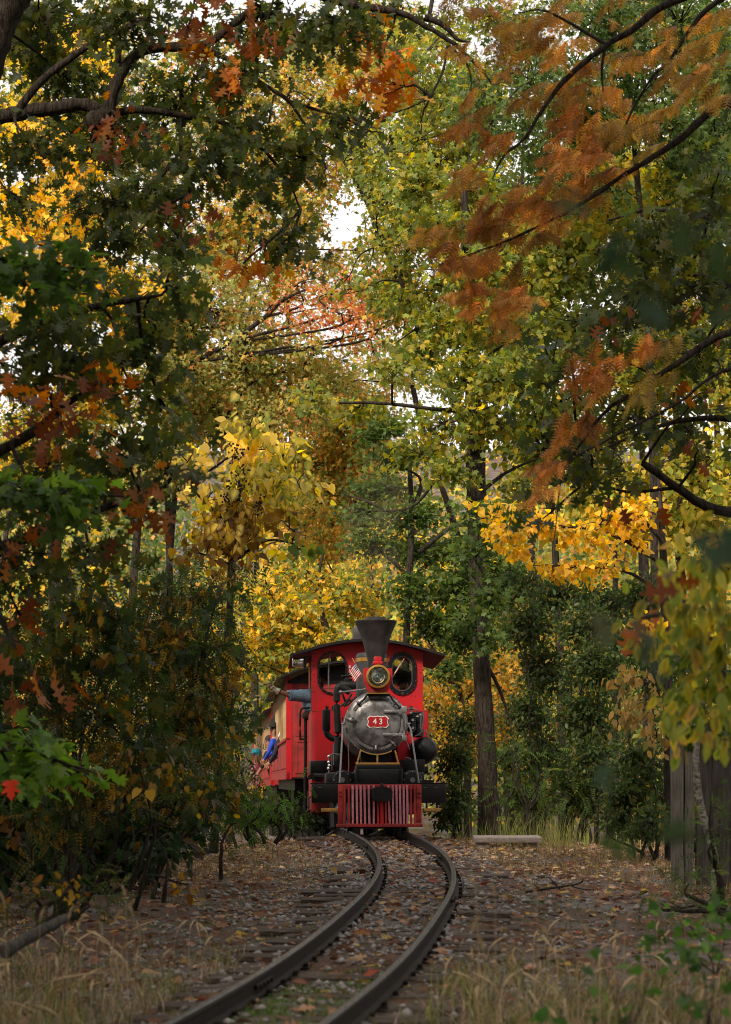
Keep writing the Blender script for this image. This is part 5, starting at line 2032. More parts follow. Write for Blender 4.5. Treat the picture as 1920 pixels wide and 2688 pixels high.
for q, p in (((95, 1015, 60, 45), ORANGE), ((160, 1110, 85, 55), RUST), ((370, 1320, 60, 70), RUST), ((250, 1010, 70, 40), RUST), ((30, 1690, 45, 45), RUST), ((105, 1810, 45, 45), RUST), ((110, 1340, 40, 35), RUST), ((10, 1440, 30, 60), RUST)):
    t.pad(*q[:2], 16.6, *q[2:], leaf='oak', size=.165, pal=p, droop=.8, cover=1.1, per=6)
t.build(parts=300)

# --- maple on the left edge: dark tier, mid tier, bright low tier with one red leaf
t = Plant('maple_tree', 'green maple at the left edge with flat tiers of bright leaves and one red leaf', bark='bark_dark')
t.stem([(-260, 2640, 15, .07), (-230, 2100, 15, .06), (-200, 1500, 15, .05), (-190, 900, 15, .04), (-170, 600, 15, .02)], 10)
t.limb([(-190, 760), (-60, 720), (80, 690), (260, 690)], 15.2, (.02, .006), 6)
t.limb([(-195, 1400), (-60, 1330), (120, 1300), (330, 1310)], 15.2, (.022, .006), 6)
t.limb([(-215, 2050), (-100, 1990), (40, 1970), (160, 2010), (240, 2040)], 14.6, (.02, .005), 6)
for q, p in (((110, 690, 190, 35), MAPLEG), ((60, 760, 130, 40), MAPLEG), ((180, 740, 110, 30), MAPLEG), ((60, 1290, 120, 45), MAPLEG), ((220, 1300, 120, 35), BRIGHTG), ((120, 1340, 130, 30), MAPLEG), ((70, 1950, 90, 55), BRIGHTG), ((30, 2010, 80, 50), BRIGHTG),
             ((150, 2005, 80, 30), BRIGHTG), ((215, 2030, 50, 20), BRIGHTG), ((100, 2040, 80, 30), BRIGHTG)):
    t.pad(*q[:2], 14.9 + rng.uniform(-.3, .3), *q[2:], leaf='maple', size=.10, pal=p, cover=1.5, droop=.25, per=8, up=1.0, depth=.45)
t.build(parts=299)
tb = np.array(t.root.location)
v, f, c, _ = leaf_verts('maple', np.array([P3(26, 2050, 14.0)]) - tb, np.array([[.1, -.2, -1.0]]), np.array([[0.05, -1.0, .1]]), np.array([.11]), np.array([[.62, .05, .02]]), np.array([[.62, .05, .02]]))
o = finish('leaf', np_mesh('leaf', v, f, c), M['leaf'], t.root)
o['label'] = 'single bright red leaf'
mb = MB()
mb.tube([P3(26, 2050, 14.0) - tb, P3(24, 2020, 14.1) - tb, P3(20, 2000, 14.4) - tb], .0015, 4)
mb.build('leaf_stalk', M['bark_dark'], t.root)

# --- tangled shrubs, left of the track
def shrub(name, label, base, Y, pads, stems=5, leaf='pinnate', size=.20, pal=SHRUBG, mix=None, cover=1.1, group=None, parts=0, per=6, bark='bark_dark', spread=120, tw=.005, **kw):
    t = Plant(name, label, 'shrub', group, bark)
    bx, by = base
    for k in range(stems):
        q = pads[k % len(pads)]
        e = (q[0] + rng.uniform(-.4, .4) * q[2], q[1] + rng.uniform(-.3, .3) * q[3])
        s0 = (bx + rng.uniform(-1, 1) * spread * .3, by)
        t.limb([s0, (s0[0] * .65 + e[0] * .35 + rng.normal(0, spread * .15), s0[1] * .6 + e[1] * .4), (s0[0] * .25 + e[0] * .75 + rng.normal(0, spread * .1), s0[1] * .25 + e[1] * .75), e], Y + rng.uniform(-.3, .5), (.022, .006), 6, wig=.02)
    for q in pads:
        t.pad(q[0], q[1], Y + rng.uniform(-.5, .7), q[2], q[3], leaf=leaf, size=size, pal=pal, cover=cover, per=per, twig=tw, **kw)
        if mix:
            for (lf, sz, pl, cv) in mix:
                for _ in range(3):
                    t.pad(q[0] + rng.normal(0, .45) * q[2], q[1] + rng.normal(0, .45) * q[3], Y - .2 + rng.uniform(-.5, .3), q[2] * .26, q[3] * .34, leaf=lf, size=sz * rng.uniform(.8, 1.1), pal=pl, cover=cv, per=6, pure=.9, droop=1.3, twig=tw, connect=False, face=.4)
    t.build(parts=parts)
    return t


mixy = [('pinnate', .16, BROWNY, .12), ('heart', .080, BROWNY, .14), ('droop', .10, BROWNY, .10), ('maple', .09, SHRUBG, .9)]
shrub('tangled_shrub', 'dense dark shrub with drooping yellow brown leaves left of the coaches', (380, 2330), 22.5,
      [(450, 1590, 150, 80), (560, 1540, 90, 60), (510, 1700, 120, 80), (380, 1740, 150, 90), (560, 1830, 75, 80), (470, 1880, 120, 80), (530, 1960, 90, 70), (420, 2080, 110, 70), (540, 2110, 80, 60)], stems=9, mix=mixy, parts=220, cover=1.25)
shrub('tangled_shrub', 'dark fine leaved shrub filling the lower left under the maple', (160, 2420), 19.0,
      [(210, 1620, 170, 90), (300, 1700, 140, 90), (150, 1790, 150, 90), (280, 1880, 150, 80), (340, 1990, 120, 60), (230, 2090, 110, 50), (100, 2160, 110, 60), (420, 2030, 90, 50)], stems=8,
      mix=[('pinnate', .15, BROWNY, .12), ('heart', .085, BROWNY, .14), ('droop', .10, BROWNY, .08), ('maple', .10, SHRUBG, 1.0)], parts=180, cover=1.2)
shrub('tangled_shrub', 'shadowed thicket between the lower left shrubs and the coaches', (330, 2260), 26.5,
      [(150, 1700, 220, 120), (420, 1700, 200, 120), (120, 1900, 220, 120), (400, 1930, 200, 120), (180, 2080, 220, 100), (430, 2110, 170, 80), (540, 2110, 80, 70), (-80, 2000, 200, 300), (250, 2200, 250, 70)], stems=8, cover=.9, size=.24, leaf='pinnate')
shrub('tangled_shrub', 'green feathery shrub beside the second coach', (640, 2230), 29.0,
      [(600, 1850, 45, 70), (610, 1940, 45, 60), (590, 2030, 70, 60), (650, 2075, 45, 30)], stems=4, size=.17, pal=DEEPG, cover=1.1, mix=[('oval', .07, YELLOW, .10)])
shrub('leafy_bush', 'small bright green bush in front of the coach wheels', (690, 2215), 27.0,
      [(690, 2125, 70, 35), (650, 2150, 70, 45), (735, 2110, 35, 25), (610, 2120, 50, 50)], stems=6, size=.17, pal=[((.06, .13, .02), 3), ((.09, .15, .025), 2)], cover=.9, parts=60)
shrub('tangled_shrub', 'low ferny shrub above the fallen log at the left', (110, 2440), 14.8,
      [(150, 2330, 90, 40), (230, 2350, 60, 50), (60, 2380, 80, 40)], stems=5, size=.15, cover=.8, mix=[('oval', .07, BROWNY, .10)], parts=40)
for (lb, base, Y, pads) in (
        ('thicket low under the left oak with shade painted into its leaves', (150, 2330), 24.0, [(100, 2060, 160, 90), (300, 2100, 160, 90), (80, 2190, 170, 80), (280, 2220, 150, 70), (440, 2170, 110, 60), (-120, 2100, 160, 150), (520, 2080, 90, 70)]),
        ('lowest leaves of the thicket touching the bank at the left, painted dark for shade', (260, 2350), 21.5, [(90, 2270, 110, 45), (210, 2290, 100, 40), (320, 2270, 90, 45), (420, 2230, 80, 45), (500, 2190, 60, 35), (180, 2200, 120, 60), (360, 2170, 110, 60), (20, 2230, 90, 70)]),
        ('thicket at the far left behind the maple, leaves painted dark for shade', (-150, 2420), 20.5, [(-120, 1800, 200, 160), (-150, 2050, 200, 160), (-100, 2250, 200, 100), (40, 2000, 120, 100), (30, 2140, 120, 80)])):
    shrub('tangled_shrub', lb, base, Y, pads, stems=9, leaf='oval', size=.11, pal=[((.014, .030, .010), 4), ((.022, .040, .012), 2), ((.06, .035, .010), .6)], cover=1.3, per=8)  # leaf colours near black: the deep shade of the thicket is put into them
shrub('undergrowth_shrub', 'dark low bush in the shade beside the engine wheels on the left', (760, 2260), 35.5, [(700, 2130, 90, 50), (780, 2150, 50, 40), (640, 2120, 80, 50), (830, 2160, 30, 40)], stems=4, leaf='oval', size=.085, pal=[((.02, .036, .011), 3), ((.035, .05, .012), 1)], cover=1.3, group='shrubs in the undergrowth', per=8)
# bare arching stems over the void
t = Plant('bare_sapling', 'leafless dark stems leaning out of the shadow left of the track', 'shrub', bark='bark_dark')
for pts in ([(350, 2400), (380, 2300), (400, 2200), (420, 2100), (470, 2000)], [(340, 2340), (370, 2250), (390, 2150), (350, 2000)], [(580, 2310), (585, 2240), (600, 2190), (640, 2150)], [(430, 2370), (435, 2300), (430, 2220)],
            [(400, 2360), (410, 2320), (390, 2310), (370, 2330)], [(80, 2330), (82, 2200), (75, 2080), (60, 1980)], [(190, 2330), (200, 2220), (190, 2100), (215, 1980)], [(140, 2300), (165, 2180), (200, 2060), (190, 1960)]):
    t.limb(pts, 19.5 + rng.uniform(-1, 1), (.020, .006), 6, wig=.03)
t.pad(480, 2320, 19.5, 30, 25, leaf='oval', size=.11, pal=BROWNY, cover=.5, per=3, droop=1.2)
t.build()

# --- yellow big-leaved bush
t = Plant('yellow_leaved_tree', 'small tree with big pale yellow leaves and brown dead clusters above the coaches', bark='bark')
t.stem([(560, 2240, 27.5, .05), (580, 1900, 27.5, .045), (600, 1600, 27.5, .04), (610, 1400, 27.4, .035), (640, 1180, 27.2, .02)], 10)
t.limb([(605, 1480), (700, 1420), (800, 1440)], 27.2, (.02, .006), 6)
t.limb([(610, 1400), (700, 1300), (760, 1260)], 27.2, (.02, .006), 6)
t.limb([(612, 1380), (520, 1300), (480, 1230)], 27.2, (.02, .006), 6)
for q, p, p2, cv in (((660, 1110, 45, 40), PALEYEL, YGREEN, 1.3), ((600, 1140, 45, 35), PALEYEL, None, 1.1), ((690, 1180, 90, 50), PALEYEL, None, 1.4), ((740, 1190, 60, 50), PALEYEL, YGREEN, 1.3), ((500, 1200, 50, 45), PALEYEL, None, 1.1),
                     ((640, 1250, 80, 40), PALEYEL, YGREEN, 1.3), ((720, 1270, 80, 55), PALEYEL, YGREEN, 1.3), ((800, 1290, 50, 35), YGREEN, PALEYEL, 1.0), ((560, 1290, 80, 50), PALEYEL, None, 1.0), ((680, 1340, 100, 60), PALEYEL, BROWNY, 1.0),
                     ((560, 1390, 90, 60), PALEYEL, BROWNY, .9), ((640, 1430, 100, 60), BROWNY, None, .8), ((760, 1370, 50, 40), BROWNY, None, .8), ((780, 1455, 55, 35), YGREEN, None, 1.1), ((520, 1450, 80, 50), BROWNY, None, .8), ((600, 1330, 120, 100), BROWNY, None, .5)):
    t.pad(*q[:2], 26.8 + rng.uniform(-.4, .4), *q[2:], leaf='heart', size=.115, pal=p, pal2=p2, cover=cv * .62, droop=1.2, per=5, pure=.7, jit=.3, face=.4, depth=.7)
t.build(parts=300)
mb = MB()
for q in ((620, 1190, 25, 25), (640, 1260, 20, 50), (600, 1300, 20, 40), (590, 1420, 20, 40), (680, 1330, 14, 30)):
    for k in range(34):
        c_ = P3(q[0] + rng.normal(0, q[2] * .5), q[1] + rng.normal(0, q[3] * .5), 26.5 + rng.normal(0, .1))
        mb.ball(c_, .013, 5, 3)
o = mb.build('seed_cluster', M['berry'], None, smooth=0)
o.parent = t.root
o.matrix_parent_inverse = Matrix.Translation(-Vector(t.root.location))
o['kind'] = 'stuff'

# --- bald cypress, top right
t = Plant('cypress_tree', 'bald cypress with feathery rust orange fronds hanging in from the right', bark='bark_dark', leaf_name='frond')
t.stem([(2500, 2450, 19, .22), (2450, 1800, 19, .20), (2420, 1000, 19, .18), (2400, 300, 19, .15), (2380, -300, 19, .11), (2370, -800, 19, .06), (2365, -1100, 19, .015)], 14)
t.limb([(2400, 400), (2150, 330), (1920, 269), (1870, 284), (1811, 337), (1752, 384), (1681, 431), (1598, 479), (1500, 540)], 18.4, (.05, .010), 10)
t.limb([(1598, 490), (1492, 555), (1433, 585), (1315, 644), (1244, 668), (1170, 695)], 18.2, (.015, .005), 6)
t.limb([(2390, -60), (2000, -60), (1758, 6), (1657, 77), (1586, 118), (1492, 195), (1433, 266), (1374, 355), (1315, 408), (1290, 470)], 18.0, (.036, .005), 8)
t.limb([(2390, 40), (2050, -40), (1880, 10), (1800, 100), (1760, 165), (1720, 210), (1650, 330), (1640, 420)], 18.3, (.026, .005), 8)
t.limb([(1590, 115), (1500, 60), (1420, 20), (1360, 20)], 18.0, (.015, .005), 6)
t.limb([(1590, 120), (1582, 180), (1590, 230)], 18.0, (.012, .005), 6)
t.limb([(2410, 800), (2200, 830), (1920, 870), (1760, 960), (1640, 1040), (1580, 1080), (1500, 1180), (1440, 1250)], 17.6, (.034, .005), 8)
t.limb([(1720, 985), (1640, 955), (1560, 975)], 17.6, (.010, .004), 6)
t.limb([(1630, 1050), (1610, 1110), (1620, 1180), (1600, 1270)], 17.5, (.008, .003), 5)
t.limb([(2405, 950), (2100, 960), (1900, 975), (1780, 1060), (1600, 1150), (1480, 1230), (1440, 1420)], 18.2, (.018, .004), 6)
fr_ = dict(leaf='frond', size=.115, droop=.55, per=12, pure=.75, jit=.2, face=.2)
for q, p, cv in (((1330, 110, 190, 70), CYPBROWN, .55), ((1250, 40, 130, 50), CYPBROWN, .55), ((1450, 90, 170, 80), CYPBROWN, .6), ((1560, 190, 130, 60), CYPBROWN, .5), ((1320, 250, 110, 35), CYPBROWN, .6), ((1430, 330, 190, 60), CYPRESS, .55), ((1270, 360, 100, 32), CYPRESS, .9),
                 ((1480, 250, 120, 40), CYPOLIVE, .5), ((1560, 400, 140, 80), CYPRESS, .7), ((1640, 330, 130, 80), CYPOLIVE, .5), ((1370, 470, 150, 40), CYPRESS, .8), ((1260, 520, 90, 38), CYPRESS, .9), ((1440, 520, 120, 45), CYPRESS, .8), ((1560, 480, 100, 60), CYPRESS, .6),
                 ((1300, 605, 120, 35), CYPRESS, .9), ((1400, 590, 90, 40), CYPRESS, .9), ((1190, 675, 80, 24), CYPRESS, .9), ((1270, 655, 60, 25), CYPRESS, .9), ((1355, 740, 26, 60), CYPRESS, 1.0), ((1325, 790, 18, 45), CYPRESS, .8), ((1240, 740, 22, 45), CYPRESS, .6),
                 ((1750, 180, 140, 80), CYPBROWN, .45), ((1850, 250, 90, 50), CYPOLIVE, .45), ((1700, 60, 120, 60), CYPBROWN, .4), ((1850, 90, 100, 60), CYPBROWN, .3), ((1480, 420, 90, 50), CYPRESS, .6)):
    t.combs(*q[:2], 18.2 + rng.uniform(-.4, .4), *q[2:], pal=p, cover=cv)
    for _ in range(2):
        t.combs(q[0] + rng.normal(0, .8) * q[2], q[1] + rng.normal(0, .9) * q[3], 18.3 + rng.uniform(-.6, .7), q[2] * .7, q[3] * .7, pal=CYPBROWN if rng.random() < .6 else p, cover=cv * .6)
for q, p, cv in (((1560, 960, 75, 40), CYPRESS, 1.5), ((1490, 985, 45, 30), CYPRESS, 1.3), ((1600, 1000, 40, 40), CYPRESS, 1.4), ((1530, 1090, 60, 40), CYPRESS, 1.6), ((1480, 1130, 50, 45), CYPRESS, 1.6), ((1440, 1200, 45, 45), CYPRESS, 1.6), ((1405, 1270, 28, 40), CYPRESS, 1.4),
                 ((1700, 920, 35, 35), CYPRESS, 1.3), ((1750, 910, 45, 40), CYPOLIVE, 1.3), ((1720, 980, 35, 40), CYPOLIVE, 1.2), ((1680, 1040, 20, 40), CYPOLIVE, 1.1)):
    t.combs(*q[:2], 17.5 + rng.uniform(-.12, .12), *q[2:], pal=p, cover=cv, depth=.12, lean=-.55, drop=.6)
t.build(parts=300, crown_name='fronds')

# --- dark oak on the right
t = Plant('oak_tree', 'dark green oak filling the right side behind the rust coloured cypress', bark='bark_dark')
t.stem([(2250, 2480, 21.5, .25), (2220, 1800, 21.5, .22), (2180, 1100, 21.5, .19), (2150, 500, 21.5, .15), (2120, -100, 21.5, .11), (2100, -600, 21.5, .07), (2090, -1000, 21.5, .02)], 14)
t.limb([(2180, 1150), (2050, 900), (1920, 760), (1800, 720), (1700, 745)], 21.6, (.06, .012))
t.limb([(2200, 1450), (2000, 1360), (1860, 1330), (1780, 1280), (1690, 1215)], 21.2, (.055, .03))
t.limb([(1780, 1280), (1650, 1290), (1560, 1260)], 21.2, (.016, .008), 6)
t.limb([(2170, 850), (2000, 640), (1850, 560), (1700, 540), (1600, 560)], 21.8, (.05, .010))
t.limb([(2190, 1300), (2000, 1130), (1850, 1100), (1700, 1130), (1560, 1190)], 21.6, (.04, .008))
for q in ((1640, 690, 140, 80), (1790, 600, 140, 100), (1880, 480, 100, 120), (1650, 790, 150, 80), (1810, 770, 140, 100), (1500, 860, 90, 50), (1620, 900, 150, 70), (1810, 950, 130, 100), (1500, 960, 90, 70), (1650, 1090, 150, 90), (1810, 1130, 130, 80), (1470, 1120, 90, 80), (1500, 1260, 110, 80),
          (1440, 1350, 70, 40), (1640, 1250, 100, 40), (1900, 700, 80, 120), (1530, 1190, 100, 60), (1440, 930, 40, 60), (2050, 700, 200, 400), (2100, 200, 250, 300)):
    t.pad(*q[:2], 21.3 + rng.uniform(-1.0, 1.4), *q[2:], leaf='oak', size=.15, pal=OAKG, cover=.85, droop=.6, per=7)
for q in ((1800, 1080, 40, 40), (1830, 1190, 30, 40), (1600, 1330, 40, 30), (1880, 830, 30, 40), (1640, 850, 30, 20)):
    t.pad(*q[:2], 20.6, *q[2:], leaf='oak', size=.15, pal=RUST, cover=.6, droop=.8, per=5)
t.build(parts=260)

# --- drooping bough with yellow-edged leaves, right foreground
t = Plant('cherry_tree', 'near tree at the right edge with hanging green leaves edged in yellow', bark='bark')
t.stem([(2950, 2800, 11.0, .055), (2900, 2200, 11.0, .05), (2820, 1700, 11, .045), (2700, 1250, 11, .03)], 10)
for pts in ([(2810, 1680), (2400, 1560), (2080, 1520), (1900, 1500), (1790, 1530), (1720, 1570)], [(2840, 1820), (2400, 1690), (2080, 1660), (1920, 1650), (1830, 1690)], [(2860, 1950), (2400, 1830), (2080, 1800), (1930, 1800), (1860, 1860)], [(2760, 1480), (2400, 1420), (2080, 1420), (1900, 1400), (1800, 1440)]):
    t.limb(pts, 10.9, (.016, .003), 6)
for q, cv in (((1760, 1550, 60, 40), 1.1), ((1820, 1520, 70, 50), 1.1), ((1880, 1500, 60, 50), 1.0), ((1770, 1620, 50, 50), .9), ((1850, 1590, 60, 50), .8), ((1900, 1640, 40, 60), .9), ((1830, 1690, 60, 45), 1.2), ((1890, 1740, 50, 50), 1.1), ((1840, 1780, 60, 45), 1.0),
              ((1830, 1870, 50, 50), 1.0), ((1890, 1850, 50, 50), 1.1), ((1850, 1930, 50, 40), .9), ((1900, 1960, 40, 40), .9), ((1890, 1430, 60, 40), .7), ((2050, 1650, 110, 220), .8)):
    t.pad(*q[:2], 10.8 + rng.uniform(-.2, .2), *q[2:], leaf='droop', size=.098, pal=YGREEN[:2] + DEEPG[:1], pal2=[((.55, .42, .06), 3), ((.24, .28, .045), 3), ((.52, .28, .08), 1)], cover=cv * 1.0, droop=1.7, per=5, face=.7, depth=.22, up=.2, twig=.003)
t.pad(1740, 1500, 9.5, 60, 40, leaf='oak', size=.13, pal=RUST, cover=.5, droop=.8, per=4, depth=.2, connect=False)
t.pad(1680, 1620, 12, 25, 35, leaf='oak', size=.13, pal=RUST, cover=.8, droop=1.2, per=4, depth=.2)
t.build(parts=300)

# --- very near oak twigs, out of focus
t = Plant('oak_sapling', 'very near blurred oak twigs with grey green leaves at the right edge', bark='bark')
t.stem([(5300, 4100, 3.9, .035), (5200, 2600, 3.9, .03), (5100, 1200, 3.9, .026), (5050, 300, 3.9, .02)], 8)
for pts in ([(5090, 1100), (3800, 850), (2300, 760), (1950, 800), (1700, 780)], [(5150, 2000), (3800, 1760), (2300, 1640), (1900, 1600), (1600, 1600)], [(5080, 800), (3800, 640), (2300, 540), (1850, 520), (1600, 560)], [(5180, 2500), (3800, 2340), (2300, 2220), (1900, 2180), (1700, 2240)], [(5130, 1700), (3800, 1450), (2300, 1330), (1950, 1360), (1800, 1400)]):
    t.limb(pts, 3.9, (.012, .0012), 5)
t.leaves_at([(1560, 560, 3.8), (1630, 590, 3.85), (1700, 730, 3.9), (1660, 800, 3.9), (1860, 840, 3.8), (1910, 900, 3.9), (1790, 560, 4.1), (1880, 620, 4.0), (1560, 1600, 4.2), (1640, 1615, 4.2), (1720, 1660, 4.3), (1670, 1690, 4.2), (1820, 1390, 4.0), (1890, 1360, 4.1),
             (1900, 1410, 3.9), (1610, 2010, 4.6), (1690, 2250, 4.4), (1730, 2215, 4.5)], 'oak', .085, [((.05, .085, .03), 3), ((.035, .065, .035), 2), ((.10, .11, .06), 1)])
t.build(parts=60, crown_name='leaf')

# --- golden bough right of the engine
t = Plant('golden_tree', 'slender tree with flat sprays of golden yellow leaves right of the engine', bark='bark')
t.stem([(1760, 2260, 27, .06), (1755, 1900, 27, .055), (1745, 1600, 27, .05), (1735, 1350, 27, .03), (1720, 1150, 27, .015)], 10)
for pts in ([(1740, 1480), (1600, 1400), (1450, 1380), (1320, 1360), (1240, 1370)], [(1742, 1560), (1640, 1500), (1500, 1490), (1400, 1490)], [(1740, 1420), (1650, 1330), (1540, 1300)]):
    t.limb(pts, 26.8, (.022, .005), 6)
for q in ((1290, 1350, 70, 30), (1340, 1400, 90, 30), (1410, 1370, 80, 40), (1350, 1450, 60, 25), (1470, 1400, 90, 30), (1440, 1500, 60, 22), (1530, 1500, 80, 25), (1540, 1420, 80, 30), (1600, 1360, 90, 40), (1650, 1420, 60, 40), (1300, 1320, 60, 20), (1690, 1330, 60, 60), (1720, 1640, 40, 60), (1600, 1480, 50, 25)):
    t.pad(*q[:2], 26.7 + rng.uniform(-.4, .4), *q[2:], leaf='heart', size=.078, pal=GOLD + YELLOW, cover=.85, droop=.6, per=7, depth=.5, jit=.3, face=.3)
for q in ((1650, 1780, 60, 30), (1700, 1850, 60, 40), (1640, 1870, 40, 40), (1720, 1930, 40, 40)):
    t.pad(*q[:2], 26.3, *q[2:], leaf='oval', size=.11, pal=[((.30, .19, .06), 3), ((.24, .17, .06), 2), ((.18, .17, .04), 2)], cover=.7, droop=1.4, per=5, depth=.4, face=.4)
t.build(parts=240)

# --- leaning lichen-spotted sapling in front of the fence
t = Plant('slender_sapling', 'thin crooked pale barked sapling standing before the board fence', bark='bark_pale')
t.stem([(1874, 2400, 19.8, .040), (1880, 2300, 19.8, .036), (1868, 2210, 19.8, .033), (1845, 2130, 19.8, .031), (1832, 2040, 19.8, .029), (1830, 1960, 19.8, .026), (1845, 1850, 19.8, .02), (1830, 1700, 19.8, .012)], 10)
for q in ((1820, 1830, 90, 60), (1880, 1760, 80, 60), (1790, 1740, 70, 50), (1790, 1910, 70, 50), (1890, 1930, 60, 60)):
    t.pad(*q[:2], 19.9, *q[2:], leaf='oval', size=.09, pal=DEEPG, cover=.7, per=7)
t.build()

# --- tall straight trunk behind the engine on the right, star leaved crown
t = Plant('sweetgum_tree', 'tall sweetgum with a straight dark trunk and pale green star leaves right of the engine', bark='bark_dark')
t.stem([(1300, 2215, 33.5, .138), (1288, 2100, 33.5, .126), (1275, 1900, 33.5, .118), (1262, 1650, 33.5, .112), (1256, 1400, 33.6, .135), (1250, 1220, 33.6, .12), (1240, 1000, 33.7, .10), (1225, 700, 33.8, .07), (1215, 450, 33.8, .04)], 18)
for pts in ([(1245, 1080), (1150, 1075), (1000, 1060), (880, 1062), (780, 1065)], [(1250, 1180), (1160, 1240), (1080, 1330), (960, 1340)], [(1252, 1300), (1330, 1240), (1420, 1200)], [(1240, 1000), (1300, 920), (1400, 880)], [(1262, 1730), (1300, 1780), (1335, 1860), (1350, 1920)],
            [(1235, 900), (1130, 850), (1040, 900)], [(1228, 760), (1300, 680), (1340, 600)], [(1225, 700), (1150, 620), (1100, 560)]):
    t.limb(pts, 33.5, (.034, .008), 8)
for q in ((1150, 1120, 110, 60), (1230, 1000, 130, 70), (1090, 1190, 100, 50), (1310, 1120, 100, 70), (1190, 850, 130, 80), (1330, 850, 130, 90), (1120, 920, 100, 60), (1040, 960, 90, 40), (1260, 700, 130, 80), (1150, 600, 110, 80), (1340, 1000, 120, 70), (1180, 1230, 80, 60), (1400, 950, 80, 60), (1330, 640, 100, 70), (1100, 480, 110, 80), (1240, 500, 110, 80), (950, 1070, 90, 35), (820, 1050, 70, 30)):
    t.pad(*q[:2], 33.2 + rng.uniform(-1, 1.3), *q[2:], leaf='star', size=.10, pal=LIGHTG, cover=1.0, droop=.5, per=8, face=.3)
for q in ((1250, 1450, 80, 60), (1280, 1560, 90, 60), (1220, 1620, 70, 50), (1290, 1670, 60, 40), (1300, 1380, 70, 50), (1230, 1340, 50, 30), (1240, 960, 90, 60), (1250, 1080, 80, 50), (1235, 840, 90, 60), (1220, 720, 80, 60)):
    t.pad(*q[:2], 32.7, *q[2:], leaf='star', size=.095, pal=DEEPG if q[1] > 1200 else LIGHTG, cover=.75, droop=.4, per=8, face=.3, depth=.35)
t.build(parts=150)

# --- dark layered maple behind the chimney
t = Plant('maple_tree', 'deep green maple with layered boughs behind the engine chimney', bark='bark')
t.stem([(1060, 2260, 39, .07), (1060, 1900, 39, .065), (1070, 1600, 39, .058), (1080, 1350, 39, .05), (1070, 1150, 39, .03)], 12)
for pts in ([(1095, 1400), (1000, 1330), (900, 1290)], [(1110, 1550), (1000, 1450), (900, 1420)], [(1100, 1450), (1200, 1380), (1300, 1400)], [(1115, 1650), (1230, 1600), (1330, 1620)], [(1090, 1330), (1100, 1250), (980, 1200)]):
    t.limb(pts, 38.8, (.04, .010), 6)
for q in ((1000, 1280, 110, 40), (1080, 1350, 130, 45), (990, 1420, 100, 40), (1110, 1450, 120, 50), (1190, 1540, 120, 60), (1130, 1640, 80, 60), (1230, 1680, 100, 70), (1040, 1200, 100, 40), (1300, 1580, 80, 60), (960, 1350, 80, 35), (1080, 1550, 80, 50), (1250, 1440, 90, 50), (1180, 1760, 70, 40), (1000, 1130, 90, 40), (1330, 1500, 70, 60)):
    t.pad(*q[:2], 38.6 + rng.uniform(-1, 1), *q[2:], leaf='trident', size=.095, pal=DEEPG, cover=1.25, droop=.3, per=8, up=.8)
t.build()

# --- right-hand undergrowth
for (lb, base, Y, pads) in (
        ('dark green shrub in the undergrowth just right of the tall trunk', (1400, 2210), 35, [(1390, 1640, 100, 80), (1440, 1760, 100, 80), (1380, 1880, 90, 80), (1430, 1990, 100, 80), (1390, 2090, 80, 60), (1340, 2000, 40, 60)]),
        ('broad dark shrub in the middle of the undergrowth on the right', (1550, 2240), 32, [(1540, 1640, 110, 80), (1560, 1750, 110, 90), (1540, 1880, 110, 90), (1570, 2000, 110, 80), (1520, 2100, 100, 60), (1480, 2060, 60, 60)]),
        ('dark shrub at the end of the board fence', (1700, 2290), 27, [(1690, 2000, 80, 70), (1660, 2090, 90, 70), (1710, 2160, 70, 60), (1620, 2160, 60, 50), (1750, 2080, 40, 60)]),
        ('deeply shaded bush between the engine and the tall trunk', (1200, 2230), 40, [(1190, 2000, 60, 80), (1200, 2100, 60, 70), (1220, 1900, 60, 60), (1170, 2150, 40, 50)]),
        ('ferny bush under the golden sprays on the right', (1480, 2230), 36, [(1380, 1540, 120, 50), (1480, 1560, 110, 50), (1600, 1580, 100, 50), (1690, 1560, 80, 60), (1660, 1700, 80, 70), (1730, 1780, 70, 80)])):
    shrub('undergrowth_shrub', lb, base, Y, pads, stems=6, leaf='oval', size=.075, pal=[((.045, .075, .020), 4), ((.032, .058, .018), 3), ((.075, .095, .02), 2), ((.20, .15, .03), .5)], cover=1.1, group='shrubs in the undergrowth', per=9, bark='bark_dark')
shrub('undergrowth_shrub', 'leafy bush with pinnate leaves low beside the tall trunk', (1370, 2215), 31.5, [(1360, 1980, 60, 40), (1420, 2040, 70, 50), (1340, 2090, 50, 40), (1480, 2080, 60, 50)], stems=6, leaf='pinnate', size=.20, pal=DEEPG, cover=.7, group='shrubs in the undergrowth', parts=60)
shrub('undergrowth_shrub', 'feathery green shrub spreading at the foot of the pale sapling', (1900, 2400), 17.5, [(1890, 2200, 60, 50), (1850, 2290, 60, 40), (1900, 2350, 60, 50), (1800, 2330, 60, 40), (1760, 2380, 60, 30), (1880, 2120, 50, 40)], stems=6, leaf='pinnate', size=.15, pal=DEEPG, cover=.7, group='shrubs in the undergrowth', parts=60)

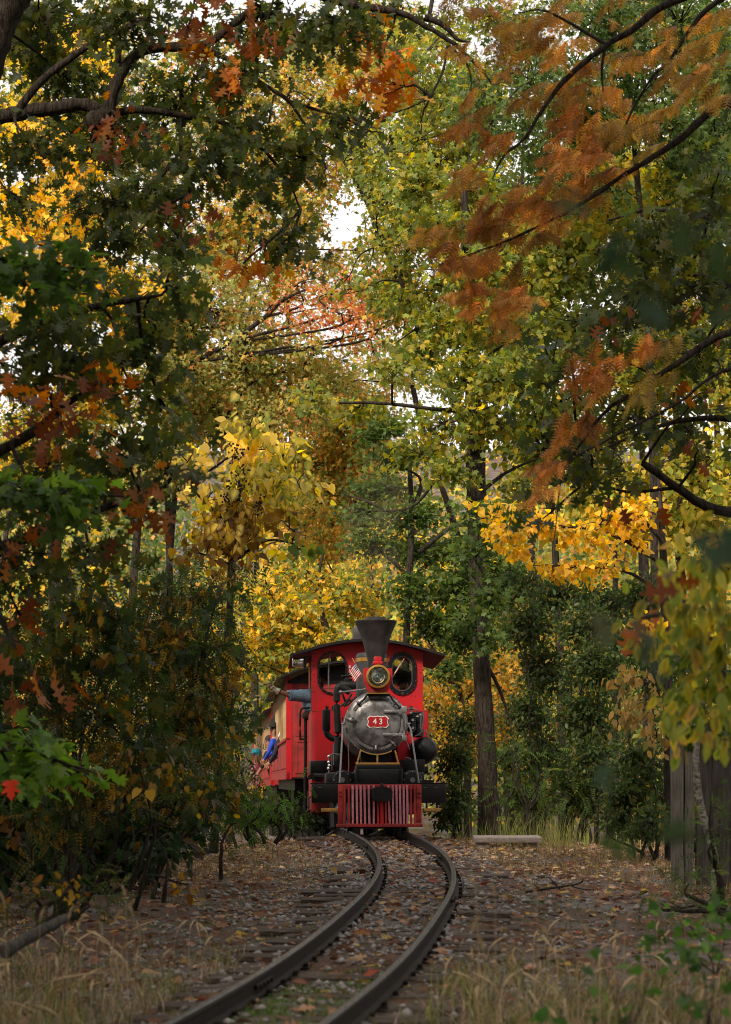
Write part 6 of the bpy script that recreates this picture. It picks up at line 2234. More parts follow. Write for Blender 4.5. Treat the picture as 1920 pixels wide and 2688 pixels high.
# --- autumn trees behind
OPEN_SKY = [(915, 570, 75, 50), (860, 640, 60, 40), (720, 640, 50, 50), (800, 790, 60, 35), (790, 880, 50, 30), (1120, 130, 40, 30), (590, 420, 40, 30)]
back = [
    ('golden_tree', 'golden yellow tree glowing above the coach roofs', 42, [(900, 2300), (895, 1900), (870, 1700), (835, 1560), (850, 1450)],
     [(690, 1640, 90, 70), (760, 1580, 100, 50), (850, 1530, 90, 45), (930, 1550, 80, 45), (660, 1720, 70, 40), (790, 1660, 90, 60), (720, 1710, 80, 40), (640, 1590, 60, 50), (950, 1480, 60, 40)], 'trident', .095, GOLD + LIGHTG, .85, .35),
    ('orange_maple', 'maple with red orange twig ends across the pale sky gap', 46, [(330, 2300), (340, 1700), (380, 1200), (440, 1000), (505, 950), (594, 900), (688, 834), (743, 784), (799, 756)],
     [(860, 770, 110, 45), (960, 800, 90, 45), (1020, 840, 80, 35), (800, 740, 90, 40), (1080, 820, 50, 25), (920, 840, 90, 30), (760, 800, 80, 30)], 'trident', .075, RED, .30, .5),
    ('olive_maple', 'olive and orange tree with fine branches left of the sky gap', 47, [(420, 2300), (430, 1700), (460, 1300), (494, 862), (600, 700)],
     [(560, 790, 130, 60), (640, 900, 140, 70), (500, 950, 130, 90), (560, 1050, 150, 80), (720, 980, 130, 70), (770, 1070, 120, 60), (460, 1100, 110, 90), (620, 760, 90, 50), (820, 960, 90, 50), (440, 820, 90, 70)], 'trident', .085, OLIVE, .62, .4),
    ('yellow_maple', 'yellow and orange tree seen through the oak boughs at upper left', 49, [(600, 2300), (610, 1500), (630, 900), (680, 500), (720, 250)],
     [(640, 480, 130, 60), (590, 570, 100, 60), (700, 610, 90, 50), (650, 250, 130, 70), (790, 180, 130, 70), (620, 350, 100, 60), (850, 300, 100, 70), (720, 380, 90, 60), (540, 650, 100, 60), (900, 180, 90, 60), (960, 100, 100, 70), (800, 480, 90, 60), (840, 560, 60, 40), (770, 700, 90, 40), (880, 690, 70, 40)], 'trident', .085, AUTUMN, .62, .45),
    ('poplar_tree', 'poplar with round yellow leaves beyond the oak at far left', 45, [(140, 2300), (150, 1500), (160, 900), (190, 400), (210, 80)],
     [(90, 620, 80, 60), (60, 530, 60, 50), (200, 100, 70, 50), (160, 420, 60, 60), (60, 700, 70, 50), (200, 540, 60, 50), (240, 700, 60, 50), (300, 800, 80, 60), (120, 820, 90, 60), (40, 350, 60, 60)], 'heart', .10, YELLOW, .75, .3),
    ('autumn_tree', 'mixed orange and olive tree low behind the chimney smoke', 53, [(985, 2300), (980, 1700), (955, 1400), (900, 1200), (870, 1000)],
     [(860, 1010, 130, 60), (900, 1120, 120, 70), (850, 1230, 110, 70), (910, 1340, 100, 60), (860, 1440, 90, 50), (780, 1180, 100, 60), (820, 1340, 80, 50), (970, 1240, 70, 60), (960, 1060, 80, 40), (780, 1520, 80, 50)], 'trident', .085, AUTUMN, 1.0, .4),
    ('linden_tree', 'yellow green linden on the right behind the cypress', 44, [(1480, 2300), (1470, 1700), (1440, 1200), (1400, 900), (1370, 600)],
     [(1400, 740, 140, 100), (1340, 560, 100, 80), (1480, 560, 120, 80), (1350, 960, 110, 60), (1560, 660, 110, 80), (1450, 1060, 110, 70), (1380, 1180, 100, 60), (1550, 880, 100, 70), (1450, 850, 110, 70), (1250, 600, 90, 60), (1280, 780, 90, 60)], 'heart', .095, LIGHTG, .95, .5),
    ('yellow_tree', 'tree with yellow and green leaves glowing through the right side oak', 43, [(1780, 2300), (1790, 1700), (1780, 1200), (1760, 800), (1750, 400)],
     [(1750, 520, 130, 90), (1620, 500, 100, 80), (1850, 620, 100, 80), (1760, 1000, 120, 80), (1700, 1260, 130, 60), (1830, 1210, 110, 80), (1650, 1000, 100, 70), (1880, 950, 80, 100), (1600, 1160, 90, 60), (1800, 1380, 110, 60), (1560, 1340, 90, 40), (1850, 1300, 80, 50)], 'heart', .095, [((.46, .34, .05), 3), ((.20, .24, .035), 3), ((.34, .32, .045), 2)], .8, .5),
    ('green_tree', 'green crowned tree behind the cypress fronds at top right', 40, [(1700, 2300), (1720, 1500), (1700, 800), (1660, 300), (1640, 0)],
     [(1500, 260, 120, 80), (1700, 140, 150, 90), (1850, 380, 120, 90), (1400, 200, 100, 70), (1600, 60, 130, 70), (1850, 120, 120, 90), (1580, 350, 110, 70), (1720, 300, 110, 70), (1840, 500, 100, 70), (1420, 420, 90, 60)], 'trident', .095, DEEPG, .75, .5),
    ('pale_green_tree', 'pale green tree at the top centre beside the bright sky', 43, [(1275, 2300), (1262, 1500), (1225, 1150), (1110, 890), (1060, 760), (1005, 640), (965, 540), (900, 420)],
     [(1110, 260, 110, 90), (1020, 390, 100, 80), (1160, 420, 80, 60), (1010, 520, 80, 50), (1200, 330, 80, 60), (1060, 150, 100, 70), (1180, 200, 80, 60), (930, 420, 70, 60), (1090, 640, 80, 50), (1180, 740, 80, 50), (1000, 610, 70, 50), (1060, 720, 70, 50), (980, 760, 60, 40), (1120, 820, 80, 60)], 'trident', .10, LIGHTG, .7, .5),
    ('autumn_tree', 'orange tinged tree low behind the right of the engine cab', 48, [(1230, 2300), (1225, 1950), (1205, 1800), (1190, 1690)],
     [(1180, 1790, 60, 50), (1170, 1720, 50, 40), (1200, 1880, 60, 50), (1180, 1950, 60, 40), (1240, 1820, 60, 50), (1150, 1850, 40, 40), (1330, 1760, 70, 60), (1330, 1900, 70, 60)], 'trident', .085, [((.50, .25, .03), 3), ((.30, .22, .04), 2), ((.16, .17, .03), 2)], .8, .5),
]
for (nm, lb, Y, tr, pads, leaf, size, pal, cv, face) in back:
    t = Plant(nm, lb, bark='bark_dark')
    n_ = len(tr)
    t.stem([(x, y, Y, .085 - .065 * k / (n_ - 1)) for k, (x, y) in enumerate(tr)], 10)
    for q in pads[:6]:
        nd = np.array([P3(x, y, Y) for x, y in tr])
        t.limb([tr[int(np.argmin([abs(y - (q[1] + 120)) + abs(x - q[0]) * .3 for x, y in tr]))], ((q[0] + tr[-1][0]) / 2 + rng.normal(0, 20), q[1] + 60), (q[0] - q[2] * .2, q[1] + q[3] * .2), (q[0] + q[2] * .6 * (1 if q[0] > tr[-1][0] else -1), q[1] - q[3] * .3)], Y, (.028, .007), 6)
    more = []
    for q in pads:
        for _ in range(4):
            e = (q[0] + rng.normal(0, .9) * q[2], q[1] + rng.normal(0, .9) * q[3] + 15, q[2] * rng.uniform(.6, 1), q[3] * rng.uniform(.6, 1.1))
            if not any(((e[0] - gx_) / rx_) ** 2 + ((e[1] - gy_) / ry_) ** 2 < 1 for gx_, gy_, rx_, ry_ in OPEN_SKY):
                more.append(e)
    for q in list(pads) + more:
        t.pad(q[0], q[1], Y + rng.uniform(-1.5, 1.5), q[2], q[3], leaf=leaf, size=size * 1.22, pal=pal, cover=cv * .72, droop=.5, per=9, face=face, twig=.007, depth=1.3)
    t.build()

# --- taller crowns closing the view above
for (lb, cx_, w_, Y, pal, cv, ylo, yhi) in (
        ('tall yellow green tree closing the gap behind the left oak', 120, 240, 52, YELLOW + LIGHTG, .85, 60, 1330),
        ('tall olive tree behind the big oak boughs', 430, 200, 55, OLIVE, .50, 40, 1200),
        ('tall thin crowned tree with peach leaves behind the sky gap', 760, 190, 58, RED[1:2] + AUTUMN + OLIVE, .22, 60, 1000),
        ('tall pale tree right of the sky gap', 1080, 150, 57, LIGHTG + OLIVE, .30, 20, 1000),
        ('tall green tree far behind the cypress', 1380, 190, 54, LIGHTG + DEEPG, .50, 20, 1000),
        ('tall yellowing tree far behind the right side oak', 1680, 180, 56, YELLOW + DEEPG + LIGHTG, .50, 40, 1000),
        ('tall green tree at the far right edge', 1880, 120, 53, DEEPG + LIGHTG, .55, 40, 1000)):
    t = Plant('tall_tree', lb, bark='bark_dark', group='tall trees closing the view')
    bx_ = 185 if cx_ == 1080 else 20
    tr = [(cx_ + bx_, 2300), (cx_ + bx_ * .9, 1600), (cx_, 1000), (cx_ - 10, 500), (cx_ + 15, 60)]
    t.stem([(x, y, Y, .10 - .08 * k_ / 4) for k_, (x, y) in enumerate(tr)], 9)
    for py_k in np.arange(ylo, yhi, 62):
        for _ in range(2):
            q = (cx_ + rng.normal(0, .55) * w_, py_k + rng.normal(0, 25))
            if any(((q[0] - gx_) / rx_) ** 2 + ((q[1] - gy_) / ry_) ** 2 < 1 for gx_, gy_, rx_, ry_ in OPEN_SKY):
                continue
            t.pad(q[0], q[1], Y + rng.uniform(-1.5, 1.5), rng.uniform(80, 140), rng.uniform(45, 80), leaf='trident', size=.125, pal=pal, cover=cv, droop=.5, per=9, face=.4, twig=.007, depth=1.3)
    t.build()

# --- the wood on the rising ground far behind: one mass of crowns
def far_wood():
    V, Fc, Cc, b = [], [], [], 0
    n = 120
    for k in range(n):
        Y = rng.uniform(64, 112)
        px = rng.uniform(-250, 2170) if k < 100 else rng.uniform(-1200, 3100)
        X = (px - CX) * Y / F
        if abs(X - track_x(Y)) < 3.5 and Y < 90:
            continue
        g = float(ground_z(X, Y))
        hgt = rng.uniform(8.0, 13.5)
        pal = [OLIVE, AUTUMN, LIGHTG, DEEPG, GOLD, OLIVE, DEEPG][int(rng.integers(7))]
        c = np.array([X, Y, g + hgt * .55])
        m = 1260
        d = norm(rng.normal(0, 1, (m // 14, 3))) * rng.uniform(.2, 1, (m // 14, 1)) ** .5 * np.array([hgt * .33, hgt * .33, hgt * .5])
        pos = (c + d)[:, None, :] + rng.normal(0, .28, (m // 14, 14, 3))
        pos = pos.reshape(-1, 3)
        cols = pick(pal, len(pos)) * np.exp(rng.normal(0, .3, (len(pos), 1)))
        v, f, cc, _ = leaf_verts('diamond', pos, rng.normal(0, 1, pos.shape) + [0, 0, -.5], rng.normal(0, .6, pos.shape) + [0, -.5, .5], rng.uniform(.15, .30, len(pos)), cols, cols)
        V.append(v); Fc.append(f + b); Cc.append(cc)
        b += len(v)
    o = finish('far_wood', np_mesh('far_wood', np.vstack(V), np.vstack(Fc), np.vstack(Cc)), M['leaf'])
    tag(o, 'distant mass of autumn woodland on the slope behind the train', 'woodland', kind='stuff')
    mb = MB()
    for k in range(70):
        Y = rng.uniform(60, 110)
        X = (rng.uniform(-100, 2000) - CX) * Y / F
        if abs(X - track_x(Y)) < 3:
            continue
        g = float(ground_z(X, Y))
        r = rng.uniform(.09, .2)
        mb.tube([(X, Y, g - .2), (X + rng.normal(0, .2), Y, g + 4), (X + rng.normal(0, .5), Y, g + 9)], [r, r * .8, r * .5], 7)
    o = mb.build('far_trunks', M['bark'])
    tag(o, 'distant tree trunks on the slope behind the train', 'woodland', kind='stuff')


far_wood()


# --- unseen wood round and behind the viewer, added to shade foreground and train
def unseen_shade_wood():
    V, Fc, Cc, b = [], [], [], 0
    mb = MB()
    for (X, Y, hgt) in [(-11, 4, 12), (-9, 12, 13), (11, 3, 12), (9.5, 11, 13), (-7, -6, 13), (6.5, -7, 12), (0.5, -13, 14), (-13, -10, 13), (13, -11, 14), (-5, -19, 14), (6, -20, 13), (-15, 20, 13), (-8.2, 20.5, 14.5), (-10.5, 16, 14.5), (-9.0, 24.5, 14), (-11.5, 21.5, 15), (15, 19, 13), (-12, 30, 13), (12, 31, 13), (-20, 2, 14), (20, 0, 14)]:
        g = float(ground_z(X, Y))
        m = 3080
        d = norm(rng.normal(0, 1, (m // 14, 3))) * rng.uniform(.2, 1, (m // 14, 1)) ** .5 * np.array([3.8, 3.8, hgt * .45])
        pos = ((np.array([X, Y, g + hgt * .58]) + d)[:, None, :] + rng.normal(0, .3, (m // 14, 14, 3))).reshape(-1, 3)
        cols = pick([OLIVE, DEEPG, AUTUMN][int(rng.integers(3))], len(pos))
        v, f, cc, _ = leaf_verts('diamond', pos, rng.normal(0, 1, pos.shape), rng.normal(0, .6, pos.shape) + [0, 0, .5], rng.uniform(.26, .46, len(pos)), cols, cols)
        V.append(v); Fc.append(f + b); Cc.append(cc)
        b += len(v)
        mb.tube([(X, Y, g - .2), (X + .2, Y, g + 4), (X - .2, Y, g + hgt * .9)], [.22, .17, .06], 8)
    for (X, Y, zc) in [(x_ + rng.normal(0, .6), y_ + rng.normal(0, .6), 10 + rng.uniform(0, 1.2)) for x_ in (-9, -4.5, 0, 4.5, 9) for y_ in (-13, -8, -3, 2, 7, 12) if not (x_ > 4 and y_ > 11)]:  # overhead crowns without trunks, out of view, added for shade
        m = 980
        d = norm(rng.normal(0, 1, (m // 14, 3))) * rng.uniform(.2, 1, (m // 14, 1)) ** .5 * np.array([3.4, 3.4, 2.4])
        pos = ((np.array([X, Y, zc]) + d)[:, None, :] + rng.normal(0, .3, (m // 14, 14, 3))).reshape(-1, 3)
        cols = pick(DEEPG, len(pos))
        v, f, cc, _ = leaf_verts('diamond', pos, rng.normal(0, 1, pos.shape), rng.normal(0, .6, pos.shape) + [0, 0, .5], rng.uniform(.36, .62, len(pos)), cols, cols)
        V.append(v); Fc.append(f + b); Cc.append(cc)
        b += len(v)
    tag(finish('unseen_shade_wood', np_mesh('unseen_shade_wood', np.vstack(V), np.vstack(Fc), np.vstack(Cc)), M['leaf']), 'unseen woodland crowns added to shade the line and train', 'woodland', kind='stuff')
    tag(mb.build('unseen_shade_trunks', M['bark']), 'unseen trunks under the woodland crowns added for shade', 'woodland', kind='stuff')


unseen_shade_wood()


# --- thin smoke from the chimney
def smoke():
    mb = MB()
    q = smooth_path([P3(990, 1640, 31.2), P3(985, 1560, 31.3), P3(975, 1440, 31.7), P3(985, 1360, 32.0), P3(1000, 1260, 32.4), P3(990, 1160, 32.8)], 6)
    r = np.interp(np.arange(len(q)), [0, 5, 12, 20, len(q) - 1], [.10, .22, .40, .5, .05])
    mb.tube(q, r, 20)
    o = mb.build('smoke', None, None, smooth=60)
    m, nt, out = new_mat('chimney_smoke')
    N, Lk = nt.nodes, nt.links
    pv = N.new('ShaderNodeVolumePrincipled')
    pv.inputs['Color'].default_value = (.66, .56, .46, 1)
    pv.inputs['Anisotropy'].default_value = .2
    tc = N.new('ShaderNodeTexCoord')
    n = N.new('ShaderNodeTexNoise')
    n.inputs['Scale'].default_value = 2.2
    n.inputs['Detail'].default_value = 3
    Lk.new(tc.outputs['Object'], n.inputs[0])
    r_ = N.new('ShaderNodeMapRange')
    r_.inputs[1].default_value = .40
    r_.inputs[2].default_value = .70
    r_.inputs[3].default_value = 0.0
    r_.inputs[4].default_value = .13
    Lk.new(n.outputs[0], r_.inputs[0])
    Lk.new(r_.outputs[0], pv.inputs['Density'])
    Lk.new(pv.outputs[0], out.inputs['Volume'])
    o.data.materials.append(m)
    tag(o, 'thin brownish smoke drifting up from the engine chimney', 'smoke', kind='stuff')


smoke()
# ------------------------------------------------------------------ ground cover
def field(n, ylo=9.6, yhi=32.0, pad=1.0):
    """random ground points over the wedge the photograph shows."""
    u = rng.random(n)
    Y = np.sqrt(ylo ** 2 + u * (yhi ** 2 - ylo ** 2))
    X = rng.uniform(-1, 1, n) * (970 / F * Y + pad)
    return X, Y


def rail_gap(X, Y):
    """distance to the nearer rail and to the centre line."""
    t = X - track_x(Y)
    return np.abs(np.abs(t) - (G / 2 + .024)), np.abs(t)


def patchy(X, Y, s, ph=0.0):
    return .5 + .5 * wob(X + ph * 3.1, Y + ph * 1.7, s)


# ballast
X, Y = field(60000)
g, t = rail_gap(X, Y)
dens = np.clip(1.45 - t * .75, .08, 1) * np.where((X > track_x(Y)) & (t > .5), .5, 1) * (.25 + .75 * (patchy(X, Y, 1.6, 1) > .38))
dens *= np.where((Y < 13.0) & (t < .5), .25, 1)
keep = (rng.random(len(X)) < dens) & (g > .03)
X, Y = X[keep][:20000], Y[keep][:20000]
n = len(X)
oct_v = np.array([[1, 0, 0], [0, 1, 0], [-1, 0, 0], [0, -1, 0], [.2, .1, .8], [-.1, -.2, -.7]])
oct_f = np.array([[0, 1, 4], [1, 2, 4], [2, 3, 4], [3, 0, 4], [1, 0, 5], [2, 1, 5], [3, 2, 5], [0, 3, 5]])
s = rng.gamma(3.0, .0055, n).clip(.007, .042)
ang = rng.uniform(0, 6.28, n)
v = oct_v[None] * (s[:, None, None] * rng.uniform(.6, 1.25, (n, 6, 3)))
ca, sa = np.cos(ang)[:, None], np.sin(ang)[:, None]
v = np.stack([v[..., 0] * ca - v[..., 1] * sa, v[..., 0] * sa + v[..., 1] * ca, v[..., 2] * .75], -1)
v += np.stack([X, Y, ground_z(X, Y) + s * .35], -1)[:, None, :]
f = oct_f[None] + (np.arange(n) * 6)[:, None, None]
tag(finish('gravel', np_mesh('gravel', v.reshape(-1, 3), f.reshape(-1, 3)), M['stone']), 'grey ballast stones strewn along the track', 'gravel', kind='stuff')

# leaf litter
LIT = [((.26, .145, .095), 4), ((.34, .21, .135), 3), ((.17, .080, .050), 4), ((.11, .045, .03), 3), ((.36, .24, .13), 2), ((.40, .26, .06), .7), ((.24, .06, .04), .8)]


def litter(n, dens_fn, size, pal, name, label, ylo=9.6, yhi=33.0, lift=.006, tilt=.4, leafs=('oaklo', 'oval', 'trident')):
    V, Fc, Cc, b = [], [], [], 0
    for lf in leafs:
        X, Y = field(n, ylo, yhi)
        g, t = rail_gap(X, Y)
        k = (rng.random(len(X)) < dens_fn(X, Y, t)) & (g > .04)
        X, Y = X[k], Y[k]
        m = len(X)
        a = rng.uniform(0, 6.28, m)
        ax = np.stack([np.cos(a), np.sin(a), rng.normal(0, tilt * .5, m)], -1)
        nr = np.stack([rng.normal(0, tilt, m), rng.normal(0, tilt, m) - .1, np.ones(m)], -1)
        c = pick(pal, m) * np.exp(rng.normal(0, .25, (m, 1)))
        v, f, cc, _ = leaf_verts(lf, np.stack([X, Y, ground_z(X, Y) + lift + rng.uniform(0, .02, m)], -1), ax, nr, size * rng.uniform(.5, 1.25, m), c, c * .8)
        V.append(v); Fc.append(f + b); Cc.append(cc)
        b += len(v)
    tag(finish(name, np_mesh(name, np.vstack(V), np.vstack(Fc), np.vstack(Cc)), M['dry']), label, 'leaf litter', kind='stuff')


def d_lit(X, Y, t):
    d = np.where(t < .33, .75, np.where(t < .85, .45, .75)) * (.55 + .45 * patchy(X, Y, 1.1, 4))
    d *= np.clip((Y - 8) / 8, .45, 1)
    return d + .5 * np.clip((Y - 24) / 5, 0, 1)


litter(7600, d_lit, .085, LIT, 'leaf_litter', 'brown fallen leaves scattered over the ballast and banks')
litter(5200, lambda X, Y, t: np.clip((Y - 22) / 6, 0, 1) * np.clip(t, .3, 1), .075, [((.56, .42, .28), 3), ((.48, .32, .20), 3), ((.55, .38, .14), 1), ((.36, .21, .13), 2)], 'leaf_litter', 'pale fallen leaves drifted on the crest in front of the engine', ylo=21, yhi=33.5, leafs=('oval', 'oaklo'))

# a few fallen leaves big enough to pick out
for (px, py, Y, sz, col, lf, lb) in (
        (672, 2527, 14.2, .12, (.52, .30, .10), 'oak', 'curled yellow leaf lying left of the rails in the foreground'),
        (970, 2422, 16.6, .13, (.30, .075, .025), 'oak', 'dark rust leaf lying between the rails'),
        (1000, 2430, 16.3, .11, (.40, .27, .09), 'oak', 'tan leaf lying just below the dark rust leaf between the rails'),
        (945, 2450, 15.8, .06, (.55, .40, .05), 'oval', 'tiny bright yellow leaf between the rails'),
        (545, 2487, 14.9, .09, (.34, .06, .06), 'star', 'dull red leaf on the gravel left of the sleepers'),
        (862, 2604, 12.0, .12, (.34, .18, .10), 'oak', 'long tan leaf on the moss beside the right rail'),
        (780, 2598, 12.1, .11, (.40, .22, .12), 'oak', 'pale brown leaf on the moss in the middle of the track'),
        (735, 2640, 11.5, .11, (.34, .16, .11), 'oak', 'pinkish brown leaf near the bottom between the rails'),
        (1155, 2540, 13.3, .09, (.42, .22, .11), 'oak', 'orange brown leaf lying right of the right rail'),
        (1010, 2290, 22.0, .12, (.22, .10, .05), 'oval', 'brown leaf beside the left rail at the bend')):
    p = P3(px, py, Y)
    p[2] = float(ground_z(p[0], p[1])) + .022
    v, f, c, _ = leaf_verts(lf, np.zeros((1, 3)), np.array([[math.cos(px), math.sin(px) * .6, .15]]), np.array([[.1, -.5, 1.0]]), np.array([sz]), np.array([col]), np.array([col]) * .85)
    o = finish('fallen_leaf', np_mesh('fallen_leaf', v, f, c), M['dry'], loc=p)
    tag(o, lb, 'fallen leaf', 'fallen leaves picked out on the ground')

# grass: blades bent over, dry and green
DRY = [((.26, .185, .10), 4), ((.32, .235, .13), 3), ((.19, .125, .07), 3), ((.15, .14, .05), 1.5)]
GRN = [((.055, .105, .022), 4), ((.08, .13, .03), 3), ((.12, .13, .035), 1)]


def blades(X, Y, length, width, pal, name, label, lean=.5, kind='stuff'):
    n = len(X)
    a = rng.uniform(0, 6.28, n)
    d = np.stack([np.cos(a), np.sin(a), np.zeros(n)], -1)
    w = np.stack([-np.sin(a + rng.normal(0, .8, n)), np.cos(a), np.zeros(n)], -1) * (width * rng.uniform(.6, 1.3, n))[:, None]
    L_ = (length * rng.uniform(.4, 1.25, n))[:, None]
    ln = (lean * rng.uniform(.2, 1.6, n))[:, None]
    p0 = np.stack([X, Y, ground_z(X, Y) - .01], -1)
    up = np.array([0, 0, 1.0])
    p1 = p0 + L_ * (.5 * up + d * ln * .22)
    p2 = p1 + L_ * (.38 * up + d * ln * .55)
    v = np.stack([p0 - w, p0 + w, p1 + w * .8, p1 - w * .8, p2], 1)
    f = np.array([[0, 1, 2], [0, 2, 3], [3, 2, 4]])[None] + (np.arange(n) * 5)[:, None, None]
    c = np.repeat(pick(pal, n) * np.exp(rng.normal(0, .22, (n, 1))), 5, axis=0)
    return tag(finish(name, np_mesh(name, v.reshape(-1, 3), f.reshape(-1, 3), c), M['dry']), label, 'grass', kind=kind)


def pick_field(n, fn, ylo=9.6, yhi=33):
    X, Y = field(n, ylo, yhi)
    g, t = rail_gap(X, Y)
    k = (rng.random(n) < fn(X, Y, t)) & (g > .06)
    return X[k], Y[k]




def clumps(n, fn, ylo, yhi, per, spread):
    """tufts: blades gathered round random roots."""
    X, Y = pick_field(n, fn, ylo, yhi)
    X = (X[:, None] + rng.normal(0, spread, (len(X), per))).ravel()
    Y = (Y[:, None] + rng.normal(0, spread, (len(Y), per))).ravel()
    g_, t_ = rail_gap(X, Y)
    k = g_ > .08
    return X[k], Y[k]


def f_left(X, Y, t):
    return np.where(X < track_x(Y) - .75, np.clip((-X - .35) * 1.5, 0, 1) * np.clip((16.0 - Y) / 3.5, 0, 1), 0)


def f_right(X, Y, t):
    return np.where(X > track_x(Y) + .6, np.clip((X - .15) * 2, 0, 1) * np.clip((15.0 - Y) / 2.5, 0, 1) * np.clip((2.2 - X) * 2, .15, 1), 0)


MIXG = [((.30, .235, .155), 4), ((.38, .31, .21), 2.5), ((.20, .15, .10), 4), ((.11, .08, .055), 2), ((.15, .15, .05), 2), ((.09, .12, .03), 1.5)]
for fn, yl, yh, side in ((f_left, 9.2, 17, 'left'), (f_right, 9.0, 15.5, 'right')):
    X, Y = clumps(2100, fn, yl, yh, 11, .055)
    blades(X, Y, .16, .0028, MIXG, 'dry_grass', 'dry tan tufted grass in the %s foreground' % side, 1.1)
    X, Y = clumps(420, fn, yl, yh, 16, .04)
    blades(X, Y, .20, .0032, [((.10, .14, .03), 3), ((.16, .17, .05), 2), ((.30, .23, .09), 2)], 'green_grass', 'green blades among the dry grass of the %s foreground' % side, .8)
    # seed heads standing in the dry grass
    X, Y = pick_field(700, fn, yl, yh)
    V, Fc, b = [], [], 0
    for x, y in zip(X[:240], Y[:240]):
        z0 = float(ground_z(x, y))
        hh, bd, a = rng.uniform(.16, .34), rng.normal(0, .05), rng.uniform(0, 6.28)
        dx, dy = math.cos(a) * bd, math.sin(a) * bd
        q = np.array([[x, y, z0], [x + dx * .3, y + dy * .3, z0 + hh * .7], [x + dx, y + dy, z0 + hh], [x + dx * 1.5, y + dy * 1.5, z0 + hh + .02], [x + dx * 2.2 + .006, y + dy * 2.2, z0 + hh + .042], [x + dx * 2.9 + .012, y + dy * 2.9, z0 + hh + .055]])
        v, f = tube_arrays(q, np.array([.001, .001, .0014, .0062, .0058, .001]) * rng.uniform(.7, 1.2), 5)
        V.append(v + rng.normal(0, .0009, v.shape)); Fc.append(f + b); b += len(v)
    V = np.vstack(V)
    tag(finish('seed_heads', np_mesh('seed_heads', V, np.vstack(Fc), np.tile((.44, .34, .22), (len(V), 1))), M['dry']), 'bristly seed heads standing in the %s foreground grass' % side, 'grass', kind='stuff')
X, Y = pick_field(26000, lambda X, Y, t: np.where(t > .9, np.clip((Y - 20) / 6, 0, .9) * (.3 + .7 * (patchy(X, Y, .9, 6) > .4)), 0), ylo=20, yhi=33)
blades(X, Y, .13, .003, DRY, 'dry_grass', 'tan grass on the crest of the bank beside the line', .7)
X, Y = pick_field(60000, lambda X, Y, t: np.where((Y < 13.6) & (t < .33), 1.0 * (patchy(X, Y, 2.6, 9) > .32) * np.clip((14.3 - Y) * 1.2, 0, 1), np.where((t > .4) & (t < 1.6), .22 * (patchy(X, Y, 1.3, 11) > .55), .06 * (patchy(X, Y, .8, 13) > .5))), ylo=9.5, yhi=26)
blades(X, Y, .045, .0040, [((.075, .135, .025), 4), ((.11, .16, .03), 3), ((.15, .15, .04), 1)], 'moss_grass', 'short green grass and moss between and beside the rails', .6)
X, Y = pick_field(46000, lambda X, Y, t: np.where(t < .30, np.clip((patchy(X, Y, 3.1, 9) - .18) * 4, .12, 1) * np.clip((14.6 - Y) * .8, 0, 1), 0), ylo=9.8, yhi=14.8)
blades(X, Y, .035, .0045, [((.09, .17, .03), 4), ((.13, .20, .04), 3), ((.06, .12, .025), 2)], 'moss', 'bright moss and short grass between the rails in the foreground', .8)
X, Y = pick_field(9000, lambda X, Y, t: np.where((t > 1.0), .5 * (patchy(X, Y, 1.1, 17) > .62), 0), ylo=10, yhi=30)
blades(X, Y, .14, .003, GRN, 'green_grass', 'tufts of longer green grass on the banks', .6)
# tall weeds at the edge of the undergrowth
n = 420
px = np.concatenate([rng.normal(1350, 40, n // 3), rng.normal(1470, 40, n // 3), rng.uniform(1200, 1750, n // 3)])
Yw = rng.uniform(29.5, 31.5, len(px))
blades((px - CX) * Yw / F, Yw, .42, .004, [((.16, .19, .04), 3), ((.24, .22, .08), 2)], 'tall_grass', 'tall thin grass stems at the edge of the right hand undergrowth', .45)


# foxtail grass: stem with a bristly head
def foxtail(px, py, Y, h, bend, group, label):
    p = P3(px, py, Y)
    g = float(ground_z(p[0], p[1]))
    t = thing('foxtail_grass', label, 'grass stalk', (float(p[0]), float(p[1]), g), group=group)
    top = float(p[2]) - g
    q = smooth_path([(-bend * .4, .02, 0), (-bend * .35, .01, top * .55), (-bend * .1, 0, top * .92), (0, 0, top)], 4)
    MB().tube(q, np.linspace(.0018, .001, len(q)), 4).build('stem', M['straw'], t)
    hd = smooth_path([(0, 0, top), (bend * .5, -.005, top + h * .55), (bend * 1.2, -.01, top + h * .85)], 4)
    V, Fc = [], []
    mb = MB()
    k = len(hd)
    mb.tube(hd, .0045 * np.sin(np.linspace(.5, 2.9, k)), 6)
    for _ in range(70):
        u = rng.random() * (k - 1.01)
        i0 = int(u)
        c = hd[i0] + (hd[i0 + 1] - hd[i0]) * (u - i0)
        d = norm(rng.normal(0, 1, 3) + np.array([0, 0, .5]))
        s_ = norm(np.cross(d, [0.3, .5, .2])) * .0011
        e = c + d * .016
        mb.add([c - s_, c + s_, e], [(0, 1, 2)])
    mb.build('seed_head', M['straw'], t, smooth=0, weld=False)


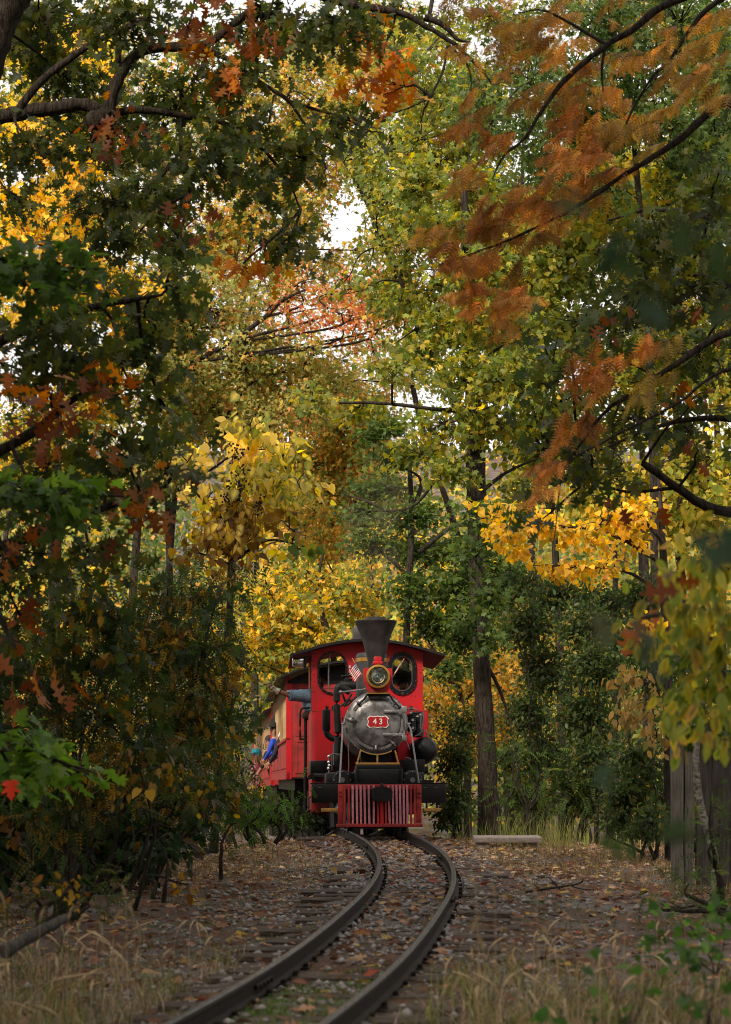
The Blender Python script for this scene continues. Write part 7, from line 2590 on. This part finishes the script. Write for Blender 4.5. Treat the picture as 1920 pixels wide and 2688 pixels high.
M['straw'] = mat('straw', (.36, .27, .16), .85, scale=30, bump=.1, col2=(.26, .18, .10))
fx = [(12, 2350, 11.5, 'tallest foxtail at the left edge'), (105, 2395, 11.8, 'foxtail leaning beside the fallen log'), (180, 2385, 11.6, 'foxtail with a nodding head above the log'), (205, 2410, 11.9, 'foxtail right of the log end'),
      (330, 2330, 12.3, 'tall foxtail against the dark shrubs'), (300, 2400, 12.0, 'foxtail in the dry grass left of centre'), (350, 2380, 12.2, 'foxtail in front of the bare stems'), (270, 2425, 12.0, 'short foxtail in the dry grass'),
      (1250, 2310, 10.2, 'upper blurred foxtail right of the rails'), (1300, 2330, 10.4, 'foxtail blurred against the sleepers'), (1240, 2420, 9.8, 'foxtail with a curled head beside the right rail'), (1270, 2470, 9.8, 'foxtail below the curled one'), (1410, 2330, 10.3, 'foxtail blurred against the leaf litter'),
      (1190, 2580, 9.4, 'low foxtail by the right rail at the bottom'), (1440, 2440, 10.0, 'foxtail amid the dry grass at lower right'), (1550, 2440, 10.2, 'foxtail near the green weeds at lower right')]
for (px, py, Y, lb) in fx:
    foxtail(px, py + 25, Y, .055 + .02 * rng.random(), rng.choice([-1, 1]) * rng.uniform(.01, .035), 'foxtails in the foreground grass', lb)

# leafy weeds, lower right, near and soft
for (lb, base, Y, pads) in (('soft focus green weed low at the right bottom corner', (1850, 2760), 8.6, [(1850, 2520, 70, 60), (1900, 2600, 60, 60), (1780, 2600, 70, 50), (1880, 2440, 50, 40)]),
                            ('blurred green weed left of the corner weeds', (1640, 2720), 8.4, [(1560, 2500, 50, 25), (1680, 2480, 60, 30), (1700, 2560, 60, 40), (1620, 2600, 50, 30)]),
                            ('small green weed at the bottom edge right of the rails', (1560, 2760), 9.0, [(1540, 2680, 70, 25), (1640, 2670, 60, 30), (1440, 2690, 50, 20)]),
                            ('green weeds at the right edge below the sapling', (1880, 2560), 13.0, [(1800, 2430, 90, 40), (1890, 2400, 60, 50), (1700, 2440, 60, 25), (1890, 2490, 60, 50), (1780, 2500, 70, 35)])):
    t = Plant('leafy_weed', lb, 'weed', 'weeds at the lower right', 'bark')
    for q in pads:
        t.limb([base, ((base[0] + q[0]) / 2 + 15, (base[1] + q[1]) / 2), (q[0], q[1])], Y, (.004, .0015), 4)
    for q in pads:
        t.pad(q[0], q[1], Y + rng.uniform(-.2, .2), q[2], q[3], leaf='heart', size=.06, pal=[((.07, .15, .03), 3), ((.10, .19, .035), 2), ((.05, .11, .03), 2)], cover=.38, droop=.2, per=5, up=1.0, twig=.0015, depth=.18)
    t.build(parts=60)
